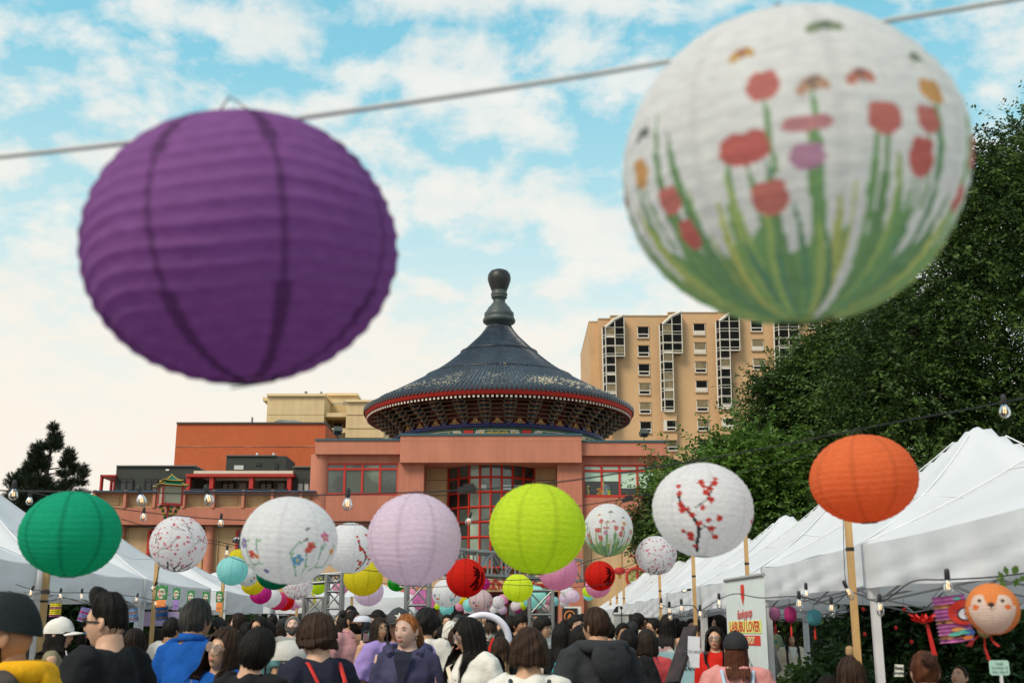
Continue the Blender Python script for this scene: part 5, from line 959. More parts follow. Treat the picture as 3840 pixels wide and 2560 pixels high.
# oval silk lanterns with tassels under the right-hand tents
TASS = flat('red_tassel', (.50, .015, .012), .7)
def oval(px, py, w, h, z, col, lab, tass=True, rot=0):
    p = P(px, py, z); s = z / FPX; root = empty('oval_lantern', p, lab, 'lantern', 'oval lanterns hanging under the tents'); b = MB(); n = 14; R_, H_ = w * s / 2, h * s / 2
    b.lathe([(R_ * .0, H_)] + [(R_ * min(1, (1 - abs(t) ** 2.8) ** .5 * .9 + .10) * (1 + .01 * (i % 2)), t * H_ * .98) for i, t in enumerate(np.linspace(1, -1, 25)) if abs(t) < .985] + [(0, -H_)], n=24); b.build('shade', mat('silk_' + lab[:6].strip(), col, .6, .1, 20, .3, 60, trans=.35), root, org=(0, 0, 0))
    b = MB(); b.tube([(0, 0, H_), (0, 0, H_ + 40 * s)], .002, 4); b.build('hanger', CABLE, root, org=(0, 0, 0))
    if tass: b = MB(); b.tube([(0, 0, -H_), (0, 0, -H_ - 14 * s), (.0, 0, -H_ - 16 * s), (0, 0, -H_ - 48 * s)], [.003, .003, 3.5 * s, 4.5 * s], 8); b.build('tassel', TASS, root, org=(0, 0, 0))
oval(2905, 2300, 42, 52, 9.5, (.62, .22, .42), 'pink oval lantern with a red tassel beside the banner'); oval(2964, 2303, 46, 62, 9.2, (.52, .03, .20), 'magenta oval lantern with a red tassel'); oval(3053, 2314, 52, 62, 8.9, (.12, .42, .48), 'turquoise oval lantern with a red tassel')
oval(3186, 2440, 30, 40, 7.5, (.55, .36, .18), 'striped cylinder lantern standing behind the nearest timber pole', False)
def redlantern():
    p = P(2323, 2140, 33); s = 33 / FPX; root = empty('red_palace_lantern', p, 'small ribbed red palace lantern with a gold fringe', 'lantern'); b = MB(); b.lathe([(.0, 15 * s)] + [(19 * s * (1 - (t) ** 2) ** .5 + .02, t * 14 * s) for t in np.linspace(.97, -.97, 13)] + [(0, -14.5 * s)], n=24)
    b.build('shade', flat('red_silk', (.50, .02, .012), .5), root, org=(0, 0, 0)); b = MB(); b.lathe([(6 * s, -14 * s), (6.5 * s, -27 * s), (0, -27 * s)], n=12); b.lathe([(7 * s, 14 * s), (7 * s, 17 * s), (0, 17 * s)], n=12); b.build('gold_fringe', flat('gold_fringe', (.60, .36, .04)), root, org=(0, 0, 0))
redlantern()
# ---------------------------------------------------------------- cables and bulbs
def cable(pts, r, lab, m=CABLE, cat='cable', name='cable', sag=0.0, group='cables strung over the plaza'):
    """pts: (px, py, z) points; a smooth line through them"""
    Q = [P(*p) for p in pts]; out = []
    for i in range(len(Q) - 1):
        p0, p1, p2, p3 = Q[max(i - 1, 0)], Q[i], Q[i + 1], Q[min(i + 2, len(Q) - 1)]
        for k in range(8): u = k / 8; out.append(.5 * ((2 * p1) + (p2 - p0) * u + (2 * p0 - 5 * p1 + 4 * p2 - p3) * u * u + (3 * p1 - p0 - 3 * p2 + p3) * u ** 3) - Vector((0, 0, sag * sin(pi * u))))
    out.append(Q[-1]); b = MB(); b.tube(out, r, 6); o = b.build(name, m, loc=out[0], org=tuple(out[0])); tag(o, lab, cat, group); return o
cable([(-500, 640, 1.5), (0, 588, 1.42), (520, 530, 1.38), (1100, 446, 1.36), (1800, 345, 1.34), (2500, 232, 1.36), (3300, 84, 1.38), (3840, -8, 1.42), (4400, -110, 1.5)], .0032, 'pale out-of-focus cable crossing the sky between the two huge lanterns', PALECABLE)
cable([(-300, 1812, 4.6), (0, 1838, 4.5), (540, 1846, 4.4), (1050, 1856, 4.4), (1400, 1850, 4.4), (1750, 1836, 4.4), (2100, 1806, 4.4), (2500, 1744, 4.4), (2880, 1678, 4.4), (3320, 1590, 4.4), (3760, 1508, 4.4), (4200, 1410, 4.5)], .003, 'long black light cable carrying the row of large lanterns')
cable([(100, 1842, 6.8), (430, 1904, 6.8), (720, 1938, 6.9), (925, 1950, 7), (1300, 1966, 7.1), (1700, 1958, 7.1), (1900, 1935, 7.1), (2190, 1893, 7.2), (2350, 1868, 7.2), (2500, 1838, 7.3), (2900, 1740, 7.4), (3300, 1640, 7.5)], .003, 'second black light cable a little farther back')
cable([(455, 1945, 8.2), (600, 1985, 8.3), (890, 2045, 8.5), (1250, 2120, 8.8), (1500, 2150, 9)], .003, 'thin black cable running down from behind the green lantern to the yellow cap'); cable([(560, 2030, 9), (740, 2030, 9), (870, 2050, 9.1)], .0025, 'thin black cable behind the small cherry-print lantern')
cable([(1620, 2168, 12), (1850, 2175, 12), (2100, 2160, 12), (2190, 2108, 12), (2380, 2060, 12), (2520, 2010, 12)], .004, 'cable rising from the truss to the right past the scarlet glyph lantern'); cable([(2160, 2185, 14), (2330, 2130, 14), (2420, 2095, 14)], .004, 'short cable to the right-hand street lamp')
cable([(1430, 2185, 11), (1600, 2200, 11), (1850, 2190, 11), (2150, 2200, 11), (2300, 2185, 11)], .003, 'cable carrying the small lanterns over the crowd'); cable([(862, 2086, 9), (950, 2120, 10), (1100, 2185, 13), (1250, 2180, 16), (1400, 2160, 20), (1560, 2170, 24)], .003, 'cable carrying the bright chain of lanterns on the left')
CG = clearglass(); SOCK = flat('black_socket', (.015, .015, .016), .5); FIL = glow('warm_filament', (1, .62, .32), 3)
def bulb_meshes():
    g = MB(); g.lathe([(.006, 0), (.010, -.006), (.019, -.020), (.0235, -.036), (.021, -.050), (.012, -.059), (0, -.062)], n=16); s = MB(); s.lathe([(0, .042), (.008, .040), (.011, .030), (.0115, .0), (.010, -.004), (0, -.004)], n=12); f = MB(); f.tube([(-.004, 0, -.012), (-.005, 0, -.04), (.005, 0, -.04), (.004, 0, -.012)], .0013, 5)
    e = MB(); e.lathe([(.008, 0), (.013, -.010), (.018, -.030), (.020, -.048), (.017, -.064), (.009, -.074), (0, -.077)], n=16)
    return [x.mesh(n) for x, n in ((g, 'glass_globe'), (s, 'socket'), (f, 'filament'), (e, 'glass_globe'))]
BG, BS, BF, BE = bulb_meshes()
def bulb(px, py, z, lab, edison=False, lit=True, tilt=(0, 0), sc=1.0, group='festoon bulbs'):
    """py is the row of the centre of the glass"""
    p = P(px, py, z); o = empty('festoon_bulb', p + Vector((0, 0, .032 * sc)), lab, 'bulb', group, sc=sc * .86); o.rotation_euler = (tilt[0], tilt[1], 0)
    link('glass_globe', BE if edison else BG, o, mats=[CG]); link('socket', BS, o, mats=[SOCK]); link('filament', BF, o, mats=[FIL]); return o
for a in ((50, 1857, 5.0, 'clear globe bulb at the far left over the tent peak', 0, (0, .0), 1), (110, 1880, 7, 'smaller clear globe bulb just right of the leftmost one', 0, (0, 0), 1), (523, 1880, 4.5, 'globe bulb left of the red street lamp', 0, (0, -.3), .95), (776, 1877, 4.5, 'globe bulb right of the red street lamp', 0, (0, -.3), .95), (538, 1940, 7, 'globe bulb on the lower cable left of the street lamp', 0, (0, 0), .95), (828, 1963, 7, 'globe bulb on the lower cable right of the small cherry-print lantern', 0, (0, 0), .95), (1303, 1893, 4.5, 'globe bulb between the flower-print and the lilac lanterns', 0, (0, 0), 1.0), (1761, 1957, 7.1, 'globe bulb in front of the lower glass bay', 0, (0, .3), .95), (3768, 1545, 4.4, 'lit globe bulb against the dark trees at the right', 0, (0, 0), 1.05), (900, 2035, 8.8, 'bulb by the clamp beside the flower-print lantern', 0, (0, 1.3), 1), (851, 2075, 8.8, 'lit bulb on a hanging flex above the aqua lantern', 1, (0, 0), 1),
          (118, 2228, 8.5, 'first edison bulb left of the timber pole', 1, (0, .3), 1), (226, 2238, 8.5, 'edison bulb just right of the first timber pole', 1, (0, 0), 1), (305, 2240, 8.5, 'edison bulb in the middle of the left tent', 1, (0, 0), 1), (358, 2236, 8.5, 'round edison bulb left of the man with the quiff', 0, (0, 0), 1.1), (513, 2250, 10.5, 'edison bulb right of the man with the quiff', 1, (0, .2), 1), (583, 2265, 9.5, 'edison bulb at the second timber pole', 1, (0, 0), 1), (580, 2208, 9.5, 'lit bulb near the top of the second timber pole', 0, (0, .5), 1),
          (2480, 2273, 10, 'glaring lit bulb on the taped timber pole', 0, (0, 0), 1.1), (2511, 2294, 8.5, 'lit round bulb under the tent edge left of the notice', 0, (0, 0), 1.15), (2513, 2316, 9.5, 'dim bulb below the lit round one', 0, (0, 0), 1), (2556, 2284, 7.5, 'edison bulb left of the notice pole', 1, (0, 0), 1), (2626, 2305, 7.5, 'edison bulb right of the notice pole', 1, (0, 0), 1), (2697, 2262, 7.5, 'edison bulb left of the tall banner', 1, (0, 0), 1), (2578, 2225, 10, 'sideways bulb clipped to the notice pole', 0, (0, 1.4), 1), (2998, 2268, 5.5, 'large edison bulb above the magenta oval lantern', 1, (0, 0), 1), (3024, 2230, 6.3, 'lit edison bulb in front of the tent edge', 1, (0, 0), 1), (3119, 2284, 6.0, 'large clear edison bulb left of the nearest timber pole', 1, (0, 0), 1), (3176, 2226, 5.6, 'lit bulb tied to the nearest timber pole', 1, (0, -.4), 1), (3301, 2282, 5.2, 'large clear edison bulb right of the nearest timber pole', 1, (0, 0), 1), (3556, 2205, 4.4, 'large socket and bulb above the pink accordion lantern', 1, (0, 0), 1.1)):
    bulb(a[0], a[1], a[2], a[3], bool(a[4]), tilt=a[5], sc=a[6])
for i, (px, py, z) in enumerate(((1135, 2290, 24), (1160, 2289, 24), (1182, 2290, 24), (1251, 2291, 24), (1268, 2288, 24), (1338, 2303, 24), (1356, 2299, 24), (1390, 2293, 24), (1355, 2298, 26), (1103, 2294, 24), (1150, 2272, 24), (860, 2256, 20), (2398, 2294, 22), (2412, 2296, 22), (2446, 2291, 22), (2461, 2294, 22), (2466, 2290, 22))): bulb(px, py, z, 'small lit bulb under the far tents, %s listed from the left-hand truss' % ORD[i], True, sc=1.5, group='small lit bulbs under the far tents')
cable([(60, 2190, 8.5), (118, 2208, 8.5), (180, 2216, 8.5), (226, 2221, 8.5), (358, 2222, 8.5), (513, 2236, 9.5), (583, 2248, 9.5), (640, 2225, 10)], .003, 'black bulb cable along the left tent edge'); cable([(2470, 2262, 9), (2511, 2276, 8.5), (2556, 2268, 7.5), (2600, 2270, 7.5), (2626, 2288, 7.5), (2697, 2246, 7.5), (2760, 2225, 7.2), (2850, 2240, 6.6), (2998, 2236, 5.5), (3119, 2264, 6), (3190, 2220, 5.8), (3301, 2254, 5.2), (3420, 2180, 5), (3556, 2172, 4.4), (3750, 2160, 4.4), (3950, 2130, 4.4)], .003, 'black bulb cable looping along the right tent edge')
cable([(3160, 1700, 6.0), (3162, 1950, 6.2), (3170, 2170, 6.4), (3190, 2215, 5.8)], .002, 'thin flex hanging down beside the nearest timber pole'); cable([(603, 2100, 9.5), (590, 2160, 9.5), (575, 2205, 9.5)], .003, 'black flex down the second timber pole'); cable([(1230, 2170, 4.4), (1750, 1838, 4.39)], .0001, 'x') if False else None
def clamp(px, py, z, lab, ang=0.0, L_=.10):
    b = MB(); M = Euler((0, ang, 0)).to_matrix(); b.obox((0, 0, 0), L_ / 2, .012, .012, M); b.obox(M @ Vector((L_ * .1, 0, .008)), L_ * .3, .014, .014, M); o = b.build('cable_connector', SOCK, loc=P(px, py, z), org=(0, 0, 0)); tag(o, lab, 'connector')
clamp(1752, 1836, 4.4, 'black plug joint on the cable in front of the glass bay', -.05, .07); clamp(2353, 1872, 7.2, 'black plug joint above the small tulip lantern', -.3, .07); clamp(888, 2030, 8.8, 'black clamp on the pole top beside the flower-print lantern', .2, .06); clamp(170, 2220, 8.5, 'black clamp on the first timber pole', .1, .06)
# ---------------------------------------------------------------- silver truss portals
ALU = flat('silver_truss_tube', (.34, .34, .33), .35, metal=.85)
def truss(name, lab, segs):
    """segs: list of (A, B, w, h) box-truss runs between world points"""
    A0 = segs[0][0]; root = empty(name, (A0.x, A0.y, 0), lab, 'truss')
    for (A, B, w, h, pn) in segs:
        d = (B - A); L_ = d.length; d.normalize(); up = Vector((0, 0, 1)) if abs(d.z) < .8 else Vector((0, 1, 0)); s = d.cross(up).normalized(); u = s.cross(d); b = MB(); cs = [s * w / 2 + u * h / 2, -s * w / 2 + u * h / 2, -s * w / 2 - u * h / 2, s * w / 2 - u * h / 2]
        for c in cs: b.tube([A + c, B + c], .025, 8)
        n = max(2, round(L_ / (h * 1.1)))
        for k in range(n + 1):
            p = A + d * (L_ * k / n)
            for i in range(4): b.tube([p + cs[i], p + cs[(i + 1) % 4]], .016, 6)
        for k in range(n):
            p, q = A + d * (L_ * k / n), A + d * (L_ * (k + 1) / n)
            for i in range(4):
                a_, b_ = (cs[i], cs[(i + 1) % 4]) if k % 2 else (cs[(i + 1) % 4], cs[i]); b.tube([p + a_, q + b_], .013, 6)
        b.build(pn, ALU, root)
z = 17.5; s_ = z / FPX
A = P(1575, 2098, 16.2); B = P(2150, 2122, 19.5); A2 = Vector((A.x, A.y, A.z)); B2 = Vector((B.x, B.y, A.z + .02))
truss('truss_portal', 'silver box-truss portal over the crowd in front of the entrance', [(A2, B2, .34, .34, 'beam'), (Vector((P(2028, 2300, 15.2).x, P(2028, 2300, 15.2).y, 0)), Vector((P(2028, 2300, 15.2).x, P(2028, 2300, 15.2).y, 2.15)), .30, .30, 'leg'), (Vector((P(1566, 2300, 15.6).x, P(1566, 2300, 15.6).y, 0)), Vector((P(1566, 2300, 15.6).x, P(1566, 2300, 15.6).y, 2.3)), .30, .30, 'leg')])
p1 = P(1180, 2300, 18); truss('truss_portal', 'silver box-truss frame on the left above the shaggy-haired woman', [(Vector((p1.x, p1.y, 0)), Vector((p1.x, p1.y, 2.15)), .30, .30, 'leg'), (P(1150, 2172, 17.5), P(1330, 2160, 17.5), .10, .12, 'beam'), (Vector((P(1252, 2300, 17).x, P(1252, 2300, 17).y, 0)), Vector((P(1252, 2300, 17).x, P(1252, 2300, 17).y, 2.45)), .22, .22, 'leg')])
# ---------------------------------------------------------------- street lamps with pagoda tops
def street_lamp(px, pytop, pybase_box, z, w, lab):
    s = z / FPX; t = P(px, pytop, z); root = empty('street_lamp', (t.x, t.y, 0), lab, 'street lamp', 'pagoda-topped street lamps', rz=.5); H = t.z; W = w * s / 2 * .84; hb = (pybase_box - pytop) * s * 1.03
    RED = flat('lamp_red_paint', (.36, .022, .014), .4); GRN = flat('lamp_green_tile', (.02, .13, .08), .4); YEL = flat('lamp_gold_edge', (.55, .33, .03), .4); GL = mat('frosted_lamp_glass', (.50, .47, .34), .35, .15, 2, trans=.3)
    zb = H - hb; k = hb
    b = MB()
    def roof(z0, z1, r0, r1):
        n = 10; V = []
        for i in range(n + 1):
            u = i / n; r = r0 + (r1 - r0) * u; zz = z0 + (z1 - z0) * (u ** 1.0) - .28 * (z1 - z0) * sin(pi * u)
            for q in range(4):
                for j in range(6):
                    a = -1 + 2 * j / 6; lift = (abs(a) ** 3) * .22 * (z1 - z0) * (1 - u); c = [(a, -1), (1, a), (-a, 1), (-1, -a)][q]; V.append((c[0] * r, c[1] * r, zz + lift))
        m = 24; b.add(V, [(i * m + j, i * m + (j + 1) % m, (i + 1) * m + (j + 1) % m, (i + 1) * m + j) for i in range(n) for j in range(m)], 0, False)
        b.add(V[:24], [tuple(range(24))], 0); b.tube([V[j] for j in range(24)] + [V[0]], W * .035, 5, 1)
        for q in range(4): b.tube([V[i * m + q * 6] for i in range(n + 1)], W * .035, 5, 1)
    roof(zb + k * .62, zb + k * .77, W * 1.42, W * .7); roof(zb + k * .77, zb + k * .96, W * .95, W * .10); b.ell((0, 0, zb + k * .96), (W * .10, W * .10, W * .10), 8, 1); b.ell((0, 0, zb + k * .99), (W * .06, W * .06, W * .09), 8, 1); b.build('pagoda_roof', [GRN, YEL], root, org=(0, 0, 0))
    b = MB()
    for a in (-1, 1):
        for c in (-1, 1): b.box((a * W * .92 - .02, c * W * .92 - .02, zb + k * .05), (a * W * .92 + .02, c * W * .92 + .02, zb + k * .64))
    b.box((-W, -W, zb), (W, W, zb + k * .07)); b.box((-W, -W, zb + k * .60), (W, W, zb + k * .635)); b.build('lantern_frame', RED, root, org=(0, 0, 0))
    for a, c in ((-1, 0), (1, 0), (0, -1), (0, 1)):
        g = MB(); X = W * .90
        if a: g.quad((a * X, -X, zb + k * .07), (a * X, X, zb + k * .07), (a * X, X, zb + k * .6), (a * X, -X, zb + k * .6))
        else: g.quad((-X, c * X, zb + k * .07), (X, c * X, zb + k * .07), (X, c * X, zb + k * .6), (-X, c * X, zb + k * .6))
        g.build('glass_panel', GL, root, org=(0, 0, 0))
    b = MB(); b.tube([(0, 0, 0), (0, 0, zb)], .055, 12); b.build('post', RED, root, org=(0, 0, 0)); b = MB()
    for q in range(4):
        a = pi / 2 * q; ca, sa = cos(a), sin(a)
        for i in range(6):
            u = i / 5; b.ell((ca * W * (.85 - .6 * u), sa * W * (.85 - .6 * u), zb - k * .04 - k * .42 * u ** 1.4), (W * .16, W * .16, k * .07), 8, i % 2)
    b.build('scroll_bracket', [flat('lamp_dark_green', (.015, .07, .04)), YEL], root, org=(0, 0, 0)); return root
street_lamp(645, 1778, 1893, 24, 92, 'red and green pagoda street lamp above the small cherry-print lantern'); street_lamp(2388, 2027, 2085, 44, 44, 'red pagoda street lamp half hidden by the right cherry-print lantern')
# ---------------------------------------------------------------- signs and stalls
def plate(p0, p1, h, name, m, lab, cat, t=.004, root=None):
    """upright thin board from p0 to p1 (its top-left and top-right corners in the world), hanging down h"""
    o = root or empty(name, p0, lab, cat); d = (p1 - p0); L_ = d.length; ang = math.atan2(d.y, d.x); tilt = math.asin(max(-1, min(1, d.z / L_))); o.rotation_euler = (0, -tilt, ang); b = MB(); b.box((0, 0, -h), (L_, t, 0)); b.build('board', m, o, org=(0, 0, 0)); return o, L_
# tall roll-up banner
bp0 = Vector((1.545, PY(1920, 2375, 1).y * 0 + 8.25, 0)); p0 = P(2719, 2180, 10.2); p1 = P(2862, 2150, 9.2); p1.z = p0.z
ban, BL = plate(p0, p1, p0.z - .06, 'rollup_banner', mat('banner_vinyl', (.66, .73, .72), .5, .03), 'tall white roll-up banner reading funkypop and LABUBU LOVER', 'banner'); H_ = p0.z
b = MB(); b.tube([(-.01, 0, .01), (BL + .01, 0, .01)], .016, 8); b.build('top_rail', flat('banner_rail', (.45, .45, .44), .35, metal=.7), ban, org=(0, 0, 0)); b = MB(); b.box((-.02, -.06, -H_ + .0), (BL + .02, .06, -H_ + .07)); b.build('base', flat('banner_base', (.3, .3, .3), .4), ban, org=(0, 0, 0))
RI = flat('red_ink', (.66, .045, .025)); f_ = -.004
def bz(py, u): return (CAMH + (2375 - py) / FPX * (10.2 - u)) * 1.0 - H_
def bant(txt, u, py, size, m, rot=0, **k): text_obj('print', txt, size * 1.26, m, ban, (BL * u, f_ - .002, bz(py, u)), (pi / 2, -rot, 0) if rot else (pi / 2, 0, 0), extrude=.0004, **k)
b = MB(); b.box((BL * .06, f_, bz(2373, .1)), (BL * .90, f_ + .002, bz(2330, .1))); b.build('print', flat('yellow_ink', (.74, .80, .22)), ban, org=(0, 0, 0)); b = MB(); b.box((BL * .20, f_, bz(2416, .6)), (BL * .86, f_ + .002, bz(2381, .6))); b.build('print', RI, ban, org=(0, 0, 0))
bant('LABUBU LOVER', .48, 2351, .092, RI, .0, bold=.0025); bant('YOUR SPOT', .53, 2399, .062, flat('cream_ink', (.75, .78, .45)), .0, bold=.002); bant('funkypop', .50, 2303, .085, RI, .05, bold=.001, shear=.25); bant('surprises await!',   .55, 2462, .062, flat('grey_ink', (.12, .12, .13)), -.55, shear=.2)
hb = MB(); pr = [(0, -.075), (.035, -.02), (.045, .03), (.04, .07), (.02, .085), (0, .07), (-.02, .085), (-.04, .07), (-.045, .03), (-.035, -.02)]; hb.prism([(BL * .47 + x * 1.1, bz(2235, .5) + z * 1.1) for x, z in pr], f_, f_ + .002); hb.build('print', RI, ban, org=(0, 0, 0))
# white notice on the pole
o, L_ = plate(P(2580, 2383, 9.6), P(2625, 2386, 9.6), .25, 'paper_notice', flat('notice_white', (.72, .73, .78)), 'white paper notice fixed to the timber pole before the red jacket', 'notice'); text_obj('print', 'IZ TACO HOMBRES', .030, flat('grey_ink', (.12, .12, .13)), o, (L_ / 2, -.004, -.125), extrude=.0004)
# arrow signs above the glowing purple lantern
for (a, bx, dirn, lab) in ((1499, 1556, -1, 'white regulation sign with a left arrow under the lilac lantern'), (1558, 1612, 1, 'white regulation sign with a right arrow under the lilac lantern')):
    z = 20; o, L_ = plate(P(a, 2176, z), P(bx, 2176, z), 24 * z / FPX, 'arrow_sign', flat('sign_white', (.70, .68, .62)), lab, 'sign', .01); b = MB(); w = L_; h = 24 * z / FPX
    for q in ((.02, -.02, w - .02, -.032), (.02, -h + .02, w - .02, -h + .032), (.02, -h + .02, .03, -.02), (w - .03, -h + .02, w - .02, -.02)): b.box((q[0], -.006, min(q[1], q[3])), (q[2], -.001, max(q[1], q[3])))
    x = .05 if dirn < 0 else w - .05; b.prism([(x, -h * .62), (x - dirn * .04, -h * .5), (x - dirn * .04, -h * .74)][::-1 if dirn > 0 else 1], -.006, -.001); b.build('print', flat('black_ink', (.02, .02, .02)), o, org=(0, 0, 0)); text_obj('print', 'RESERVED' if dirn > 0 else 'NO PARKING', .038, flat('black_ink', (.02, .02, .02)), o, (w / 2, -.004, -h * .40), extrude=.0004); text_obj('print', 'AT ALL TIMES', .030, flat('black_ink', (.02, .02, .02)), o, (w / 2, -.004, -h * .68), extrude=.0004)
# black food-stall sign
z = 20; o, L_ = plate(P(2108, 2279, z), P(2165, 2279, z), .62, 'stall_sign', flat('sign_black', (.018, .017, .018)), 'black stall sign with an orange letter A on the terracotta wall', 'sign', .02); b = MB(); b.lathe([(.085, -.004), (.10, -.004), (.10, -.008), (.085, -.008)], n=24); me = b
r = MB(); [r.v.append((x, z_ * 1 - 0, y)) for x, y, z_ in me.v]; r.f = me.f; r.m = me.m; r.sm = me.sm; r.v = [(L_ / 2 + x, -.006 + yy, -.14 + zz) for x, yy, zz in r.v]; r.build('logo', flat('orange_ink', (.70, .22, .04)), o, org=(0, 0, 0)); text_obj('logo', 'A', .12, flat('orange_ink', (.70, .22, .04)), o, (L_ / 2, -.006, -.14), extrude=.0005, bold=.004)
text_obj('print', 'Amazin Chicken', .05, flat('sign_white', (.70, .68, .62)), o, (L_ / 2, -.004, -.33), extrude=.0004, bold=.0008); text_obj('print', 'Burgers', .04, flat('sign_white', (.70, .68, .62)), o, (L_ / 2, -.004, -.42), extrude=.0004)
b = MB(); b.box((L_ * .02 + .03, .022, -.5), (L_ + .07, .03, .03)); b.build('backing', flat('sign_white', (.70, .68, .62)), o, org=(0, 0, 0))
# lilac table board, left
o, L_ = plate(P(505, 2292, 14), P(672, 2292, 14), .17, 'lilac_board', mat('lilac_board', (.42, .32, .50), .7, .04), 'lilac backboard of the left-hand stall', 'board', .03)
# pale blue table cloth with script lettering, right
tp = P(2495, 2437, 13.5); o = empty('market_table', (tp.x, tp.y, 0), 'market table under a pale blue cloth lettered for totes', 'table'); b = MB(); b.box((-.12, 0, .0), (.85, .7, tp.z - .02)); b.build('table_cloth', mat('pale_blue_cloth', (.34, .55, .60), .8, .05), o, org=(0, 0, 0)); text_obj('lettering', 'or totes', .13, flat('black_ink', (.02, .02, .02)), o, (.14, -.01, tp.z - .18), extrude=.0005, shear=.35)
rr = random.Random(4); 
for k in range(14):
    b = MB(); s = rr.uniform(.03, .06); b.box((-s, -s, 0), (s, s, s * .7)); b.box((-s * .7, -s * .7, s * .7), (s * .7, s * .7, s * 1.1)); q = b.build('goods_box', mat('goods_%d' % (k % 4), [(.5, .3, .3), (.6, .55, .5), (.45, .35, .2), (.5, .4, .5)][k % 4], .6), loc=(tp.x - .05 + (k % 7) * .125, tp.y + .12 + (k // 7) * .25, tp.z - .02), org=(0, 0, 0)); tag(q, 'small goods box on the pale blue table, %s of the %s row' % (ORD[k % 7], ('front', 'back')[k // 7]), 'box', 'goods on the pale blue table')
# hanging price cards on the left stall
GREENC = mat('card_green', (.05, .26, .08), .5, .3, 30); 
for i, (px, py, w, c) in enumerate(((608, 2195, 45, 'orange'), (663, 2204, 28, 'purple'), (717, 2214, 28, None), (773, 2218, 26, None), (824, 2217, 26, 'orange'))):
    z = 9.5 + i * .9; s = z / FPX; p = P(px, py, z); o = empty('header_card', p, ['green and white card of festival characters with an orange price sheet, nearest', 'green card with a purple price sheet below it', 'green character card third along the string', 'green character card fourth along the string', 'green character card with an orange sheet by the third timber pole'][i], 'card', 'cards hung on the left stall'); W2 = w * s / 2; Hh = w * s * 1.15 if i == 0 else w * s * 1.5
    b = MB(); n = 12; top = [(W2 * (1 - 2 * k / n), .02 * sin(k * 1.9) * W2 * 8 + (W2 * .18 if k in (5, 6, 7) else 0)) for k in range(n + 1)]; b.prism([(-W2, -Hh)] + [(W2, -Hh)] + top, 0, .003); b.build('card', GREENC, o, org=(0, 0, 0)); b = MB(); b.prism([(W2 * .66 * cos(a), -Hh * .55 + Hh * .36 * sin(a)) for a in np.linspace(0, 2 * pi, 17)[:-1]], -.003, -.0005); b.build('oval_print', flat('card_white', (.72, .72, .62)), o, org=(0, 0, 0))
    for j, (t_, dx, dz_) in enumerate((('比', -.33, .12), ('中', .05, .14), ('心', .36, .12), ('欢', -.25, -.16), ('迎', .28, -.16))): text_obj('print', t_, W2 * .55, flat(['red_ink', 'card_green_ink', 'dark_red_ink'][j % 3], [(.66, .045, .025), (.03, .3, .08), (.35, .02, .02)][j % 3]), o, (W2 * dx, -.005, -Hh * .55 + Hh * dz_), extrude=.0003, bold=W2 * .01)
    if c:
        b = MB(); hh = w * s * .9 if i == 0 else w * s * 1.3; b.box((-W2 * .75, -.001, -Hh - hh), (W2 * .78, .001, -Hh)); b.build('price_sheet', flat('sheet_' + c, {'orange': (.86, .27, .07), 'purple': (.32, .20, .50)}[c]), o, org=(0, 0, 0)); text_obj('print', 'LANTERNS', W2 * .34, flat('black_ink', (.02, .02, .02)), o, (0, -.004, -Hh - hh * .62), extrude=.0003); text_obj('print', '$5', W2 * .34, flat('black_ink', (.02, .02, .02)), o, (0, -.004, -Hh - hh * .82), extrude=.0003)
# accordion lanterns
def accordion(px, py, w, h, z, col, col2, lab, rot=0.0, nf=9, extra=None):
    p = P(px, py, z); s = z / FPX; R_, H_ = w * s / 2, h * s; root = empty('accordion_lantern', p, lab, 'lantern', 'folded accordion lanterns'); root.rotation_euler = (0, rot, 0); b = MB(); n = 28
    prof = []
    for i in range(nf * 2 + 1): prof.append((R_ * (1 if i % 2 == 0 else .86), H_ / 2 - H_ * i / (nf * 2)))
    for i in range(len(prof) - 1): b.lathe([prof[i], prof[i + 1]], n=n, mi=(1 if (i // 2) % 4 in (2,) else 0), smooth=True)
    b.lathe([(R_, H_ / 2), (R_ * .94, H_ / 2)], n=n); b.build('folded_shade', [mat('acc_' + lab[:8].strip(), col, .5, .25, 30, trans=.2), mat('acc2_' + lab[:8].strip(), col2, .5, .5, 40, trans=.2)], root, org=(0, 0, 0))
    if extra:
        for (a, zz, rx, rz_, cc) in extra:
            e = MB(); V = []
            for q in range(17):
                t = 2 * pi * q / 16; aa = a + rx * cos(t) / R_ if q < 16 else a; zq = zz + rz_ * sin(t) if q < 16 else zz; V.append(((R_ + .004) * sin(aa), -(R_ + .004) * cos(aa), zq))
            e.add(V, [(q, (q + 1) % 16, 16) for q in range(16)]); e.build('printed_patch', flat('patch_%d_%d_%d' % tuple(int(c * 99) for c in cc), cc), root, org=(0, 0, 0))
    b = MB(); b.tube([(-R_ * .9, 0, H_ / 2), (0, 0, H_ / 2 + R_ * .8), (R_ * .9, 0, H_ / 2)], .0012, 4); b.build('handle_wire', CABLE, root, org=(0, 0, 0)); return root
accordion(208, 2285, 44, 50, 8.4, (.80, .66, .03), (.45, .10, .25), 'yellow accordion lantern beside the first timber pole', 0, 7); accordion(322, 2305, 52, 50, 9, (.28, .26, .55), (.55, .04, .16), 'lavender and red accordion lantern hanging on the left stall', .25, 8); accordion(500, 2305, 38, 48, 10, (.22, .35, .6), (.5, .2, .1), 'blue-white accordion lantern behind the man with the quiff', -.15, 8); accordion(607, 2300, 50, 46, 9, (.02, .10, .30), (.30, .14, .05), 'dark blue accordion lantern below the orange price sheet', -.08, 8); accordion(340, 2345, 40, 62, 9, (.03, .14, .30), (.25, .08, .1), 'blue paper drum lantern left of the sunglasses', .05, 4)
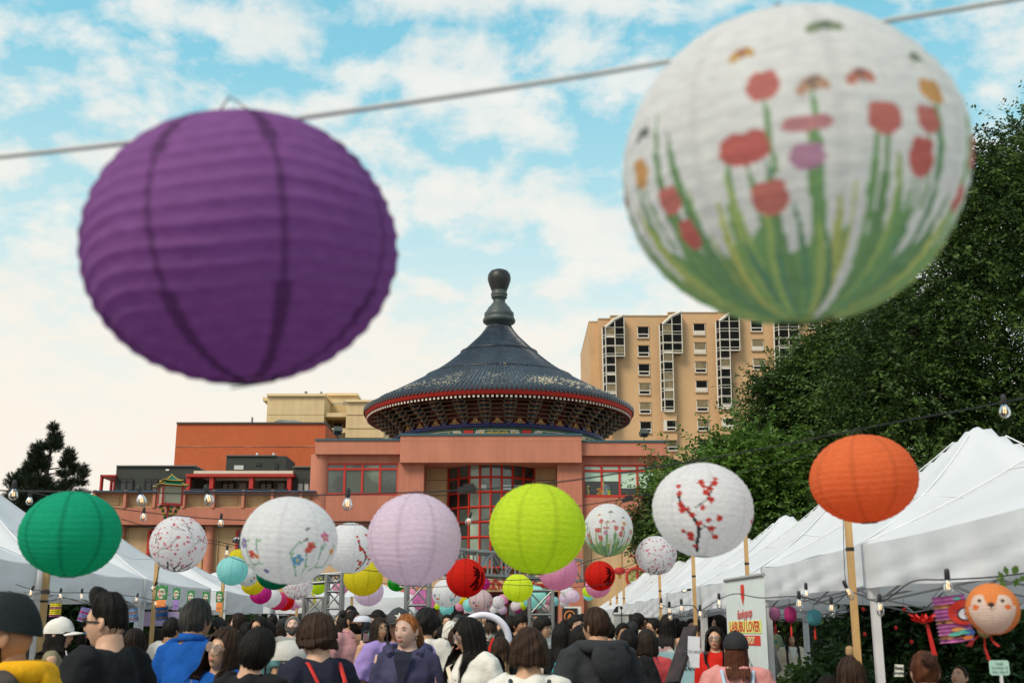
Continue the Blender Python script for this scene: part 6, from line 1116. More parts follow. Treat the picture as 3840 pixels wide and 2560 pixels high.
pk = accordion(3572, 2318, 128, 166, 4.0, (.72, .22, .56), (.70, .34, .14), 'pink accordion lantern with a red and white patch, beside the fox lantern', -.12, 12, [(.38, .018, .055, .042, (.60, .035, .02)), (.42, .012, .030, .024, (.02, .02, .02)), (.40, .012, .024, .018, (.78, .78, .84)), (.1, -.045, .03, .008, (.10, .48, .38)), (.55, -.05, .03, .009, (.05, .12, .42)), (-.2, -.035, .02, .006, (.7, .3, .08)), (.1, .066, .014, .005, (.1, .45, .38)), (-.4, -.05, .02, .006, (.1, .45, .38)), (.3, -.066, .02, .007, (.7, .2, .05))])
# fox face lantern
def fox():
    z = 3.8; p = P(3722, 2282, z); R_ = 97 * z / FPX; root = empty('fox_lantern', p, 'orange and blush fox-face paper lantern with rosy cheeks at the right edge', 'lantern', sc=R_); root.rotation_euler = (0, 0, radians(-24))
    def paint(lon, lat, r):
        c = np.ones((len(lon), 3)) * np.array([.86, .30, .09]); face = (lat < .10 + .0 * lon) & (np.abs(lon) < 1.0 + .2 * np.sin(lat)); c[face & (lat > -1.25)] = (.84, .70, .62)
        for s in (-1, 1): blot(c, lon, lat, s * .50, .22, .36, .34, (.84, .70, .62))
        for s in (-1, 1): blot(c, lon, lat, s * .45, .30, .085, .07, (.10, .08, .07)); blot(c, lon, lat, s * .62, .05, .14, .10, (.86, .22, .06))
        m = (np.abs(lon) < .14 + (lat - .10) * .42) & (lat > .08) & (lat < .9); c[m] = (.86, .30, .09); blot(c, lon, lat, 0, .13, .13, .09, (.07, .05, .045)); strokes(c, lon, lat, [(0, .08), (0, -.06)], .010, (.07, .05, .04)); strokes(c, lon, lat, [(-.13, 0.0), (-.07, -.07), (0, -.06), (.07, -.07), (.13, 0.0)], .010, (.07, .05, .04)); return c
    me = lantern_mesh('fox', 180, 24, 5, .012, .98, paint=paint, seed=8); link('paper_shade', me, root, mats=[lantmat('paper_fox', (.98, .98, .98), .35, .95)])
fox()
def leafsprig(px, py, z, lab):
    p = P(px, py, z); b = MB(); r = random.Random(3)
    for k in range(9):
        a = r.uniform(-1, 1); q = Vector((a * .04, 0, r.uniform(-.02, .03))); d = Vector((a, r.uniform(-.4, .4), r.uniform(.2, 1))).normalized() * .035; s = Vector((-d.z, 0, d.x)) * .3; b.add([q, q + d * .5 + s, q + d, q + d * .5 - s], [(0, 1, 2, 3)])
    tag(b.build('green_sprig', LF_L, loc=p, org=(0, 0, 0)), lab, 'plant')
leafsprig(3790, 2180, 3.9, 'small green paper sprig above the fox lantern')
def ribbon_things():
    p = P(3690, 2360, 4.1); s = 4.1 / FPX; root = empty('woven_gourd_charm', p, 'woven straw ball charm with long red ribbons below the fox lantern', 'charm'); b = MB(); b.ell((0, 0, 0), (25 * s, 25 * s, 30 * s), 14); b.build('straw_ball', mat('straw', (.52, .36, .14), .8, .3, 120, .8, 200), root, org=(0, 0, 0))
    for (x0, x1, y1, w) in ((-20, -66, 60, 12), (0, 4, 110, 6), (20, 45, 60, 7)):
        b = MB(); b.add([((x0 - w * .4) * s, 0, -20 * s), ((x0 + w * .4) * s, 0, -20 * s), ((x1 + w) * s, -.01, -y1 * s), ((x1 - w) * s, -.01, -y1 * s), ((x0 + x1) / 2 * s + w * .7 * s, .012, -(20 + y1) / 2 * s), ((x0 + x1) / 2 * s - w * .7 * s, .012, -(20 + y1) / 2 * s)], [(0, 1, 4, 5), (5, 4, 2, 3)]); b.build('ribbon', TASS, root, org=(0, 0, 0))
    p = P(3462, 2330, 5.2); s = 5.2 / FPX; root = empty('red_paper_flower', p, 'large red folded paper lotus with a hanging red ribbon', 'flower decoration'); b = MB(); r = random.Random(5)
    for k in range(18):
        a = 2 * pi * k / 18 + r.uniform(-.1, .1); d = Vector((cos(a), sin(a) * .6, .32 + .3 * (k % 2))); L_ = (58 if k % 2 else 48) * s; e = Vector((-sin(a), cos(a), 0)) * 13 * s; m_ = d * L_ * .55 - Vector((0, 0, 10 * s)); b.add([(0, 0, 0), m_ + e, d * L_ + Vector((0, 0, -4 * s)), m_ - e], [(0, 1, 2, 3)])
    b.ell((0, 0, 6 * s), (18 * s, 18 * s, 14 * s), 10); b.build('petals', flat('red_paper', (.62, .015, .010), .6), root, org=(0, 0, 0)); b = MB(); b.add([(8 * s, 0, -8 * s), (20 * s, 0, -8 * s), (42 * s, 0, -122 * s), (22 * s, 0, -118 * s)], [(0, 1, 2, 3)]); b.build('ribbon', TASS, root, org=(0, 0, 0))
    for i, (px, py, z) in enumerate(((3237, 2283, 9), (3391, 2284, 9), (3285, 2345, 9), (3360, 2352, 9), (3243, 2376, 9), (3418, 2405, 9))):
        p = P(px, py, z); s = z / FPX; o = empty('mini_red_lantern', p, 'tiny red lantern charm before the shrubs, %s' % ('topmost, just right of the timber pole', 'high, left of the red paper flower', 'middle height, nearer the pole', 'middle height, nearer the flower', 'low, beside the white tent leg', 'lowest, under the red paper flower')[i], 'lantern', 'tiny red charms before the shrubs'); b = MB(); b.ell((0, 0, 0), (7 * s, 7 * s, 8 * s), 10); b.build('shade', flat('red_paper', (.62, .015, .010), .6), o, org=(0, 0, 0)); b = MB(); b.tube([(0, 0, -16 * s), (0, 0, 40 * s)], .0015, 4); b.build('cord', flat('dark_cord', (.02, .02, .02)), o, org=(0, 0, 0))
ribbon_things()
# price card and small boards at the lower right
z = 4.6; o = empty('price_card', P(3748, 2502, z), 'pale green rounded price card on a white stem', 'sign'); s = z / FPX; b = MB(); w, h, c = 37 * s, 27 * s, 6 * s; b.prism([(-w, -h + c), (-w + c, -h), (w - c, -h), (w, -h + c), (w, h - c), (w - c, h), (-w + c, h), (-w, h - c)], 0, .003); b.build('card', flat('mint_card', (.42, .66, .56)), o, org=(0, 0, 0)); b = MB(); b.box((.0, 0, -h - 60 * s), (10 * s, .01, -h)); b.build('stem', LEGM, o, org=(0, 0, 0))
for i, t_ in enumerate(('Small', 'Crochet 10', 'Hair clips 8')): text_obj('print', t_, 13 * s, flat('grey_ink', (.12, .12, .13)), o, (0, -.003, (15 - 15 * i) * s), extrude=.0003)
z = 5.6; o = empty('sticker_sign', P(3372, 2512, z), 'white sticker sign with black script letters between the two near heads', 'sign'); s = z / FPX; b = MB(); b.prism([(-20 * s, -22 * s), (16 * s, -22 * s), (18 * s, 20 * s), (-14 * s, 22 * s)], 0, .004); b.build('card', flat('card_white', (.72, .72, .62)), o, org=(0, 0, 0)); text_obj('print', 'Sleepy', 17 * s, flat('black_ink', (.02, .02, .02)), o, (0, -.003, 9 * s), extrude=.0003, shear=.2, bold=.0005); text_obj('print', 'Grumpy', 17 * s, flat('black_ink', (.02, .02, .02)), o, (0, -.003, -9 * s), extrude=.0003, shear=.2, bold=.0005)
# round pink fan emblem and notice on the beige wall
q = PY(2386, 2165, 50.4); o = empty('fan_emblem', (q.x, q.y, q.z), 'red scalloped round emblem on the beige wall behind the far tents', 'emblem'); b = MB(); n = 28; R_ = .42
for k in range(n): a = 2 * pi * k / n; b.ell((R_ * cos(a), 0, R_ * sin(a)), (.055, .02, .055), 6)
b.tube([(R_ * .94 * cos(a), 0, R_ * .94 * sin(a)) for a in np.linspace(0, 2 * pi, 33)], .035, 6); b.build('scalloped_rim', flat('emblem_red', (.45, .03, .02)), o, org=(0, 0, 0)); b = MB(); b.prism([(R_ * .9 * cos(a), R_ * .9 * sin(a)) for a in np.linspace(0, 2 * pi, 29)[:-1]], .0, .03); b.build('disc', mat('emblem_disc', (.45, .40, .14), .6, .5, 9), o, org=(0, 0, 0))
q = PY(2350, 2138, 50.4); o = empty('wall_notice', (q.x, q.y, q.z), 'small red seal and Calgary Chinatown lettering on the beige wall', 'sign'); b = MB(); b.box((-.09, 0, -.09), (.09, .02, .09)); b.build('seal', flat('emblem_red', (.45, .03, .02)), o, org=(0, 0, 0)); text_obj('print', '中城', .08, flat('sign_white', (.70, .68, .62)), o, (0, -.01, 0)); text_obj('print', 'Calgary\nChinatown', .09, flat('print_faint', (.38, .20, .10)), o, (.32, -.01, 0))
# red cloth dots / flower decorations along the far left stalls
for i in range(16):
    px = 1075 + i * 25; z = 25; p = P(px + random.uniform(-8, 8), 2296 + random.uniform(-8, 8), z); b = MB(); s = z / FPX; r = random.Random(i)
    for k in range(9): b.ell((r.uniform(-13, 13) * s, 0, r.uniform(-9, 9) * s), (6 * s, 6 * s, 5 * s), 6)
    tag(b.build('flower_garland', [flat('garland_red', (.45, .06, .05)), flat('garland_orange', (.50, .17, .08)), flat('garland_pink', (.5, .18, .18))][i % 3], loc=p, org=(0, 0, 0)), 'bunch of %s paper flowers under the far tents, %s from the left' % (('deep red', 'orange', 'dusty pink')[i % 3], ORD[i]), 'garland', 'paper flower bunches under the far tents')
# white umbrella tops above the crowd
def umbrella(px, py, w, h, z, lab):
    p = P(px, py, z); s = z / FPX; root = empty('umbrella', p, lab, 'umbrella'); b = MB(); R_ = w * s / 2; b.lathe([(0.001, h * s)] + [(R_ * sin(t), h * s * cos(t)) for t in np.linspace(.15, pi / 2, 9)], n=24); b.build('canopy', mat('umbrella_white', (.72, .73, .82), .5, .05, trans=.3), root, org=(0, 0, 0)); b = MB(); b.tube([(0, 0, h * s), (0, 0, -p.z)], .012, 6); b.build('pole', CABLE, root, org=(0, 0, 0))
umbrella(1360, 2330, 72, 24, 13, 'white umbrella behind the elderly man in the black cap'); 
def ringlight():
    z = 11; p = P(1812, 2400, z); s = z / FPX; b = MB(); b.tube([(96 * s * cos(a), 0, 92 * s * sin(a)) for a in np.linspace(-.05, pi + .1, 24)], 13 * s, 8); b.tube([(-96 * s, 0, 0), (-96 * s, 0, -p.z)], .01, 5); tag(b.build('white_arch_hoop', mat('hoop_white', (.74, .74, .84), .5, .03), loc=p, org=(0, 0, 0)), 'smooth white hoop arching behind the woman with glasses and long black hair', 'hoop')
ringlight()
# raised grey planter wall, silver horn sculpture, blue tray, paving beyond the banner
pq = P(2935, 2455, 24); o = empty('planter_wall', (pq.x, pq.y, 0), 'dark slatted planter wall behind the woman in the cream jacket', 'wall'); zt_ = P(2935, 2425, 24).z
for k in range(6):
    b = MB(); b.box((-.75, 0, zt_ - .18 * (k + 1) + .012), (1.9, .5, zt_ - .18 * k)); b.build('plank', mat('dark_plank', (.06, .06, .055), .7, .25, 3, stretch=(.5, 3, 6)), o, org=(0, 0, 0))
b = MB(); hp = P(2905, 2430, 14); q0 = P(2880, 2540, 14); b.tube([q0, q0 + (hp - q0) * .4 + Vector((.10, 0, -.02)), hp + Vector((.02, 0, -.12)), hp + Vector((.0, 0, .05))], [.05, .05, .03, .004], 8); tag(b.build('horn_sculpture', flat('brushed_steel', (.35, .35, .34), .4, metal=.7), loc=q0, org=tuple(q0)), 'curved brushed steel horn beside the banner', 'sculpture')
b = MB(); tq = P(2925, 2420, 24.1); b.box((-.09, -.1, 0), (.09, .1, .03)); b.box((-.095, -.105, .03), (.095, .105, .038)); tag(b.build('blue_tray', flat('blue_plastic', (.02, .24, .60), .35), loc=tq, org=(0, 0, 0)), 'bright blue plastic tray on the planter wall', 'tray')
# dark building and fence behind the right stalls, seen through the shrubs
b = MB(); b.box((7, 30, 0), (40, 31, 4.5)); tag(b.build('low_wall', mat('dark_navy_wall', (.018, .022, .035), .6, .3, .6), loc=(20, 30, 0), org=(20, 30, 0)), 'dark low building wall behind the right-hand shrubs', 'wall')
b = MB(); b.box((-30, 33, 0), (-9, 33.4, 3.4)); tag(b.build('low_wall', mat('dark_hedge_wall', (.03, .05, .025), .9, .4, 3), loc=(-20, 33, 0), org=(-20, 33, 0)), 'dark boundary wall behind the left-hand tents', 'wall')
# camera-side stand: black slanted music-stand board by the notice
b = MB(); q0 = P(2600, 2350, 9.9); q1 = P(2530, 2560, 9.4); d = (q1 - q0); M = Matrix((Vector((.5, -.85, .1)).normalized(), d.normalized(), Vector((.5, -.85, .1)).normalized().cross(d.normalized()))).transposed(); b.obox((q0 + q1) / 2 - q0 + Vector((-.02, 0, 0)), .09, d.length / 2, .015, M); tag(b.build('display_board', mat('dark_red_board', (.035, .018, .016), .6, .5, 6), loc=q0, org=(0, 0, 0)), 'black slanted display board beside the timber pole with the notice', 'board')
# ---------------------------------------------------------------- people
HT = 1.70
def quads(mb):
    return np.array([tuple(v) for v in mb.v], np.float64), np.array([f for f in mb.f if len(f) == 4], np.int64)
def tb(mb, pts, r, n=12): mb.tube(pts, r, n, cap=True)
ARM = {'down': ((.235, .02, 1.10), (.245, -.07, .86)), 'hold': ((.225, .03, 1.11), (.085, -.25, 1.10)), 'phone': ((.205, -.13, 1.15), (.075, -.27, 1.36)), 'hips': ((.28, .06, 1.12), (.17, -.08, .98)), 'fold': ((.22, -.02, 1.12), (.02, -.20, 1.16))}
def arms(pose, sex):
    k = .90 if sex == 'f' else 1.0; out = []
    for s in (-1, 1):
        p = pose
        if pose == 'up': p = 'raise' if s > 0 else 'down'
        if pose == 'one': p = 'phone' if s > 0 else 'down'
        if pose == 'sit': p = 'hold'
        S = Vector((s * .172 * k, .0, 1.395))
        if p == 'raise': E, W_ = Vector((s * .30, -.03, 1.52)), Vector((s * .24, -.06, 1.76))
        else: E, W_ = [Vector((s * v[0] * (k if abs(v[0]) > .1 else 1), v[1], v[2])) for v in ARM[p]]
        out.append((s, S, E, W_))
    return out
def body_core(pose, sex):
    b = MB(); f = sex == 'f'; k = .90 if f else 1.0
    tb(b, [(0, .01, .80), (0, .01, .90), (0, 0, 1.02), (0, 0, 1.14), (0, 0, 1.27), (0, .0, 1.375), (0, .01, 1.425), (0, .008, 1.46), (0, -.002, 1.52)], [(.10, .08), (.160, .108), (.135 * k, .098), (.140 * k, .104), (.158 * k, .108), (.155 * k, .090), (.095, .066), (.058, .058), (.054, .058)], 20)
    for s, S, E, W_ in arms(pose, sex):
        a = .88 if f else 1.0; tb(b, [S + Vector((-s * .04, 0, .01)), S, (S + E) / 2, E, (E * .6 + W_ * .4), W_, W_ + (W_ - E).normalized() * .02], [.045 * a, .056 * a, .048 * a, .040 * a, .040 * a, .027 * a, .024 * a], 12)
    for s in (-1, 1):
        if pose == 'sit': tb(b, [(s * .09, 0, .86), (s * .12, -.22, .86), (s * .14, -.43, .84), (s * .13, -.45, .60), (s * .12, -.42, .42)], [.085, .080, .06, .052, .038], 12); tb(b, [(s * .12, -.40, .39), (s * .12, -.50, .375), (s * .13, -.60, .37)], [.04, .045, .03], 8)
        else: tb(b, [(s * .085, 0, .88), (s * .09, 0, .68), (s * .095, -.01, .48), (s * .1, .01, .30), (s * .1, .02, .08)], [.088, .080, .058, .055, .036], 12); tb(b, [(s * .1, .04, .045), (s * .105, -.06, .04), (s * .11, -.17, .03)], [.04, .045, .03], 8)
    return b
def hands(pose, sex):
    b = MB()
    for s, S, E, W_ in arms(pose, sex):
        d = (W_ - E).normalized(); nrm = Vector((0, 0, 1)).cross(d) if pose in ('down',) else Vector((0, -.2, 1)).cross(d); nrm = nrm.normalized() if nrm.length > .1 else Vector((1, 0, 0)); side = d.cross(nrm).normalized(); curl = .9 if pose in ('hold', 'phone', 'sit', 'fold', 'one') else .45
        pc = W_ + d * .045; b.tube([W_ - d * .01, W_ + d * .01, W_ + d * .045, W_ + d * .085, W_ + d * .095], [(.02, .018), (.028, .017), (.040, .016), (.040, .014), (.02, .006)], 10, cap=False)
        for q, (o, L_) in enumerate(((-.030, .060), (-.010, .072), (.011, .076), (.031, .068))):
            p = W_ + d * .085 + side * o; pts = [p]; dd = d.copy(); perp = nrm * (-s if pose == 'down' else 1)
            for j in range(4): dd = (dd + perp * curl * .28 * (j + .5) / 2).normalized(); pts.append(pts[-1] + dd * L_ / 4)
            b.tube(pts, [.0095, .009, .0085, .0075, .003], 6, cap=False)
        p = W_ + d * .03 + side * -.034; b.tube([p, p + (d * .5 - side * .8).normalized() * .028, p + (d * .75 - side * .6 + nrm * .3).normalized() * .058, p + (d * .85 - side * .45 + nrm * .4).normalized() * .066], [.012, .011, .009, .003], 6, cap=False)
    return b
def shirt_core(cloth, pose, sex):
    b = MB(); f = sex == 'f'; k = .90 if f else 1.0; e = {'tee': .020, 'long': .020, 'tank': .012, 'coat': .036, 'polo': .022}[cloth]; nk = {'tank': (1.36, .10)}.get(cloth, (1.445, .070))
    zb = .84 if cloth == 'coat' else .87
    P_ = [(0, .0, zb), (0, .0, .95), (0, 0, 1.06), (0, 0, 1.16), (0, -.004, 1.28), (0, .0, 1.375), (0, .008, 1.425), (0, .008, 1.455)]; R_ = [(.172 + e * .7, .122 + e), (.168 + e * .7, .118 + e), (.150 * (.5 + k / 2) + e, .108 + e), (.150 * k + e, .112 + e), (.166 * k + e, (.122 if f else .114) + e * .8), (.160 * k + e * .8, .096 + e * .6), (.112, .076 + e * .3), (.072, .068)]
    if cloth == 'tank': P_ = P_[:6] + [(0, .008, 1.395)]; R_ = R_[:5] + [(.140 * k, .094), (.10, .07)]
    tb(b, P_, R_, 22)
    if cloth != 'tank':
        for s, S, E, W_ in arms(pose, sex):
            a = .88 if f else 1.0; w = {'tee': .074, 'polo': .070, 'long': .064, 'coat': .076}[cloth] * a
            if cloth in ('tee', 'polo'): M_ = S + (E - S) * .80; tb(b, [S + Vector((-s * .06, 0, .015)), S + Vector((-s * .01, 0, 0)), (S + M_) / 2, M_], [.060 * a, w, w * .98, w * 1.02], 14)
            else: tb(b, [S + Vector((-s * .06, 0, .015)), S + Vector((-s * .01, 0, 0)), (S + E) / 2, E, (E + W_) / 2, W_ - (W_ - E).normalized() * .005], [.060 * a, w, w * .94, w * .86, w * .76, w * .62], 14)
    return b
def pants_core(pose, sex):
    b = MB(); tb(b, [(0, .005, .80), (0, .005, .88), (0, .0, .985)], [(.14, .10), (.178, .128), (.152, .112)], 18)
    for s in (-1, 1):
        if pose == 'sit': tb(b, [(s * .09, 0, .86), (s * .12, -.22, .86), (s * .14, -.45, .84), (s * .13, -.47, .62)], [.10, .098, .08, .085], 12)
        else: tb(b, [(s * .088, 0, .90), (s * .09, 0, .68), (s * .096, -.005, .48), (s * .1, .01, .10)], [.100, .096, .078, .070], 12)
    return b
CORE = {}
def bake_cores(keys):
    tmp = []
    for key in keys:
        kind = key[0]; b = {'body': body_core, 'shirt': shirt_core, 'pants': pants_core}[kind](*key[1:-1]); me = b.mesh('tmp'); o = bpy.data.objects.new('tmp', me); C.objects.link(o)
        rm = o.modifiers.new('r', 'REMESH'); rm.mode = 'VOXEL'; rm.voxel_size = key[-1]; sm = o.modifiers.new('s', 'SMOOTH'); sm.factor = .5; sm.iterations = 5 if kind != 'body' else 3; tmp.append((key, o))
    dg = bpy.context.evaluated_depsgraph_get(); dg.update()
    for key, o in tmp:
        ev = o.evaluated_get(dg); me = ev.to_mesh(); n = len(me.vertices); V = np.empty(n * 3, np.float32); me.vertices.foreach_get('co', V); N_ = np.empty(n * 3, np.float32); me.vertices.foreach_get('normal', N_); F = np.empty(len(me.polygons) * 4, np.int32); me.loops.foreach_get('vertex_index', F); CORE[key] = (V.reshape(-1, 3).astype(np.float64), F.reshape(-1, 4).astype(np.int64), N_.reshape(-1, 3).astype(np.float64)); ev.to_mesh_clear()
    for key, o in tmp: me = o.data; bpy.data.objects.remove(o); bpy.data.meshes.remove(me)
AX, AY, AZ = .076, .098, .118
def head_surf(th, ph, off=0.0):
    z = np.cos(th); s = np.sin(th); sl = np.where(z < 0, np.power(np.maximum(s, 0), .78), s); x = sl * np.sin(ph); y = -sl * np.cos(ph); t = np.maximum(-z, 0)
    X = x * (AX + off) * (1 - .30 * t ** 1.5); Y = y * (AY + off) * np.where(y > 0, 1 - .40 * t ** 1.3, 1 - .06 * t); return X, Y, z * (AZ + off)
def head_grid(sex, n=52, m=42):
    t = np.linspace(0, 2 * pi, n, endpoint=False); ph = t - .42 * np.sin(t); th = np.linspace(.02, pi - .02, m); TH, PH = np.meshgrid(th, ph, indexing='ij'); X, Y, Z = head_surf(TH, PH); fr = (Y < 0) * 1.0; g = lambda a, b_, c, d: np.exp(-((np.abs(X) - a) / b_) ** 2 - ((Z - c) / d) ** 2); f = .75 if sex == 'f' else 1.0
    nz = np.interp(Z, [-.046, -.036, -.026, .022], [0, .75, 1, 0]); dy = -.022 * f * np.exp(-(X / .0125) ** 2) * nz - .006 * np.exp(-((np.abs(X) - .012) / .007) ** 2 - ((Z + .033) / .007) ** 2)
    dy += .008 * g(.031, .015, .008, .012) - .004 * f * np.exp(-((Z - .030) / .010) ** 2 - (X / .05) ** 2) - .004 * g(.042, .02, -.02, .02) - .006 * np.exp(-(X / .022) ** 2 - ((Z + .060) / .010) ** 2) - .009 * np.exp(-(X / .022) ** 2 - ((Z + .100) / .018) ** 2) + .003 * np.exp(-(X / .02) ** 2 - ((Z + .078) / .006) ** 2)
    Y = Y + dy * fr; V = np.stack([X, Y, Z], -1).reshape(-1, 3); i = np.arange(m - 1)[:, None] * n; j = np.arange(n)[None, :]; F = np.stack([i + j, i + n + j, i + n + (j + 1) % n, i + (j + 1) % n], -1).reshape(-1, 4)
    e = MB()
    for s in (-1, 1): e.ell((s * .077, .012, -.004), (.010, .020, .032), 10, M=Euler((radians(-12), 0, s * radians(-22))).to_matrix()); e.ell((s * .074, .010, -.010), (.008, .012, .018), 8)
    ev, ef = quads(e); return np.concatenate([V, ev]), np.concatenate([F, ef + len(V)])
HEAD = {s: head_grid(s) for s in 'mf'}
def hair_grid(style, col, r, length=.3, wave=.0, part=0, tip=None, fringe=None, vol=.0, n=100, cap=False):
    ph = np.linspace(-pi, pi, n, endpoint=False); a = np.degrees(np.abs(ph)); D = lambda xs, ys: np.interp(a, xs, ys)
    if style == 'short': te = D([0, 30, 52, 66, 80, 92, 100, 125, 180], [50, 54, 60, 84, 104, 92, 112, 126, 130]); th_ = .020 + vol; hang = np.zeros(n)
    elif style == 'quiff': te = D([0, 30, 50, 62, 78, 90, 100, 125, 180], [40, 44, 54, 80, 98, 88, 108, 120, 124]); th_ = .018; hang = np.zeros(n)
    elif style == 'fringe': te = D([0, 40, 58, 70, 82, 92, 102, 125, 180], [72, 74, 80, 96, 106, 96, 114, 128, 132]); th_ = .026 + vol; hang = np.zeros(n)
    elif style == 'pulled': te = D([0, 30, 55, 68, 82, 96, 110, 140, 180], [46, 50, 62, 82, 92, 100, 116, 124, 124]); th_ = .010; hang = np.zeros(n)
    elif style == 'bald': te = D([0, 50, 70, 80, 92, 100, 125, 180], [38, 50, 76, 92, 88, 106, 122, 126]); th_ = .006; hang = np.zeros(n)
    else:
        f0 = fringe or 48; te = D([0, 28, 42, 52, 60, 180], [f0, f0 + 4, f0 + 20, 84, 92, 92]); th_ = .022 + vol; hang = length * D([0, 44, 54, 64, 180], [0, 0, .55, 1, 1]) * (1 + .10 * np.sin(ph * 7 + r.uniform(0, 6)) + r.uniform(-.09, .09, n))
    rows = 26; hr = 30 if hang.max() > 0 else 0; ph_s = sum(np.sin(ph * k + r.uniform(0, 6)) * w for k, w in ((5, .5), (11, .7), (19, .9), (31, .8), (43, .6)))
    P_, U_ = [], []
    for i in range(rows):
        u = i / (rows - 1); th = np.radians(te) * u + .01; off = th_ * (1 - .70 * u ** 4 if hr == 0 else 1) * np.ones(n) + .0022 * ph_s * ((.3 + u) if hr else (.5 - .4 * u)) * min(1, th_ / .02)
        if style == 'quiff': off = off + .050 * np.exp(-(ph / .95) ** 2) * np.exp(-((np.degrees(th) - 34) / 20) ** 2) + .012 * np.exp(-((np.degrees(th) - 15) / 18) ** 2); off = off - .012 * np.clip((np.degrees(th) - 56) / 14, 0, 1)
        if style in ('fringe', 'short'): off = off + .004 * np.sin(ph * 13 + 5 * u + r.uniform(0, 6)) * u
        if vol > .01: off = off + .007 * np.sin(ph * 6 + u * 9) * np.sin(u * 7)
        if cap: off = off * 0 + np.interp(np.degrees(th), [0, 84, 100], [.004, .006, .016])
        X, Y, Z = head_surf(th, ph, off)
        if style == 'quiff': Z = Z + .012 * np.exp(-((np.degrees(th) - 30) / 22) ** 2)
        P_.append(np.stack([X, Y, Z], -1)); U_.append(np.full(n, .5 * u))
    if hr:
        base = P_[-1].copy(); ab = np.abs(ph); side = np.degrees(ab) < 98
        for i in range(1, hr + 1):
            u = i / hr; L_ = hang * u; z = base[:, 2] - L_; q = np.clip((-z - .10) / .14, 0, 1); q = q * q * (3 - 2 * q); x0 = base[:, 0] * (1 + .05 * np.sin(u * 3)); y0 = base[:, 1]
            xt = np.where(side, np.sign(base[:, 0]) * .098, base[:, 0] * 1.02); yt = np.where(side, -.135 + .0 * x0, .158 + 0 * x0)
            tipf = 1 - .10 * np.clip(u - .75, 0, 1) * 4 * (length < .2); w1 = wave * np.sin(u * length * 48 + ph * 3) + .0018 * ph_s * (1 + u)
            X = (x0 * (1 - q) + xt * q) * tipf * (1 + w1 * 2); Y = (y0 * (1 - q) + yt * q) * np.where(y0 > 0, tipf, 1) + w1 * .6; act = (hang > 1e-4)
            P_.append(np.where(act[:, None], np.stack([X, Y, z], -1), base)); U_.append(np.full(n, .5 + .5 * u))
    V = np.concatenate(P_); m = len(P_); i = np.arange(m - 1)[:, None] * n; j = np.arange(n)[None, :]; F = np.stack([i + j, i + n + j, i + n + (j + 1) % n, i + (j + 1) % n], -1).reshape(-1, 4)
    if hr: # drop faces of columns that do not hang
        keep = np.ones(len(F), bool); z = (hang <= 1e-4); zc = z | np.roll(z, -1); kk = np.zeros((m - 1, n), bool); kk[:rows - 1] = True; kk[rows - 1:] = ~zc[None, :]; F = F[kk.reshape(-1)]
    st = 1 + .18 * np.clip(ph_s, -1.6, 1.6) / 1.6 + r.uniform(-.12, .12, n); U = np.stack(U_); cc = np.array(col)[None, None, :] * np.ones((m, n, 3))
    if tip is not None: k = np.clip((U - .58) / .25 + .35 * (ph_s / 2)[None, :], 0, 1)[..., None]; cc = cc * (1 - k) + np.array(tip) * k
    cc = cc * st[None, :, None] * (1 + .15 * np.sin(U * 40 + ph[None, :] * 5))[..., None]; return V, F, np.clip(cc.reshape(-1, 3), 0, 1)
def hairmat():
    if 'hair' in MATS: return MATS['hair']
    m = bpy.data.materials.new('hair'); MATS['hair'] = m; m.use_nodes = True; N = m.node_tree.nodes; L = m.node_tree.links; b = N['Principled BSDF']; b.inputs['Roughness'].default_value = .55; b.inputs['Specular IOR Level'].default_value = .13; a = N.new('ShaderNodeVertexColor'); a.layer_name = 'strand'
    t = N.new('ShaderNodeTexCoord'); mp = N.new('ShaderNodeMapping'); mp.inputs['Scale'].default_value = (60, 60, 5); L.new(t.outputs['Object'], mp.inputs[0]); n = N.new('ShaderNodeTexNoise'); n.inputs['Scale'].default_value = 3; n.inputs['Detail'].default_value = 3; L.new(mp.outputs[0], n.inputs['Vector'])
    r = N.new('ShaderNodeValToRGB'); r.color_ramp.elements[0].color = (.6, .6, .6, 1); r.color_ramp.elements[1].color = (1.5, 1.5, 1.5, 1); L.new(n.outputs[0], r.inputs[0]); x = N.new('ShaderNodeMix'); x.data_type = 'RGBA'; x.blend_type = 'MULTIPLY'; x.inputs[0].default_value = 1; L.new(a.outputs[0], x.inputs[6]); L.new(r.outputs[0], x.inputs[7]); L.new(x.outputs[2], b.inputs['Base Color'])
    bp = N.new('ShaderNodeBump'); bp.inputs['Strength'].default_value = .5; bp.inputs['Distance'].default_value = .01; L.new(n.outputs[0], bp.inputs['Height']); L.new(bp.outputs[0], b.inputs['Normal']); return m
def skinmat(name, col):
    m = mat('skin_' + name, col, .48, .07, 9, .12, 90, spec=.35); b = m.node_tree.nodes['Principled BSDF']; b.inputs['Subsurface Weight'].default_value = .10; b.inputs['Subsurface Radius'].default_value = (.02, .008, .004); return m
SK = {'fair': (.66, .42, .33), 'light': (.60, .36, .24), 'warm': (.54, .31, .185), 'tan': (.40, .21, .115), 'brown': (.21, .10, .055), 'deep': (.10, .05, .03)}
HC = {'black': (.010, .008, .007), 'dark': (.020, .013, .010), 'brown': (.034, .019, .012), 'auburn': (.075, .026, .012), 'red': (.30, .105, .030), 'blond': (.36, .25, .12), 'grey': (.14, .13, .12), 'greying': (.045, .042, .038), 'white': (.60, .58, .52)}
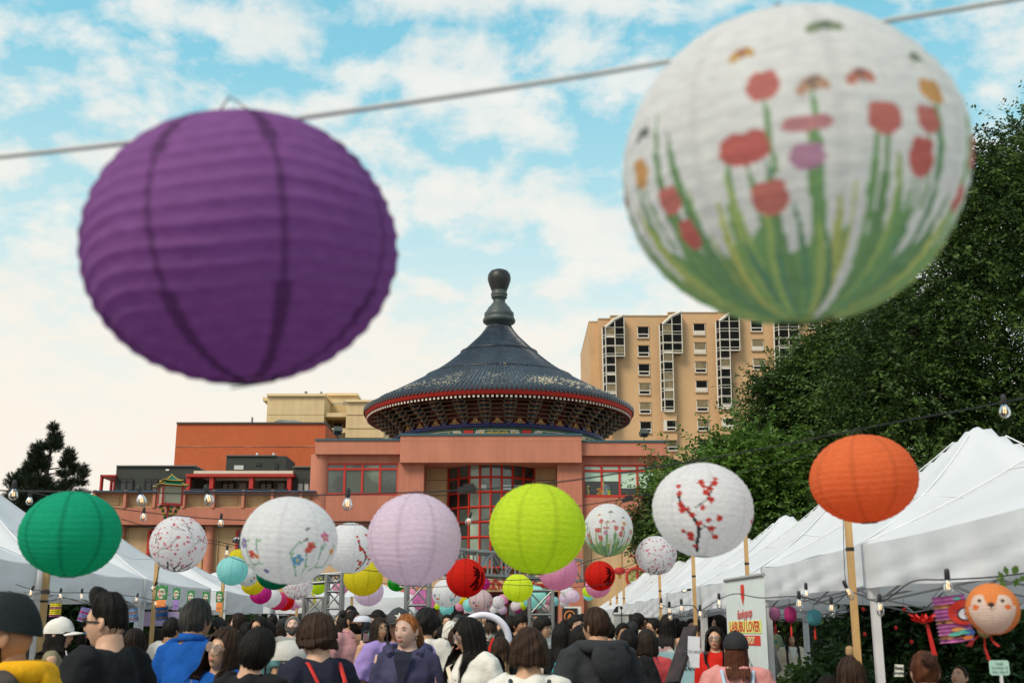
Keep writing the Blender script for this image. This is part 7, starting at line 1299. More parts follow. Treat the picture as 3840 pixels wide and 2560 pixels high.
CL = {'black': (.014, .015, .017), 'charcoal': (.035, .038, .042), 'navy': (.022, .024, .042), 'indigo': (.055, .055, .11), 'royal': (.008, .085, .36), 'white': (.74, .72, .66), 'cream': (.68, .60, .47), 'red': (.56, .020, .012), 'rose': (.52, .070, .080), 'pink': (.70, .30, .28), 'dustypink': (.50, .26, .27), 'blush': (.74, .48, .42), 'purple': (.33, .24, .56), 'olive': (.26, .23, .14), 'greybrown': (.085, .072, .065), 'grey': (.28, .29, .27), 'green': (.012, .15, .11), 'teal': (.15, .33, .33), 'denim': (.12, .19, .27), 'yellow': (.84, .42, .012), 'paleblue': (.42, .55, .66), 'lightgrey': (.48, .46, .44)}
def cloth(cn):
    if cn == 'stripes': return stripemat('navy_teal_stripes', (.035, .045, .085), (.015, .26, .27), 17.5)
    if cn == 'finestripes': return stripemat('fine_teal_stripes', (.13, .32, .32), (.36, .24, .20), 60)
    if cn == 'floral': return mat('floral_cloth', (.03, .22, .26), .8, .3, 14, 0, col2=(.55, .50, .18))
    if cn == 'cherryprint': return mat('cherry_print', (.78, .62, .58), .8, .3, 30, 0, col2=(.62, .06, .10), lo=.40, hi=.42)
    if cn == 'redfloral': return mat('red_floral', (.62, .02, .06), .8, .3, 26, 0, col2=(.70, .45, .45), lo=.38, hi=.40)
    if cn == 'lineprint': return mat('line_print_cream', (.66, .58, .45), .8, .3, 20, 0, col2=(.06, .06, .05), lo=.40, hi=.41, stretch=(1, 1, 2.2))
    if cn == 'plaid': return mat('grey_print', (.35, .31, .30), .8, .3, 30, 0, col2=(.5, .46, .44))
    return mat('cloth_' + cn, CL[cn],   .86, .10, 3.0, .9, 11, spec=.15)
def stripemat(name, a, b_, f):
    if name in MATS: return MATS[name]
    m = mat(name, a, .85, .1, 4); N = m.node_tree.nodes; L = m.node_tree.links; t = N.new('ShaderNodeTexCoord'); s = N.new('ShaderNodeSeparateXYZ'); L.new(t.outputs['Object'], s.inputs[0]); q = N.new('ShaderNodeMath'); q.operation = 'MULTIPLY'; q.inputs[1].default_value = f; L.new(s.outputs[2], q.inputs[0]); w = N.new('ShaderNodeMath'); w.operation = 'FRACT'; L.new(q.outputs[0], w.inputs[0]); g = N.new('ShaderNodeMath'); g.operation = 'GREATER_THAN'; g.inputs[1].default_value = .52; L.new(w.outputs[0], g.inputs[0])
    x = N.new('ShaderNodeMix'); x.data_type = 'RGBA'; L.new(g.outputs[0], x.inputs[0]); x.inputs[6].default_value = (*a, 1); x.inputs[7].default_value = (*b_, 1); L.new(x.outputs[2], N['Principled BSDF'].inputs['Base Color']); return m
LIPM = flat('lip_tone', (.42, .12, .10), .4); EYEW = flat('eye_white', (.62, .60, .57), .25); EYED = flat('eye_dark', (.018, .012, .010), .2)
def xf(mb, M):
    mb.v = [tuple(M @ Vector(v)) for v in mb.v]; return mb
SHIRTS = {}
def person(px, py, z, yaw, lab, sex='m', cl='tee', top='black', pants='charcoal', hair='short', hc='black', skin='warm', pose='down', hy=0, hp=0, hr=0, ex=(), L_=.3, wave=0., vol=0., fringe=None, tip=None, wide=1.0, grp=None, s_=None, hatlift=0.0):
    p = P(px, py, z); fine = z < 10.5; r = np.random.default_rng(int(px * 7 + py)); z0 = 0.0
    if pose == 'sit': s = 1.0; z0 = p.z - HT
    else: s = p.z / (HT + hatlift)
    if s_: z0 = p.z - (HT + hatlift) * s_; s = s_
    root = empty('person', (p.x, p.y, z0), lab, 'person', grp, rz=radians(yaw)); root.scale = (s * wide, s * wide, s)
    vx = .016 if fine else .026; Bv, Bf, Bn = CORE[('body', pose, sex, vx)]; M = Matrix.Translation((0, -.008, 1.465)) @ Euler((radians(-hp), radians(hr), radians(hy)), 'XYZ').to_matrix().to_4x4() @ Matrix.Translation((0, -.012, .10)); M = Matrix.Diagonal((1 / wide, 1 / wide, 1, 1)) @ M; Mn = np.array(M)
    Hv, Hf = HEAD[sex]; k = .955 if sex == 'f' else 1.0; Hv = (Hv * k) @ Mn[:3, :3].T + Mn[:3, 3]; Gv, Gf = quads(hands(pose, sex)) if z < 15 or pose in ('up', 'phone') else (np.zeros((0, 3)), np.zeros((0, 4), int))
    V = np.concatenate([Bv, Hv, Gv]); F = np.concatenate([Bf, Hf + len(Bv), Gf + len(Bv) + len(Hv)]); me = npmesh('body', V, F); me.materials.append(skinmat(skin, SK[skin])); link('body', me, root)
    key = (cl, pose, sex, vx)
    if key not in SHIRTS:
        Sv, Sf, Sn = CORE[('shirt', cl, pose, sex, vx)]; d = np.array([mnoise.noise(Vector((v[0] * 9, v[1] * 9, v[2] * 5))) + .6 * mnoise.noise(Vector((v[0] * 19 + 5, v[1] * 19, v[2] * 13))) for v in Sv]) * (.019 if fine else .012); SHIRTS[key] = npmesh('shirt', Sv + Sn * d[:, None], Sf)
    link('shirt', SHIRTS[key], root, mats=[cloth(top)])
    key = ('pants', pose, sex)
    if key not in SHIRTS: Sv, Sf, Sn = CORE[('pants', pose, sex, .03)]; SHIRTS[key] = npmesh('trousers', Sv, Sf)
    link('trousers', SHIRTS[key], root, mats=[cloth(pants)])
    def part(mb, name, mats, head=True):
        if head: xf(mb, M @ Matrix.Scale(k, 4))
        return mb.build(name, mats, root, org=(0, 0, 0))
    if hair:
        hv, hf, hcol = hair_grid(hair, HC[hc] if isinstance(hc, str) else hc, r, L_, wave, fringe=fringe, tip=(HC[tip] if isinstance(tip, str) else tip), vol=vol, n=110 if fine else 72, cap=any(e[:3] == 'cap' for e in ex)); hv = (hv * k) @ Mn[:3, :3].T + Mn[:3, 3]
        if hair == 'long':   # let long hair fall past the shoulders instead of through them
            lo = hv[:, 2] < 1.44; inside = lo & (np.abs(hv[:, 0]) < .19); yb = .142 - .25 * np.maximum(0, hv[:, 2] - 1.36); back = inside & (hv[:, 1] > -.02); hv[back, 1] = np.maximum(hv[back, 1], yb[back]); fr = inside & (hv[:, 1] <= -.02); hv[fr, 1] = np.minimum(hv[fr, 1], -yb[fr] + .0)
        if fine and not any(e[:3] == 'cap' for e in ex):  # loose single strands over the hair
            nn = len(hv) // (26 + (30 if hair == 'long' else 0)) if hair == 'long' else len(hv) // 26; R_ = len(hv) // nn; G = hv.reshape(R_, nn, 3); cen = np.array(M @ Vector((0, .01, .01))); sv, sf, sc2 = [], [], []
            for _ in range(70):
                j = int(r.integers(nn)); i0 = int(r.integers(2, 12)); i1 = R_ - 1 if hair == 'long' else 25; rows_ = np.arange(i0, i1, 2)
                if len(rows_) < 4: continue
                pth = G[rows_, j]; t = np.linspace(0, 1, len(rows_))[:, None]; o_ = pth - np.array([cen[0], cen[1], 0]) * [1, 1, 0]; o_[:, 2] = np.maximum(pth[:, 2] - cen[2], 0); o_ = unit(o_); lift = r.uniform(.001, .009) * np.sin(pi * t ** .7) + .006 * t * r.uniform(-.2, 1); pth = pth + o_ * lift + np.array([r.normal(0, .006), r.normal(0, .006), 0]) * t; sd = unit(np.cross(o_, np.array([0, 0, 1.0]) + 1e-3)) * .0011; b0 = len(hv) + len(sv) * 0 + sum(len(x) for x in sv); sv.append(np.stack([pth - sd, pth + sd], 1).reshape(-1, 3)); k_ = np.arange(len(rows_) - 1) * 2 + b0; sf.append(np.stack([k_, k_ + 1, k_ + 3, k_ + 2], 1)); sc2.append(np.repeat(hcol.reshape(R_, nn, 3)[rows_, j] * 1.25, 2, 0))
            hv = np.concatenate([hv] + sv); hf = np.concatenate([hf] + sf); hcol = np.concatenate([hcol] + sc2)
        me = npmesh('hair', hv, hf); a = me.color_attributes.new('strand', 'FLOAT_COLOR', 'POINT'); a.data.foreach_set('color', np.concatenate([hcol, np.ones((len(hcol), 1))], 1).astype(np.float32).ravel()); me.materials.append(hairmat()); link('hair', me, root)
    tot = (yaw + hy + 180) % 360 - 180; hm = flat('hair_' + str(hc)[:6], tuple(c * 1.0 for c in (HC[hc] if isinstance(hc, str) else hc)), .5)
    if abs(tot) < 125 and z < 22:
        b = MB()
        for sd in (-1, 1): b.ell((sd * .0305, -.0785, .008), (.0135, .0085, .0062), 10, 0); b.ell((sd * .0305, -.0835, .0075), (.0055, .0045, .0058), 8, 1); b.tube([(sd * (.0305 - .015), -.0845, .009), (sd * .0305, -.0885, .0150), (sd * (.0305 + .015), -.0800, .010)], [.0012, .0020, .0012], 5, 1)
        part(b, 'eyes', [EYEW, EYED]); b = MB()
        for sd in (-1, 1): b.tube([(sd * .014, -.0935, .0265), (sd * .030, -.0925, .0325), (sd * .047, -.0800, .0275)], [(.0012, .0028), (.0015, .0035), (.0008, .0014)], 6)
        part(b, 'eyebrows', hm if hc not in ('white', 'blond') else flat('brow_pale', (.16, .10, .06))); b = MB(); b.ell((0, -.0885, -.0575), (.0205, .0075, .0038), 12); b.ell((0, -.0890, -.0640), (.0180, .0080, .0048), 12)
        if 'tongue' in ex: b.ell((0, -.0990, -.066), (.012, .014, .006), 10)
        part(b, 'lips', LIPM)
    GF = {'glasses': ('thin_glasses', (.05, .045, .04)), 'wire': ('wire_glasses', (.30, .26, .20))}
    for e in ex:
        if e in ('glasses', 'wire', 'sunglasses', 'bigglasses'):
            m_ = flat('frame_' + e, {'glasses': (.015, .013, .012), 'wire': (.35, .30, .22), 'sunglasses': (.01, .01, .01), 'bigglasses': (.40, .38, .34)}[e], .3); b = MB(); R0 = (.023, .020) if e != 'wire' else (.021, .020)
            if e == 'bigglasses': R0 = (.028, .026)
            for sd in (-1, 1):
                c = Vector((sd * .032, -.103, .005)); b.tube([c + Vector((R0[0] * cos(a), .010 * (cos(a) * sd) ** 2 * (1 if cos(a) * sd > 0 else 0), R0[1] * sin(a))) for a in np.linspace(0, 2 * pi, 15)], .0022 if e != 'sunglasses' else .004, 5); b.tube([c + Vector((sd * R0[0], .012, .006)), (sd * .081, -.03, .008), (sd * .083, .015, .004)], .0022 if e != 'sunglasses' else .004, 5)
            b.tube([(-.011, -.106, .008), (.011, -.106, .008)], .002, 5); part(b, 'glasses', m_)
            if e in ('sunglasses', 'bigglasses'):
                b = MB()
                for sd in (-1, 1): b.ell((sd * .032, -.101, .005), (R0[0], .003, R0[1]), 12)
                part(b, 'lens', flat('dark_lens', (.02, .018, .02), .1) if e == 'sunglasses' else flat('tinted_lens', (.22, .15, .12), .1))
        elif e.startswith('cap') :
            _, cc = e.split(':'); cm = mat('cap_' + cc, CL[cc], .8, .08, 10, .2, 60); b = MB(); n_ = 28; pf = []
            for i in range(10): t = pi / 2 * i / 9 * .98; pf.append((sin(t), cos(t)))
            V_ = []
            for (rr, zz) in pf:
                for q in range(n_): a = 2 * pi * q / n_; V_.append(((AX + .020) * rr * sin(a), -(AY + .020) * rr * cos(a) + .004, .030 + zz * (.110 + .006 * cos(a))))
            for q in range(n_): a = 2 * pi * q / n_; V_.append(((AX + .019) * sin(a), -(AY + .019) * cos(a) + .004, .012 if cos(a) < .5 else .026))
            b.add(V_, [(i * n_ + q, i * n_ + (q + 1) % n_, (i + 1) * n_ + (q + 1) % n_, (i + 1) * n_ + q) for i in range(10) for q in range(n_)], 0, True); b.add(V_[:n_], [tuple(range(n_))]); b.ell((0, .004, .141), (.007, .007, .005), 8); part(b, 'cap', cm)
            b = MB(); V_ = []
            for i in range(7):
                u = i / 6
                for q in range(13): a = radians(-62 + 124 * q / 12); rr = 1 + .78 * u * (cos(a * 1.05)) ** .8; V_.append(((AX + .016) * rr ** .35 * sin(a) * 1.04, -(AY + .012) * cos(a) * rr, .030 - .012 * u - .030 * abs(sin(a)) ** 2 * (1 - .2 * u)))
            o_ = len(V_); V_ += [(x, y, zz - .006) for x, y, zz in V_]; fs = [(i * 13 + q, i * 13 + q + 1, (i + 1) * 13 + q + 1, (i + 1) * 13 + q) for i in range(6) for q in range(12)]; b.add(V_, fs + [tuple(o_ + j for j in reversed(f)) for f in fs] + [(6 * 13 + q, 6 * 13 + q + 1, o_ + 6 * 13 + q + 1, o_ + 6 * 13 + q) for q in range(12)], 0, True); part(b, 'cap_brim', cm)
        elif e == 'beanie':
            b = MB(); n_ = 96; V_ = []; m_ = 18
            for i in range(m_):
                t = radians(4 + 84 * i / (m_ - 1)); sl = .10 * max(0, 1 - abs(t - .5)) * .25
                for q in range(n_): a = 2 * pi * q / n_; rib = .0022 * sin(q * pi * .5 * 2 + .1) * (i / m_); x, y, zz = head_surf(np.array(t), np.array(a), .024 + rib); V_.append((float(x), float(y) + .012 * sin(t), float(zz) + .022 + sl + (.004 + .024 * cos(a)) * (i / m_)))
            b.add(V_, [(i * n_ + q, i * n_ + (q + 1) % n_, (i + 1) * n_ + (q + 1) % n_, (i + 1) * n_ + q) for i in range(m_ - 1) for q in range(n_)], 0, True); b.add(V_[:n_], [tuple(range(n_))]); part(b, 'beanie', mat('beanie_knit', (.010, .016, .020), .95, .2, 40, .5, 180))
            b = MB(); M2 = Euler((radians(8), 0, radians(-38))).to_matrix(); b.obox(Vector((-.074, -.092, .055)), .016, .002, .016, M2 @ Euler((0, radians(40), 0)).to_matrix()); part(b, 'label', flat('beanie_label', (.45, .42, .36)))
        elif e.startswith('beard'):
            b = MB(); n_ = 34; m_ = 14; V_ = []; big = e == 'beardbig'
            for i in range(m_):
                u = i / (m_ - 1)
                for q in range(n_):
                    a = radians(-92 + 184 * q / (n_ - 1)); t0 = 96 + 29 * math.exp(-(math.degrees(a) / 27) ** 2); t = radians(t0 + (168 - t0) * u); fade = min(1, u * 4) * min(1, (1.62 - abs(a)) * 3); off = ((.030 if big else .007) * (sin(pi * min(1, u * .8 + .15)) if big else 1) * (.45 + .55 * cos(a)) + .002 * sin(q * 2.3 + i)) * fade + .0012; x, y, zz = head_surf(np.array(t), np.array(a), off); V_.append((float(x), float(y) - (.012 if big else .005) * fade * cos(a), float(zz) - (.030 * u if big else .004)))
            b.add(V_, [(i * n_ + q, i * n_ + q + 1, (i + 1) * n_ + q + 1, (i + 1) * n_ + q) for i in range(m_ - 1) for q in range(n_ - 1)], 0, True); b.tube([(-.036, -.078, -.066), (-.022, -.094, -.050), (0, -.101, -.045), (.022, -.094, -.050), (.036, -.078, -.066)], [.003, .006, .006, .006, .003], 8); part(b, 'beard', mat('beard_' + str(hc)[:6], HC.get(hc, (.02, .015, .01)), .8, .3, 60, .8, 200, spec=.1))
        elif e == 'bun': b = MB(); b.ell((0, .115, .085), (.050, .045, .045), 14); b.ell((.02, .13, .095), (.035, .03, .035), 10); part(b, 'hair_bun', mat('bun_' + str(hc)[:6], HC[hc], .7, .4, 30, .8, 120))
        elif e == 'pony': b = MB(); b.tube([(0, .10, .035), (.0, .150, .02), (.01, .160, -.06), (.02, .145, -.16), (.02, .14, -.25)], [.022, .036, .042, .034, .008], 12); part(b, 'ponytail', mat('bun_' + str(hc)[:6], HC[hc], .6, .35, 9, .8, 60, stretch=(8, 8, 1)))
        elif e == 'mask': b = MB(); b.ell((0, -.080, -.050), (.052, .034, .042), 14); b.tube([(-.05, -.07, -.04), (-.082, .01, .0)], .0015, 4); b.tube([(.05, -.07, -.04), (.082, .01, .0)], .0015, 4); part(b, 'face_mask', flat('mask_blue', (.35, .55, .62), .8))
        elif e == 'earring':
            b = MB()
            for sd in (-1, 1): b.ell((sd * .080, .006, -.046), (.005, .005, .006), 8)
            part(b, 'earring', flat('silver', (.6, .6, .6), .2, metal=.9))
        elif e.startswith('headphones'): b = MB(); b.tube([(.088 * cos(a), .01, .01 + .13 * sin(a)) for a in np.linspace(0, pi, 15)], .008, 6); part(b, 'hairband', flat('band_white', (.6, .6, .6)))
        elif e.startswith('hood'):
            cc = e.split(':')[1]; b = MB(); b.tube([(-.085, -.075, 1.415), (-.118, .01, 1.445), (-.105, .095, 1.44), (0, .140, 1.43), (.105, .095, 1.44), (.118, .01, 1.445), (.085, -.075, 1.415)], [.020, .040, .048, .052, .048, .040, .020], 12); b.tube([(0, .130, 1.45), (0, .168, 1.38), (0, .165, 1.28), (0, .150, 1.20)], [(.09, .04), (.125, .036), (.105, .026), (.02, .006)], 14); part(b, 'hood', cloth(cc), False)
        elif e.startswith('collar'):
            cc = e.split(':')[1]; b = MB(); b.tube([(.068 * sin(a), -.066 * cos(a) + .008, 1.462 - .012 * cos(a)) for a in np.linspace(radians(14), radians(346), 19)], [(.010, .026)] * 19, 6, smooth=True)
            for sd in (-1, 1): b.add([(sd * .015, -.070, 1.455), (sd * .068, -.05, 1.475), (sd * .075, -.092, 1.41), (sd * .03, -.105, 1.39)], [(0, 1, 2, 3)])
            part(b, 'collar', cloth(cc), False)
        elif e.startswith('straps'):
            _, cc, w = e.split(':'); w = float(w)
            for sd in (-1, 1):
                b = MB(); xx = sd * (.10 if sex == 'm' else .092); b.tube([(xx * .9, -.142, 1.05), (xx, -.150, 1.22), (xx, -.125, 1.36), (xx, -.03, 1.448), (xx * .98, .06, 1.425), (xx * .85, .135, 1.33), (xx * .6, .150, 1.16)], [(w, .006)] * 7, 8); part(b, 'shoulder_strap', flat('strap_' + cc, CL[cc]), False)
        elif e.startswith('pack'):
            cc = e.split(':')[1]; b = MB(); b.tube([(0, .19, .88), (0, .205, .92), (0, .225, 1.05), (0, .205, 1.22), (0, .18, 1.30)], [(.09, .04), (.14, .075), (.15, .085), (.13, .065), (.07, .03)], 16); part(b, 'backpack', mat('pack_' + cc, CL[cc], .7, .1, 8, .3, 30), False)
        elif e.startswith('xbody'):
            cc = e.split(':')[1]; b = MB(); b.tube([(-.09, .10, 1.40), (-.12, 0, 1.445), (-.10, -.125, 1.36), (0, -.150, 1.20), (.14, -.13, 1.02), (.19, -.03, .95)], [(.014, .004)] * 6, 8); part(b, 'cross_body_strap', flat('strap_' + cc, CL[cc]), False)
        elif e.startswith('tote'):
            _, cc, sd = e.split(':'); sd = float(sd); b = MB(); b.tube([(sd * .22, .0, 1.0), (sd * .225, 0, .99), (sd * .25, 0, .80), (sd * .255, 0, .70), (sd * .25, 0, .69)], [(.02, .08), (.05, .13), (.07, .16), (.06, .15), (.01, .1)], 14)
            b.tube([(sd * .20, -.08, 1.0), (sd * .17, -.06, 1.25), (sd * .155, 0, 1.455), (sd * .17, .07, 1.25), (sd * .20, .09, 1.0)], [(.016, .004)] * 5, 8); part(b, 'shoulder_bag', cloth(cc), False)
        elif e == 'necklace': b = MB(); b.tube([(.078 * sin(a), -.115 + .075 * (1 - cos(a)) * .9, 1.425 - .14 * (1 + cos(a)) / 2 * (1 if cos(a) > 0 else .0) - (.07 if cos(a) <= 0 else 0) * 0) for a in np.linspace(-1.5, 1.5, 15)], .0016, 4); b.ell((0, -.142, 1.28), (.006, .004, .008), 8); part(b, 'necklace', flat('silver', (.6, .6, .6), .2, metal=.9), False)
        elif e.startswith('back:') or e.startswith('front:'):
            w, t_, cc, sz, zz = e.split(':'); bk = w == 'back'; o = text_obj('shirt_print', t_, float(sz), flat('print_' + cc, CL[cc]), root, (0, .150 if bk else -.160, float(zz)), (pi / 2, 0, pi if bk else 0), extrude=.006, bold=.0015)
        elif e == 'phone': b = MB(); b.box((-.037, -.345, 1.345) if pose in ('phone', 'one') else (-.04, -.35, 1.11), (.037, -.335, 1.50) if pose in ('phone', 'one') else (.04, -.27, 1.12)); part(b, 'phone', flat('phone_red', (.5, .02, .02), .3) if pose == 'phone' else flat('phone_black', (.01, .01, .012), .2), False)
        elif e == 'openshirt': b = MB(); b.add([(-.055, -.118, 1.435), (.055, -.118, 1.435), (.052, -.148, 1.38), (0, -.166, 1.19), (-.052, -.148, 1.38)], [(0, 4, 3, 2, 1)]); part(b, 'inner_layer', skinmat(skin, SK[skin]) if top in ('dustypink', 'blush') else cloth('navy' if top == 'indigo' else 'white'), False)
        elif e == 'star': o = text_obj('star_patch', '★', .05, flat('star_white', (.7, .68, .62)), root, tuple(M @ Vector((.035, -.112, .07))), tuple((M.to_3x3() @ Euler((pi / 2 - .35, 0, .25)).to_matrix()).to_euler()), extrude=.003, bold=.003)
    return root
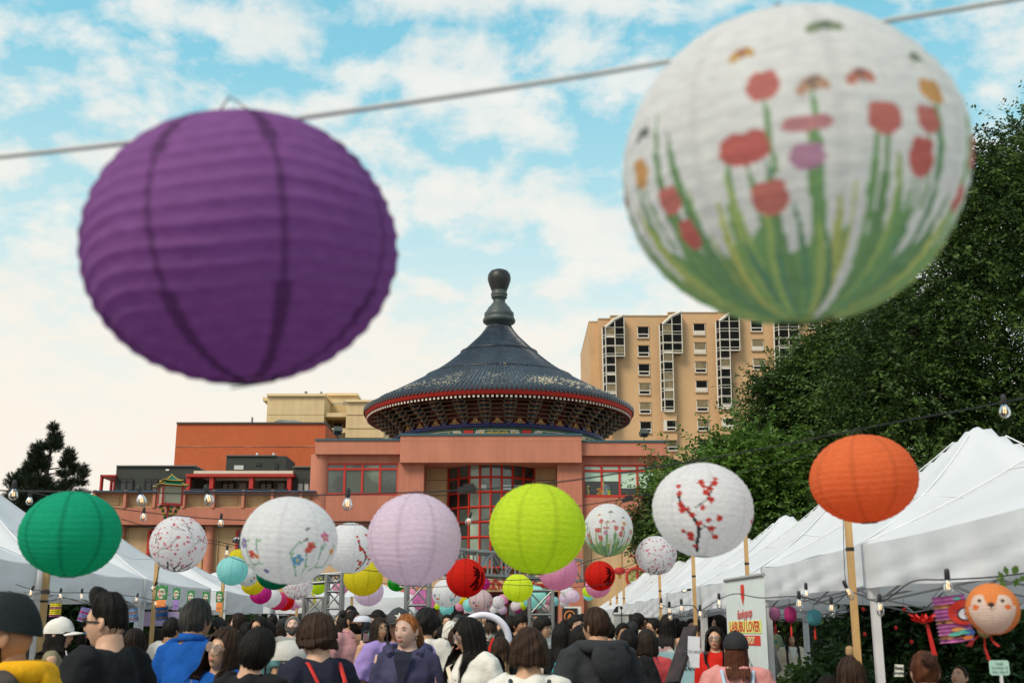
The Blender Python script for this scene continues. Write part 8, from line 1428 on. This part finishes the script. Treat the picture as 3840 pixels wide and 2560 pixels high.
PPL = [
 (62, 2213, 3.0, -80, 'bearded man in a black knitted beanie and yellow hoodie at the far left', dict(cl='coat', top='greybrown', hair=None, skin='tan', ex=('beanie', 'beardbig', 'hood:yellow'), hatlift=.05, hc='dark')),
 (163, 2290, 7.6, 170, 'dark-haired man in a grey-brown shirt behind the beanie', dict(top='greybrown', hair='short', ex=('straps:charcoal:.02',), vol=.012)),
 (218, 2306, 5.9, 105, 'woman in a white cap and olive jacket looking right', dict(sex='f', cl='long', top='olive', hair='long', hc='black', L_=.24, wave=.01, skin='light', pose='hold', ex=('cap:white',), hatlift=.012, hy=-8)),
 (425, 2195, 3.9, -112, 'man with a quiff, black sunglasses and black tee seen from behind his shoulder', dict(top='black', hair='quiff', hc='black', skin='light', hy=14, ex=('sunglasses',), wide=1.12, hatlift=.045)),
 (368, 2325, 7.4, 8, 'woman whose pale face shows behind the man in the black tee', dict(sex='f', top='black', hair='long', L_=.3, skin='light', hr=8)),
 (310, 2375, 9.0, 175, 'person in a navy jacket behind the woman in the white cap', dict(cl='coat', top='navy', hair='short', s_=.86)),
 (503, 2352, 6.6, 165, 'woman with very long dark hair and black top beside the black tee', dict(sex='f', top='black', hair='long', hc='dark', L_=.50, wave=.01)), (583, 2352, 8.6, 150, 'woman with long dark wavy hair and white top', dict(sex='f', top='white', hair='long', hc='dark', L_=.34, wave=.02)),
 (642, 2313, 7.9, 158, 'man in a white printed tee turned away', dict(top='white', hair='short', ex=('back:THE:black:.06:1.30',), skin='tan', wide=1.06)), (664, 2402, 6.2, 180, 'child with a round black head of hair in front of the blue polo', dict(top='black', hair='short', s_=.72)),
 (734, 2243, 4.95, 152, 'broad man in a royal blue polo shirt with greying hair', dict(cl='polo', top='royal', hair='short', hc='greying', skin='tan', ex=('collar:royal', 'glasses'), wide=1.12)), (812, 2310, 10.5, 95, 'man in a black cap in profile beyond the blue polo', dict(top='black', hair='short', ex=('cap:black',), hatlift=.01)),
 (836, 2346, 4.2, -28, 'smiling woman with large glasses tilting her head to the child', dict(sex='f', cl='long', top='royal', hair='long', hc='brown', L_=.20, skin='light', hr=14, hp=8, ex=('bigglasses', 'tote:cherryprint:-1'), fringe=58)),
 (950, 2350, 3.5, 158, 'child in a black tee resting on the smiling woman', dict(top='black', hair='fringe', hc='black', skin='light', hr=-14, hp=10, s_=.84, hy=14)),
 (902, 2295, 12, -82, 'pale woman with long dark hair in profile under the bright lanterns', dict(sex='f', top='lightgrey', hair='long', hc='dark', L_=.26, skin='fair')), (876, 2302, 13, 60, 'man in a lilac shirt behind the pale woman in profile', dict(top='purple', hair='short', hc='brown')), (978, 2307, 8.2, -22, 'woman with black hair half covering her face behind the child', dict(sex='f', top='black', hair='long', L_=.30, skin='warm')), (1008, 2325, 8.8, -60, 'person in glasses peering out right of the black-haired woman', dict(top='black', hair='short', ex=('glasses',), skin='tan')),
 (925, 2330, 9.6, 175, 'low black head of hair between two women on the left', dict(sex='f', top='black', hair='long', L_=.2)), (1100, 2309, 9.0, -10, 'bearded man in a grey tee sitting and looking down at a phone', dict(top='grey', hair='short', hc='grey', skin='fair', pose='sit', hp=24, hy=18, ex=('beard', 'phone'), wide=1.15, vol=.01)),
 (1126, 2298, 18, 180, 'person in a black cap behind the seated man', dict(top='black', hair='short', ex=('cap:black',))), (1062, 2315, 16, 90, 'person in a black cap left of the seated man', dict(top='black', hair='short', ex=('cap:black',))), (1022, 2302, 17, 170, 'man in black turned away beneath the far tent', dict(top='black', hair='short')),
 (1200, 2297, 4.35, -140, 'woman with short shaggy brown hair in a navy tee', dict(sex='f', top='navy', hair='long', hc='brown', L_=.06, wave=.02, vol=.008, skin='light', hy=22, ex=('wire', 'straps:red:.012'), wide=1.12)),
 (1318, 2283, 8.6, 48, 'man with a dark bun, big beard and open dusty pink shirt', dict(cl='tee', top='dustypink', hair='pulled', hc='black', skin='tan', hy=26, ex=('bun', 'beardbig', 'glasses', 'openshirt', 'collar:dustypink'), wide=1.1)), (1357, 2319, 9.3, 24, 'older man in a black cap and glasses looking up', dict(top='black', hair='short', hc='grey', skin='warm', ex=('cap:black', 'wire'), hp=-10)),
 (1420, 2311, 7.9, 34, 'smiling woman with wire glasses in a sleeveless blush top', dict(sex='f', cl='tank', top='blush', hair='long', hc='dark', L_=.22, skin='warm', pose='hold', ex=('wire', 'earring', 'tote:blush:-1', 'necklace'), wide=1.2, hy=6)), (1497, 2275, 6.2, 20, 'person in a grey star cap and lilac oversized tee', dict(top='purple', hair='long', hc='dark', L_=.18, skin='tan', ex=('cap:charcoal', 'star'), wide=1.22, hatlift=.01, hy=-30)),
 (1530, 2292, 5.4, -6, 'red-haired woman in an indigo hoodie facing the camera', dict(sex='f', cl='long', top='indigo', hair='pulled', hc='red', skin='fair', hy=-20, ex=('pony', 'hood:indigo', 'openshirt', 'necklace', 'earring'), wide=1.12)), (1598, 2288, 7.2, 175, 'person with a black afro behind the red-haired woman', dict(top='white', hair='fringe', vol=.02)),
 (1607, 2326, 11, 74, 'woman with long black hair in profile in a white tee and denim', dict(sex='f', top='white', hair='long', L_=.36, skin='tan', ex=('tote:denim:1',))), (1655, 2345, 13, 168, 'woman in a red floral dress with one arm raised', dict(sex='f', cl='tee', top='redfloral', hair='long', hc='black', L_=.2, pose='up')), (1690, 2330, 9.6, 175, 'white-haired person facing away', dict(sex='f', top='white', hair='long', hc='white', L_=.08, vol=.012)),
 (1714, 2343, 7.8, 122, 'woman with a brown bob, glasses and fine teal stripes', dict(sex='f', cl='long', top='finestripes', hair='long', hc='brown', L_=.08, skin='warm', ex=('glasses', 'straps:denim:.016', 'earring'), hy=-22)),
 (1778, 2308, 5.3, -48, 'woman with long black hair and glasses poking out her tongue, in a white top', dict(sex='f', top='white', hair='long', hc='black', L_=.46, skin='light', hy=-22, hp=-10, pose='hold', ex=('bigglasses', 'tongue', 'necklace', 'xbody:cream'), wide=1.12, fringe=60)), (1876, 2384, 6.6, 176, 'woman with ombre blonde long hair seen from behind', dict(sex='f', top='black', hair='long', hc='brown', tip='blond', L_=.55, wave=.012, s_=.90)),
 (1886, 2354, 7.4, 48, 'woman in glasses with a black side parting behind the ombre hair', dict(sex='f', top='black', hair='long', L_=.2, skin='fair', ex=('wire',), fringe=56)), (1914, 2306, 9.6, 174, 'man in a red volunteer tee seen from behind', dict(top='red', hair='short', skin='warm', ex=('back:VOLUNTEER:white:.062:1.27',), wide=1.06)), (1946, 2300, 9.4, 40, 'man with a black fringe right of the red tee', dict(top='black', hair='fringe', skin='tan')), (1965, 2293, 11, 82, 'tall youth with tousled black hair in profile', dict(top='white', hair='fringe', vol=.01, skin='light', ex=('glasses',))),
 (1985, 2358, 4.1, 180, 'woman with a brown bob and white top with dark straps, seen from behind', dict(sex='f', top='white', hair='long', hc='brown', L_=.065, vol=.014, ex=('straps:charcoal:.011',), wide=1.18)), (2030, 2312, 8.8, 58, 'man with messy black fringe and thin glasses', dict(top='white', hair='fringe', vol=.008, skin='light', ex=('glasses',))), (2072, 2328, 10.5, -74, 'woman with blonde highlights in profile wearing red', dict(sex='f', top='red', hair='long', hc='brown', tip='blond', L_=.30, skin='light')),
 (2104, 2334, 7.2, 176, 'woman with very long straight black hair and a cream shoulder bag', dict(sex='f', cl='long', top='black', hair='long', L_=.34, ex=('tote:cream:1', 'back:In Cluelz:cream:.045:1.20'), wide=1.1)), (2166, 2304, 8.6, 18, 'young man with black fringe and glasses looking down', dict(top='black', hair='fringe', vol=.008, skin='light', hp=22, ex=('glasses',))),
 (2186, 2340, 5.7, 140, 'person in a navy and teal striped polo', dict(cl='polo', top='stripes', hair='short', skin='tan', hp=12, ex=('collar:stripes',), wide=1.15)), (2240, 2275, 5.4, -158, 'man with cropped thinning hair in a black hooded jacket', dict(cl='coat', top='charcoal', hair='short', hc='brown', skin='warm', hy=18, ex=('hood:charcoal', 'glasses'), wide=1.18)),
 (2330, 2334, 8.4, 6, 'young man with swept black hair looking at the camera', dict(top='white', hair='short', skin='tan', hy=14, ex=('xbody:black',), hr=4)), (2358, 2357, 6.6, 178, 'person with black hair in front of the swept-haired young man', dict(top='black', hair='short', s_=.93)), (2374, 2378, 7.0, 84, 'person with short black hair in a cream line-print shirt, in profile', dict(top='lineprint', hair='short', skin='tan', hp=12, s_=.91)),
 (2424, 2358, 6.8, 172, 'woman with dark shoulder-length hair in a rose red tee', dict(sex='f', top='rose', hair='long', hc='dark', L_=.12, vol=.01, wide=1.22)), (2368, 2328, 10, 178, 'person in a black cap behind the swept-haired young man', dict(top='black', hair='short', ex=('cap:black',))), (2397, 2297, 11, 110, 'man in a cream lettered hoodie looking at the stall', dict(cl='long', top='cream', hair='fringe', skin='brown', hp=20, ex=('hood:cream',))), (2455, 2316, 10.6, -75, 'stallholder in a green tee and pale blue face mask', dict(top='green', hair='short', skin='warm', ex=('mask', 'glasses'))),
 (2362, 2302, 12, 90, 'man in glasses behind the cream hoodie', dict(top='lightgrey', hair='short', ex=('glasses',))), (2415, 2312, 13, 0, 'girl with long black hair behind the cream hoodie', dict(sex='f', top='black', hair='long', hp=20)), (2440, 2304, 14, -60, 'woman with long dark hair at the back of the stall', dict(sex='f', top='black', hair='long', hc='dark', skin='light')), (2500, 2300, 8.8, 160, 'woman in a grey printed dress with folded arms', dict(sex='f', cl='tank', top='plaid', hair='long', L_=.4, pose='fold')), (2530, 2312, 12.5, 178, 'man in black behind the round lit bulb', dict(top='black', hair='short', skin='tan')), (2558, 2330, 11, 175, 'dark-haired shopper in black at the goods table', dict(cl='long', top='black', hair='short', vol=.012)),
 (2632, 2322, 10, 30, 'woman with a grey-streaked fringe and dark glasses holding her wrist', dict(sex='f', cl='tank', top='black', hair='fringe', hc='greying', skin='fair', pose='hold', ex=('sunglasses',), hp=14)), (2672, 2287, 10.5, 172, 'man in a denim blue shirt with neat black hair', dict(cl='long', top='denim', hair='short', skin='tan')), (2700, 2302, 9.6, -70, 'woman with a black bob and black top looking left', dict(sex='f', top='black', hair='long', L_=.1, skin='light')),
 (2680, 2350, 7.6, -18, 'woman in gradient glasses and a bright red jacket', dict(sex='f', cl='long', top='red', hair='long', hc='black', L_=.28, vol=.012, skin='light', ex=('bigglasses', 'xbody:black'), hp=10)), (2757, 2364, 5.2, 172, 'woman in a black cap and pink tee with pale mint backpack straps', dict(sex='f', top='pink', hair='long', hc='auburn', L_=.19, ex=('cap:black', 'straps:paleblue:.012', 'pack:paleblue'), wide=1.2)),
 (2966, 2370, 14.8, -6, 'woman in a cream jacket with a black backpack, standing alone', dict(sex='f', cl='coat', top='cream', pants='black', hair='long', hc='dark', L_=.24, skin='warm', ex=('straps:black:.018', 'openshirt'), wide=1.2)), (2890, 2323, 15.2, -60, 'person in a blue and yellow floral shirt at the planter', dict(cl='tee', top='floral', hair='short', skin='tan', pose='hold', s_=1.0)),
 (3190, 2455, 4.4, 176, 'woman with straight brown hair low at the bottom edge', dict(sex='f', top='black', hair='long', hc='brown', L_=.34, tip=(.10, .06, .035), wide=1.15)), (3463, 2432, 3.9, 178, 'woman with a messy auburn top bun at the bottom edge', dict(sex='f', top='charcoal', hair='pulled', hc='auburn', skin='fair', ex=('bun',), vol=.012, wide=1.1)), (3590, 2488, 6.2, -50, 'woman looking down behind the stall goods at the bottom right', dict(sex='f', top='black', hair='pulled', hc='brown', skin='light', hp=24)),
 (3640, 2330, 19, 178, 'distant walker in dark shorts behind the fox lantern', dict(top='black', hair='short', s_=1.0)), (3105, 2530, 4.9, -30, 'dark head just showing left of the brown-haired woman', dict(top='black', hair='short', s_=.84)),
 (1318, 2270, 15, 0, 'man with cropped dark hair just above the bun', dict(top='black', hair='short', skin='light')), (1423, 2286, 13, -80, 'young man with tousled black hair in profile behind the smiling woman', dict(top='black', hair='fringe', skin='light')), (1455, 2313, 9.8, -25, 'woman half hidden between the smiling woman and the star cap', dict(sex='f', top='black', hair='long', hc='brown', skin='fair')), (1290, 2296, 10.5, 180, 'dark head behind the bearded man', dict(sex='f', top='black', hair='long', hc='dark')), (1385, 2306, 15, 160, 'dark head behind the umbrella', dict(top='black', hair='short')), (1445, 2304, 16, 120, 'person with a purple flower band in dark hair', dict(sex='f', top='black', hair='long', hc='brown')),
 (1676, 2302, 18, 6, 'man holding a red phone up in front of his face', dict(cl='long', top='navy', hair='short', skin='light', pose='phone', ex=('phone', 'glasses'))), (1603, 2298, 20, 12, 'child in a white cap and jacket near the entrance', dict(cl='long', top='white', hair='short', ex=('cap:white',), s_=.95)), (1726, 2303, 17, -60, 'man in a black cap and glasses near the scarlet lantern', dict(top='black', hair='short', ex=('cap:black', 'glasses'), skin='warm')), (1708, 2315, 16, 20, 'person with grey hair among the far crowd', dict(cl='tee', top='lightgrey', hair='short', hc='grey', skin='fair')), (1752, 2298, 21, 0, 'man with black hair in the far crowd below the blush lantern', dict(top='black', hair='short')), (1792, 2296, 24, 10, 'distant person in a white shirt by the doors', dict(top='white', hair='short', skin='light')), (1821, 2298, 26, -20, 'distant person in black by the doors', dict(top='black', hair='short')), (1840, 2300, 22, 160, 'distant woman in black with long hair', dict(sex='f', top='black', hair='long')), (1864, 2296, 24, 0, 'doorman in black with a pale collar standing under the lanterns', dict(cl='coat', top='black', hair='short', skin='tan', ex=('openshirt',))),
 (1872, 2322, 18, 8, 'short woman in front of the doorman', dict(sex='f', top='black', hair='long', skin='light')), (1835, 2332, 12, -160, 'person with frosted dark hair behind the white hoop', dict(sex='f', top='black', hair='long', hc='brown', tip='white', L_=.1)), (1995, 2312, 15, 180, 'man in black behind the messy-haired man', dict(top='black', hair='short')), (2000, 2296, 20, 30, 'distant man by the right truss leg', dict(top='lightgrey', hair='short', skin='tan')), (2118, 2322, 13, 180, 'black-haired head beneath the stall sign', dict(top='black', hair='short')), (2182, 2300, 12, 160, 'dark head behind the young man with glasses', dict(top='black', hair='short')), (2322, 2277, 17, 15, 'person with curly black hair at the white stall front', dict(top='white', hair='fringe', vol=.015, skin='light')), (1150, 2308, 12.5, 150, 'dark-haired person behind the shaggy brown head', dict(top='black', hair='short')), (1230, 2300, 14, 30, 'person in black under the left truss', dict(top='black', hair='short', skin='tan')), (955, 2316, 13, 165, 'dark head under the magenta lantern', dict(sex='f', top='charcoal', hair='long', hc='dark')), (1045, 2340, 11, 160, 'brown-haired person low behind the child', dict(sex='f', top='greybrown', hair='long', hc='brown', wave=.02)), (1482, 2300, 19, 10, 'distant person left of the star cap', dict(sex='f', top='white', hair='long')), (1535, 2287, 22, 0, 'distant man in grey above the red-haired woman', dict(top='grey', hair='short')), (1633, 2308, 14, 175, 'dark head left of the raised arm', dict(sex='f', top='black', hair='long')), (2055, 2302, 14, 180, 'dark head right of the messy-haired man', dict(top='black', hair='short')),
 (2282, 2330, 9.5, 175, 'black-haired head right of the thinning-haired man', dict(top='greybrown', hair='short')), (2485, 2322, 13.5, 175, 'woman in dark clothes behind the mask wearer', dict(sex='f', top='charcoal', hair='long')), (2590, 2318, 14.5, 10, 'seller in black behind the notice pole', dict(top='black', hair='short', skin='light')), (3700, 2345, 15, 10, 'distant shopper in pale shorts and tee right of the walker', dict(top='denim', hair='short', s_=.98)),
]
def far(z): return z * 1.52 if z < 6 else (9.12 + (z - 6) * 1.9 if z < 9 else z + 5.82)
keys = set()
for q in PPL:
    d = q[5]; vx = .016 if far(q[2]) < 10.5 else .026; pose = d.get('pose', 'down'); sex = d.get('sex', 'm'); keys |= {('body', pose, sex, vx), ('shirt', d.get('cl', 'tee'), pose, sex, vx), ('pants', pose, sex, .03)}
bake_cores(sorted(keys, key=str))
for i, q in enumerate(PPL):
    if q[5].get('top') == 'black' and q[2] > 8 and not any(w in q[4] for w in ('in black', 'black top', 'black with', 'seller')): q[5]['top'] = ('lightgrey', 'denim', 'cream', 'rose', 'olive', 'white', 'teal', 'paleblue', 'charcoal', 'dustypink')[i % 10]
for q in PPL: person(q[0], q[1], far(q[2]), *q[3:5], **q[5])
# things in or under their hands
_p = P(1100, 2309, far(9)); b = MB(); zt_ = _p.z - HT + .76; b.box((-.5, -.30, 0), (.5, .35, zt_)); tag(b.build('stone_seat', mat('pale_stone', (.38, .36, .33), .85, .1, 5, .3, 60), loc=(_p.x, _p.y + .05, 0), org=(0, 0, 0)), 'pale block the man in grey sits on', 'seat')
_q = P(258, 2500, 7.2); b = MB(); b.tube([(-.03, 0, -.06), (-.01, 0, -.02), (.03, 0, .02), (.055, 0, .03)], [.012, .035, .042, .03], 10); o = b.build('wrapped_snack', mat('paper_wrap', (.72, .72, .68), .7, .08, 20, .5, 30), loc=_q, org=(0, 0, 0)); tag(o, 'paper-wrapped snack held beside the olive jacket', 'snack'); b = MB(); b.tube([(.0, -.02, .03), (-.02, -.02, .10)], .004, 6); o2 = b.build('straw', flat('white_straw', (.75, .75, .75)), o, org=(0, 0, 0))
_q = P(1085, 2435, 12); o = empty('baby_stroller', (_q.x, _q.y, 0), 'pale grey stroller hood and frame in front of the seated man', 'stroller'); b = MB(); M_ = MB()
for i in range(9): pass
b.lathe([(.26 * sin(t), .20 * cos(t) + _q.z - .1) for t in np.linspace(0.05, pi / 2, 8)], n=20, sy=1.1); b.build('hood', mat('stroller_fabric', (.50, .48, .44), .8, .06, 6, .3, 30), o, org=(0, 0, 0)); b = MB(); b.tube([(-.24, 0, _q.z - .1), (-.26, .1, .75), (-.24, -.1, .12)], .012, 6); b.tube([(.24, 0, _q.z - .1), (.26, .1, .75), (.24, -.1, .12)], .012, 6); b.tube([(-.26, .1, .75), (.26, .1, .75)], .012, 6); b.build('frame', CABLE, o, org=(0, 0, 0))
for x in (-.25, .25):
    for y in (-.25, .25): b = MB(); b.tube([(x - .015, y, .12), (x + .015, y, .12)], .12, 16); b.build('wheel', SOCK, o, org=(0, 0, 0))
_p = P(2322, 2277, 16.4); b = MB(); zz = P(2322, 2302, 16.4).z; o = empty('stall_shelf', (_p.x, _p.y - .3, 0), 'white cloth-covered stall front below the curly black hair', 'stall'); b.box((-.10, 0, 0), (.10, .25, zz)); b.tube([(-.11, 0, zz), (.11, 0, zz)], .02, 8); b.build('white_cover', mat('white_cover', (.68, .66, .60), .8, .06, 8, .4, 20), o, org=(0, 0, 0)); b = MB(); b.tube([(.0, -.03, zz - .35), (.0, -.03, zz + .07)], .006, 6); b.ell((0, -.03, zz + .085), (.022, .022, .022), 10); b.build('microphone', CABLE, o, org=(0, 0, 0))
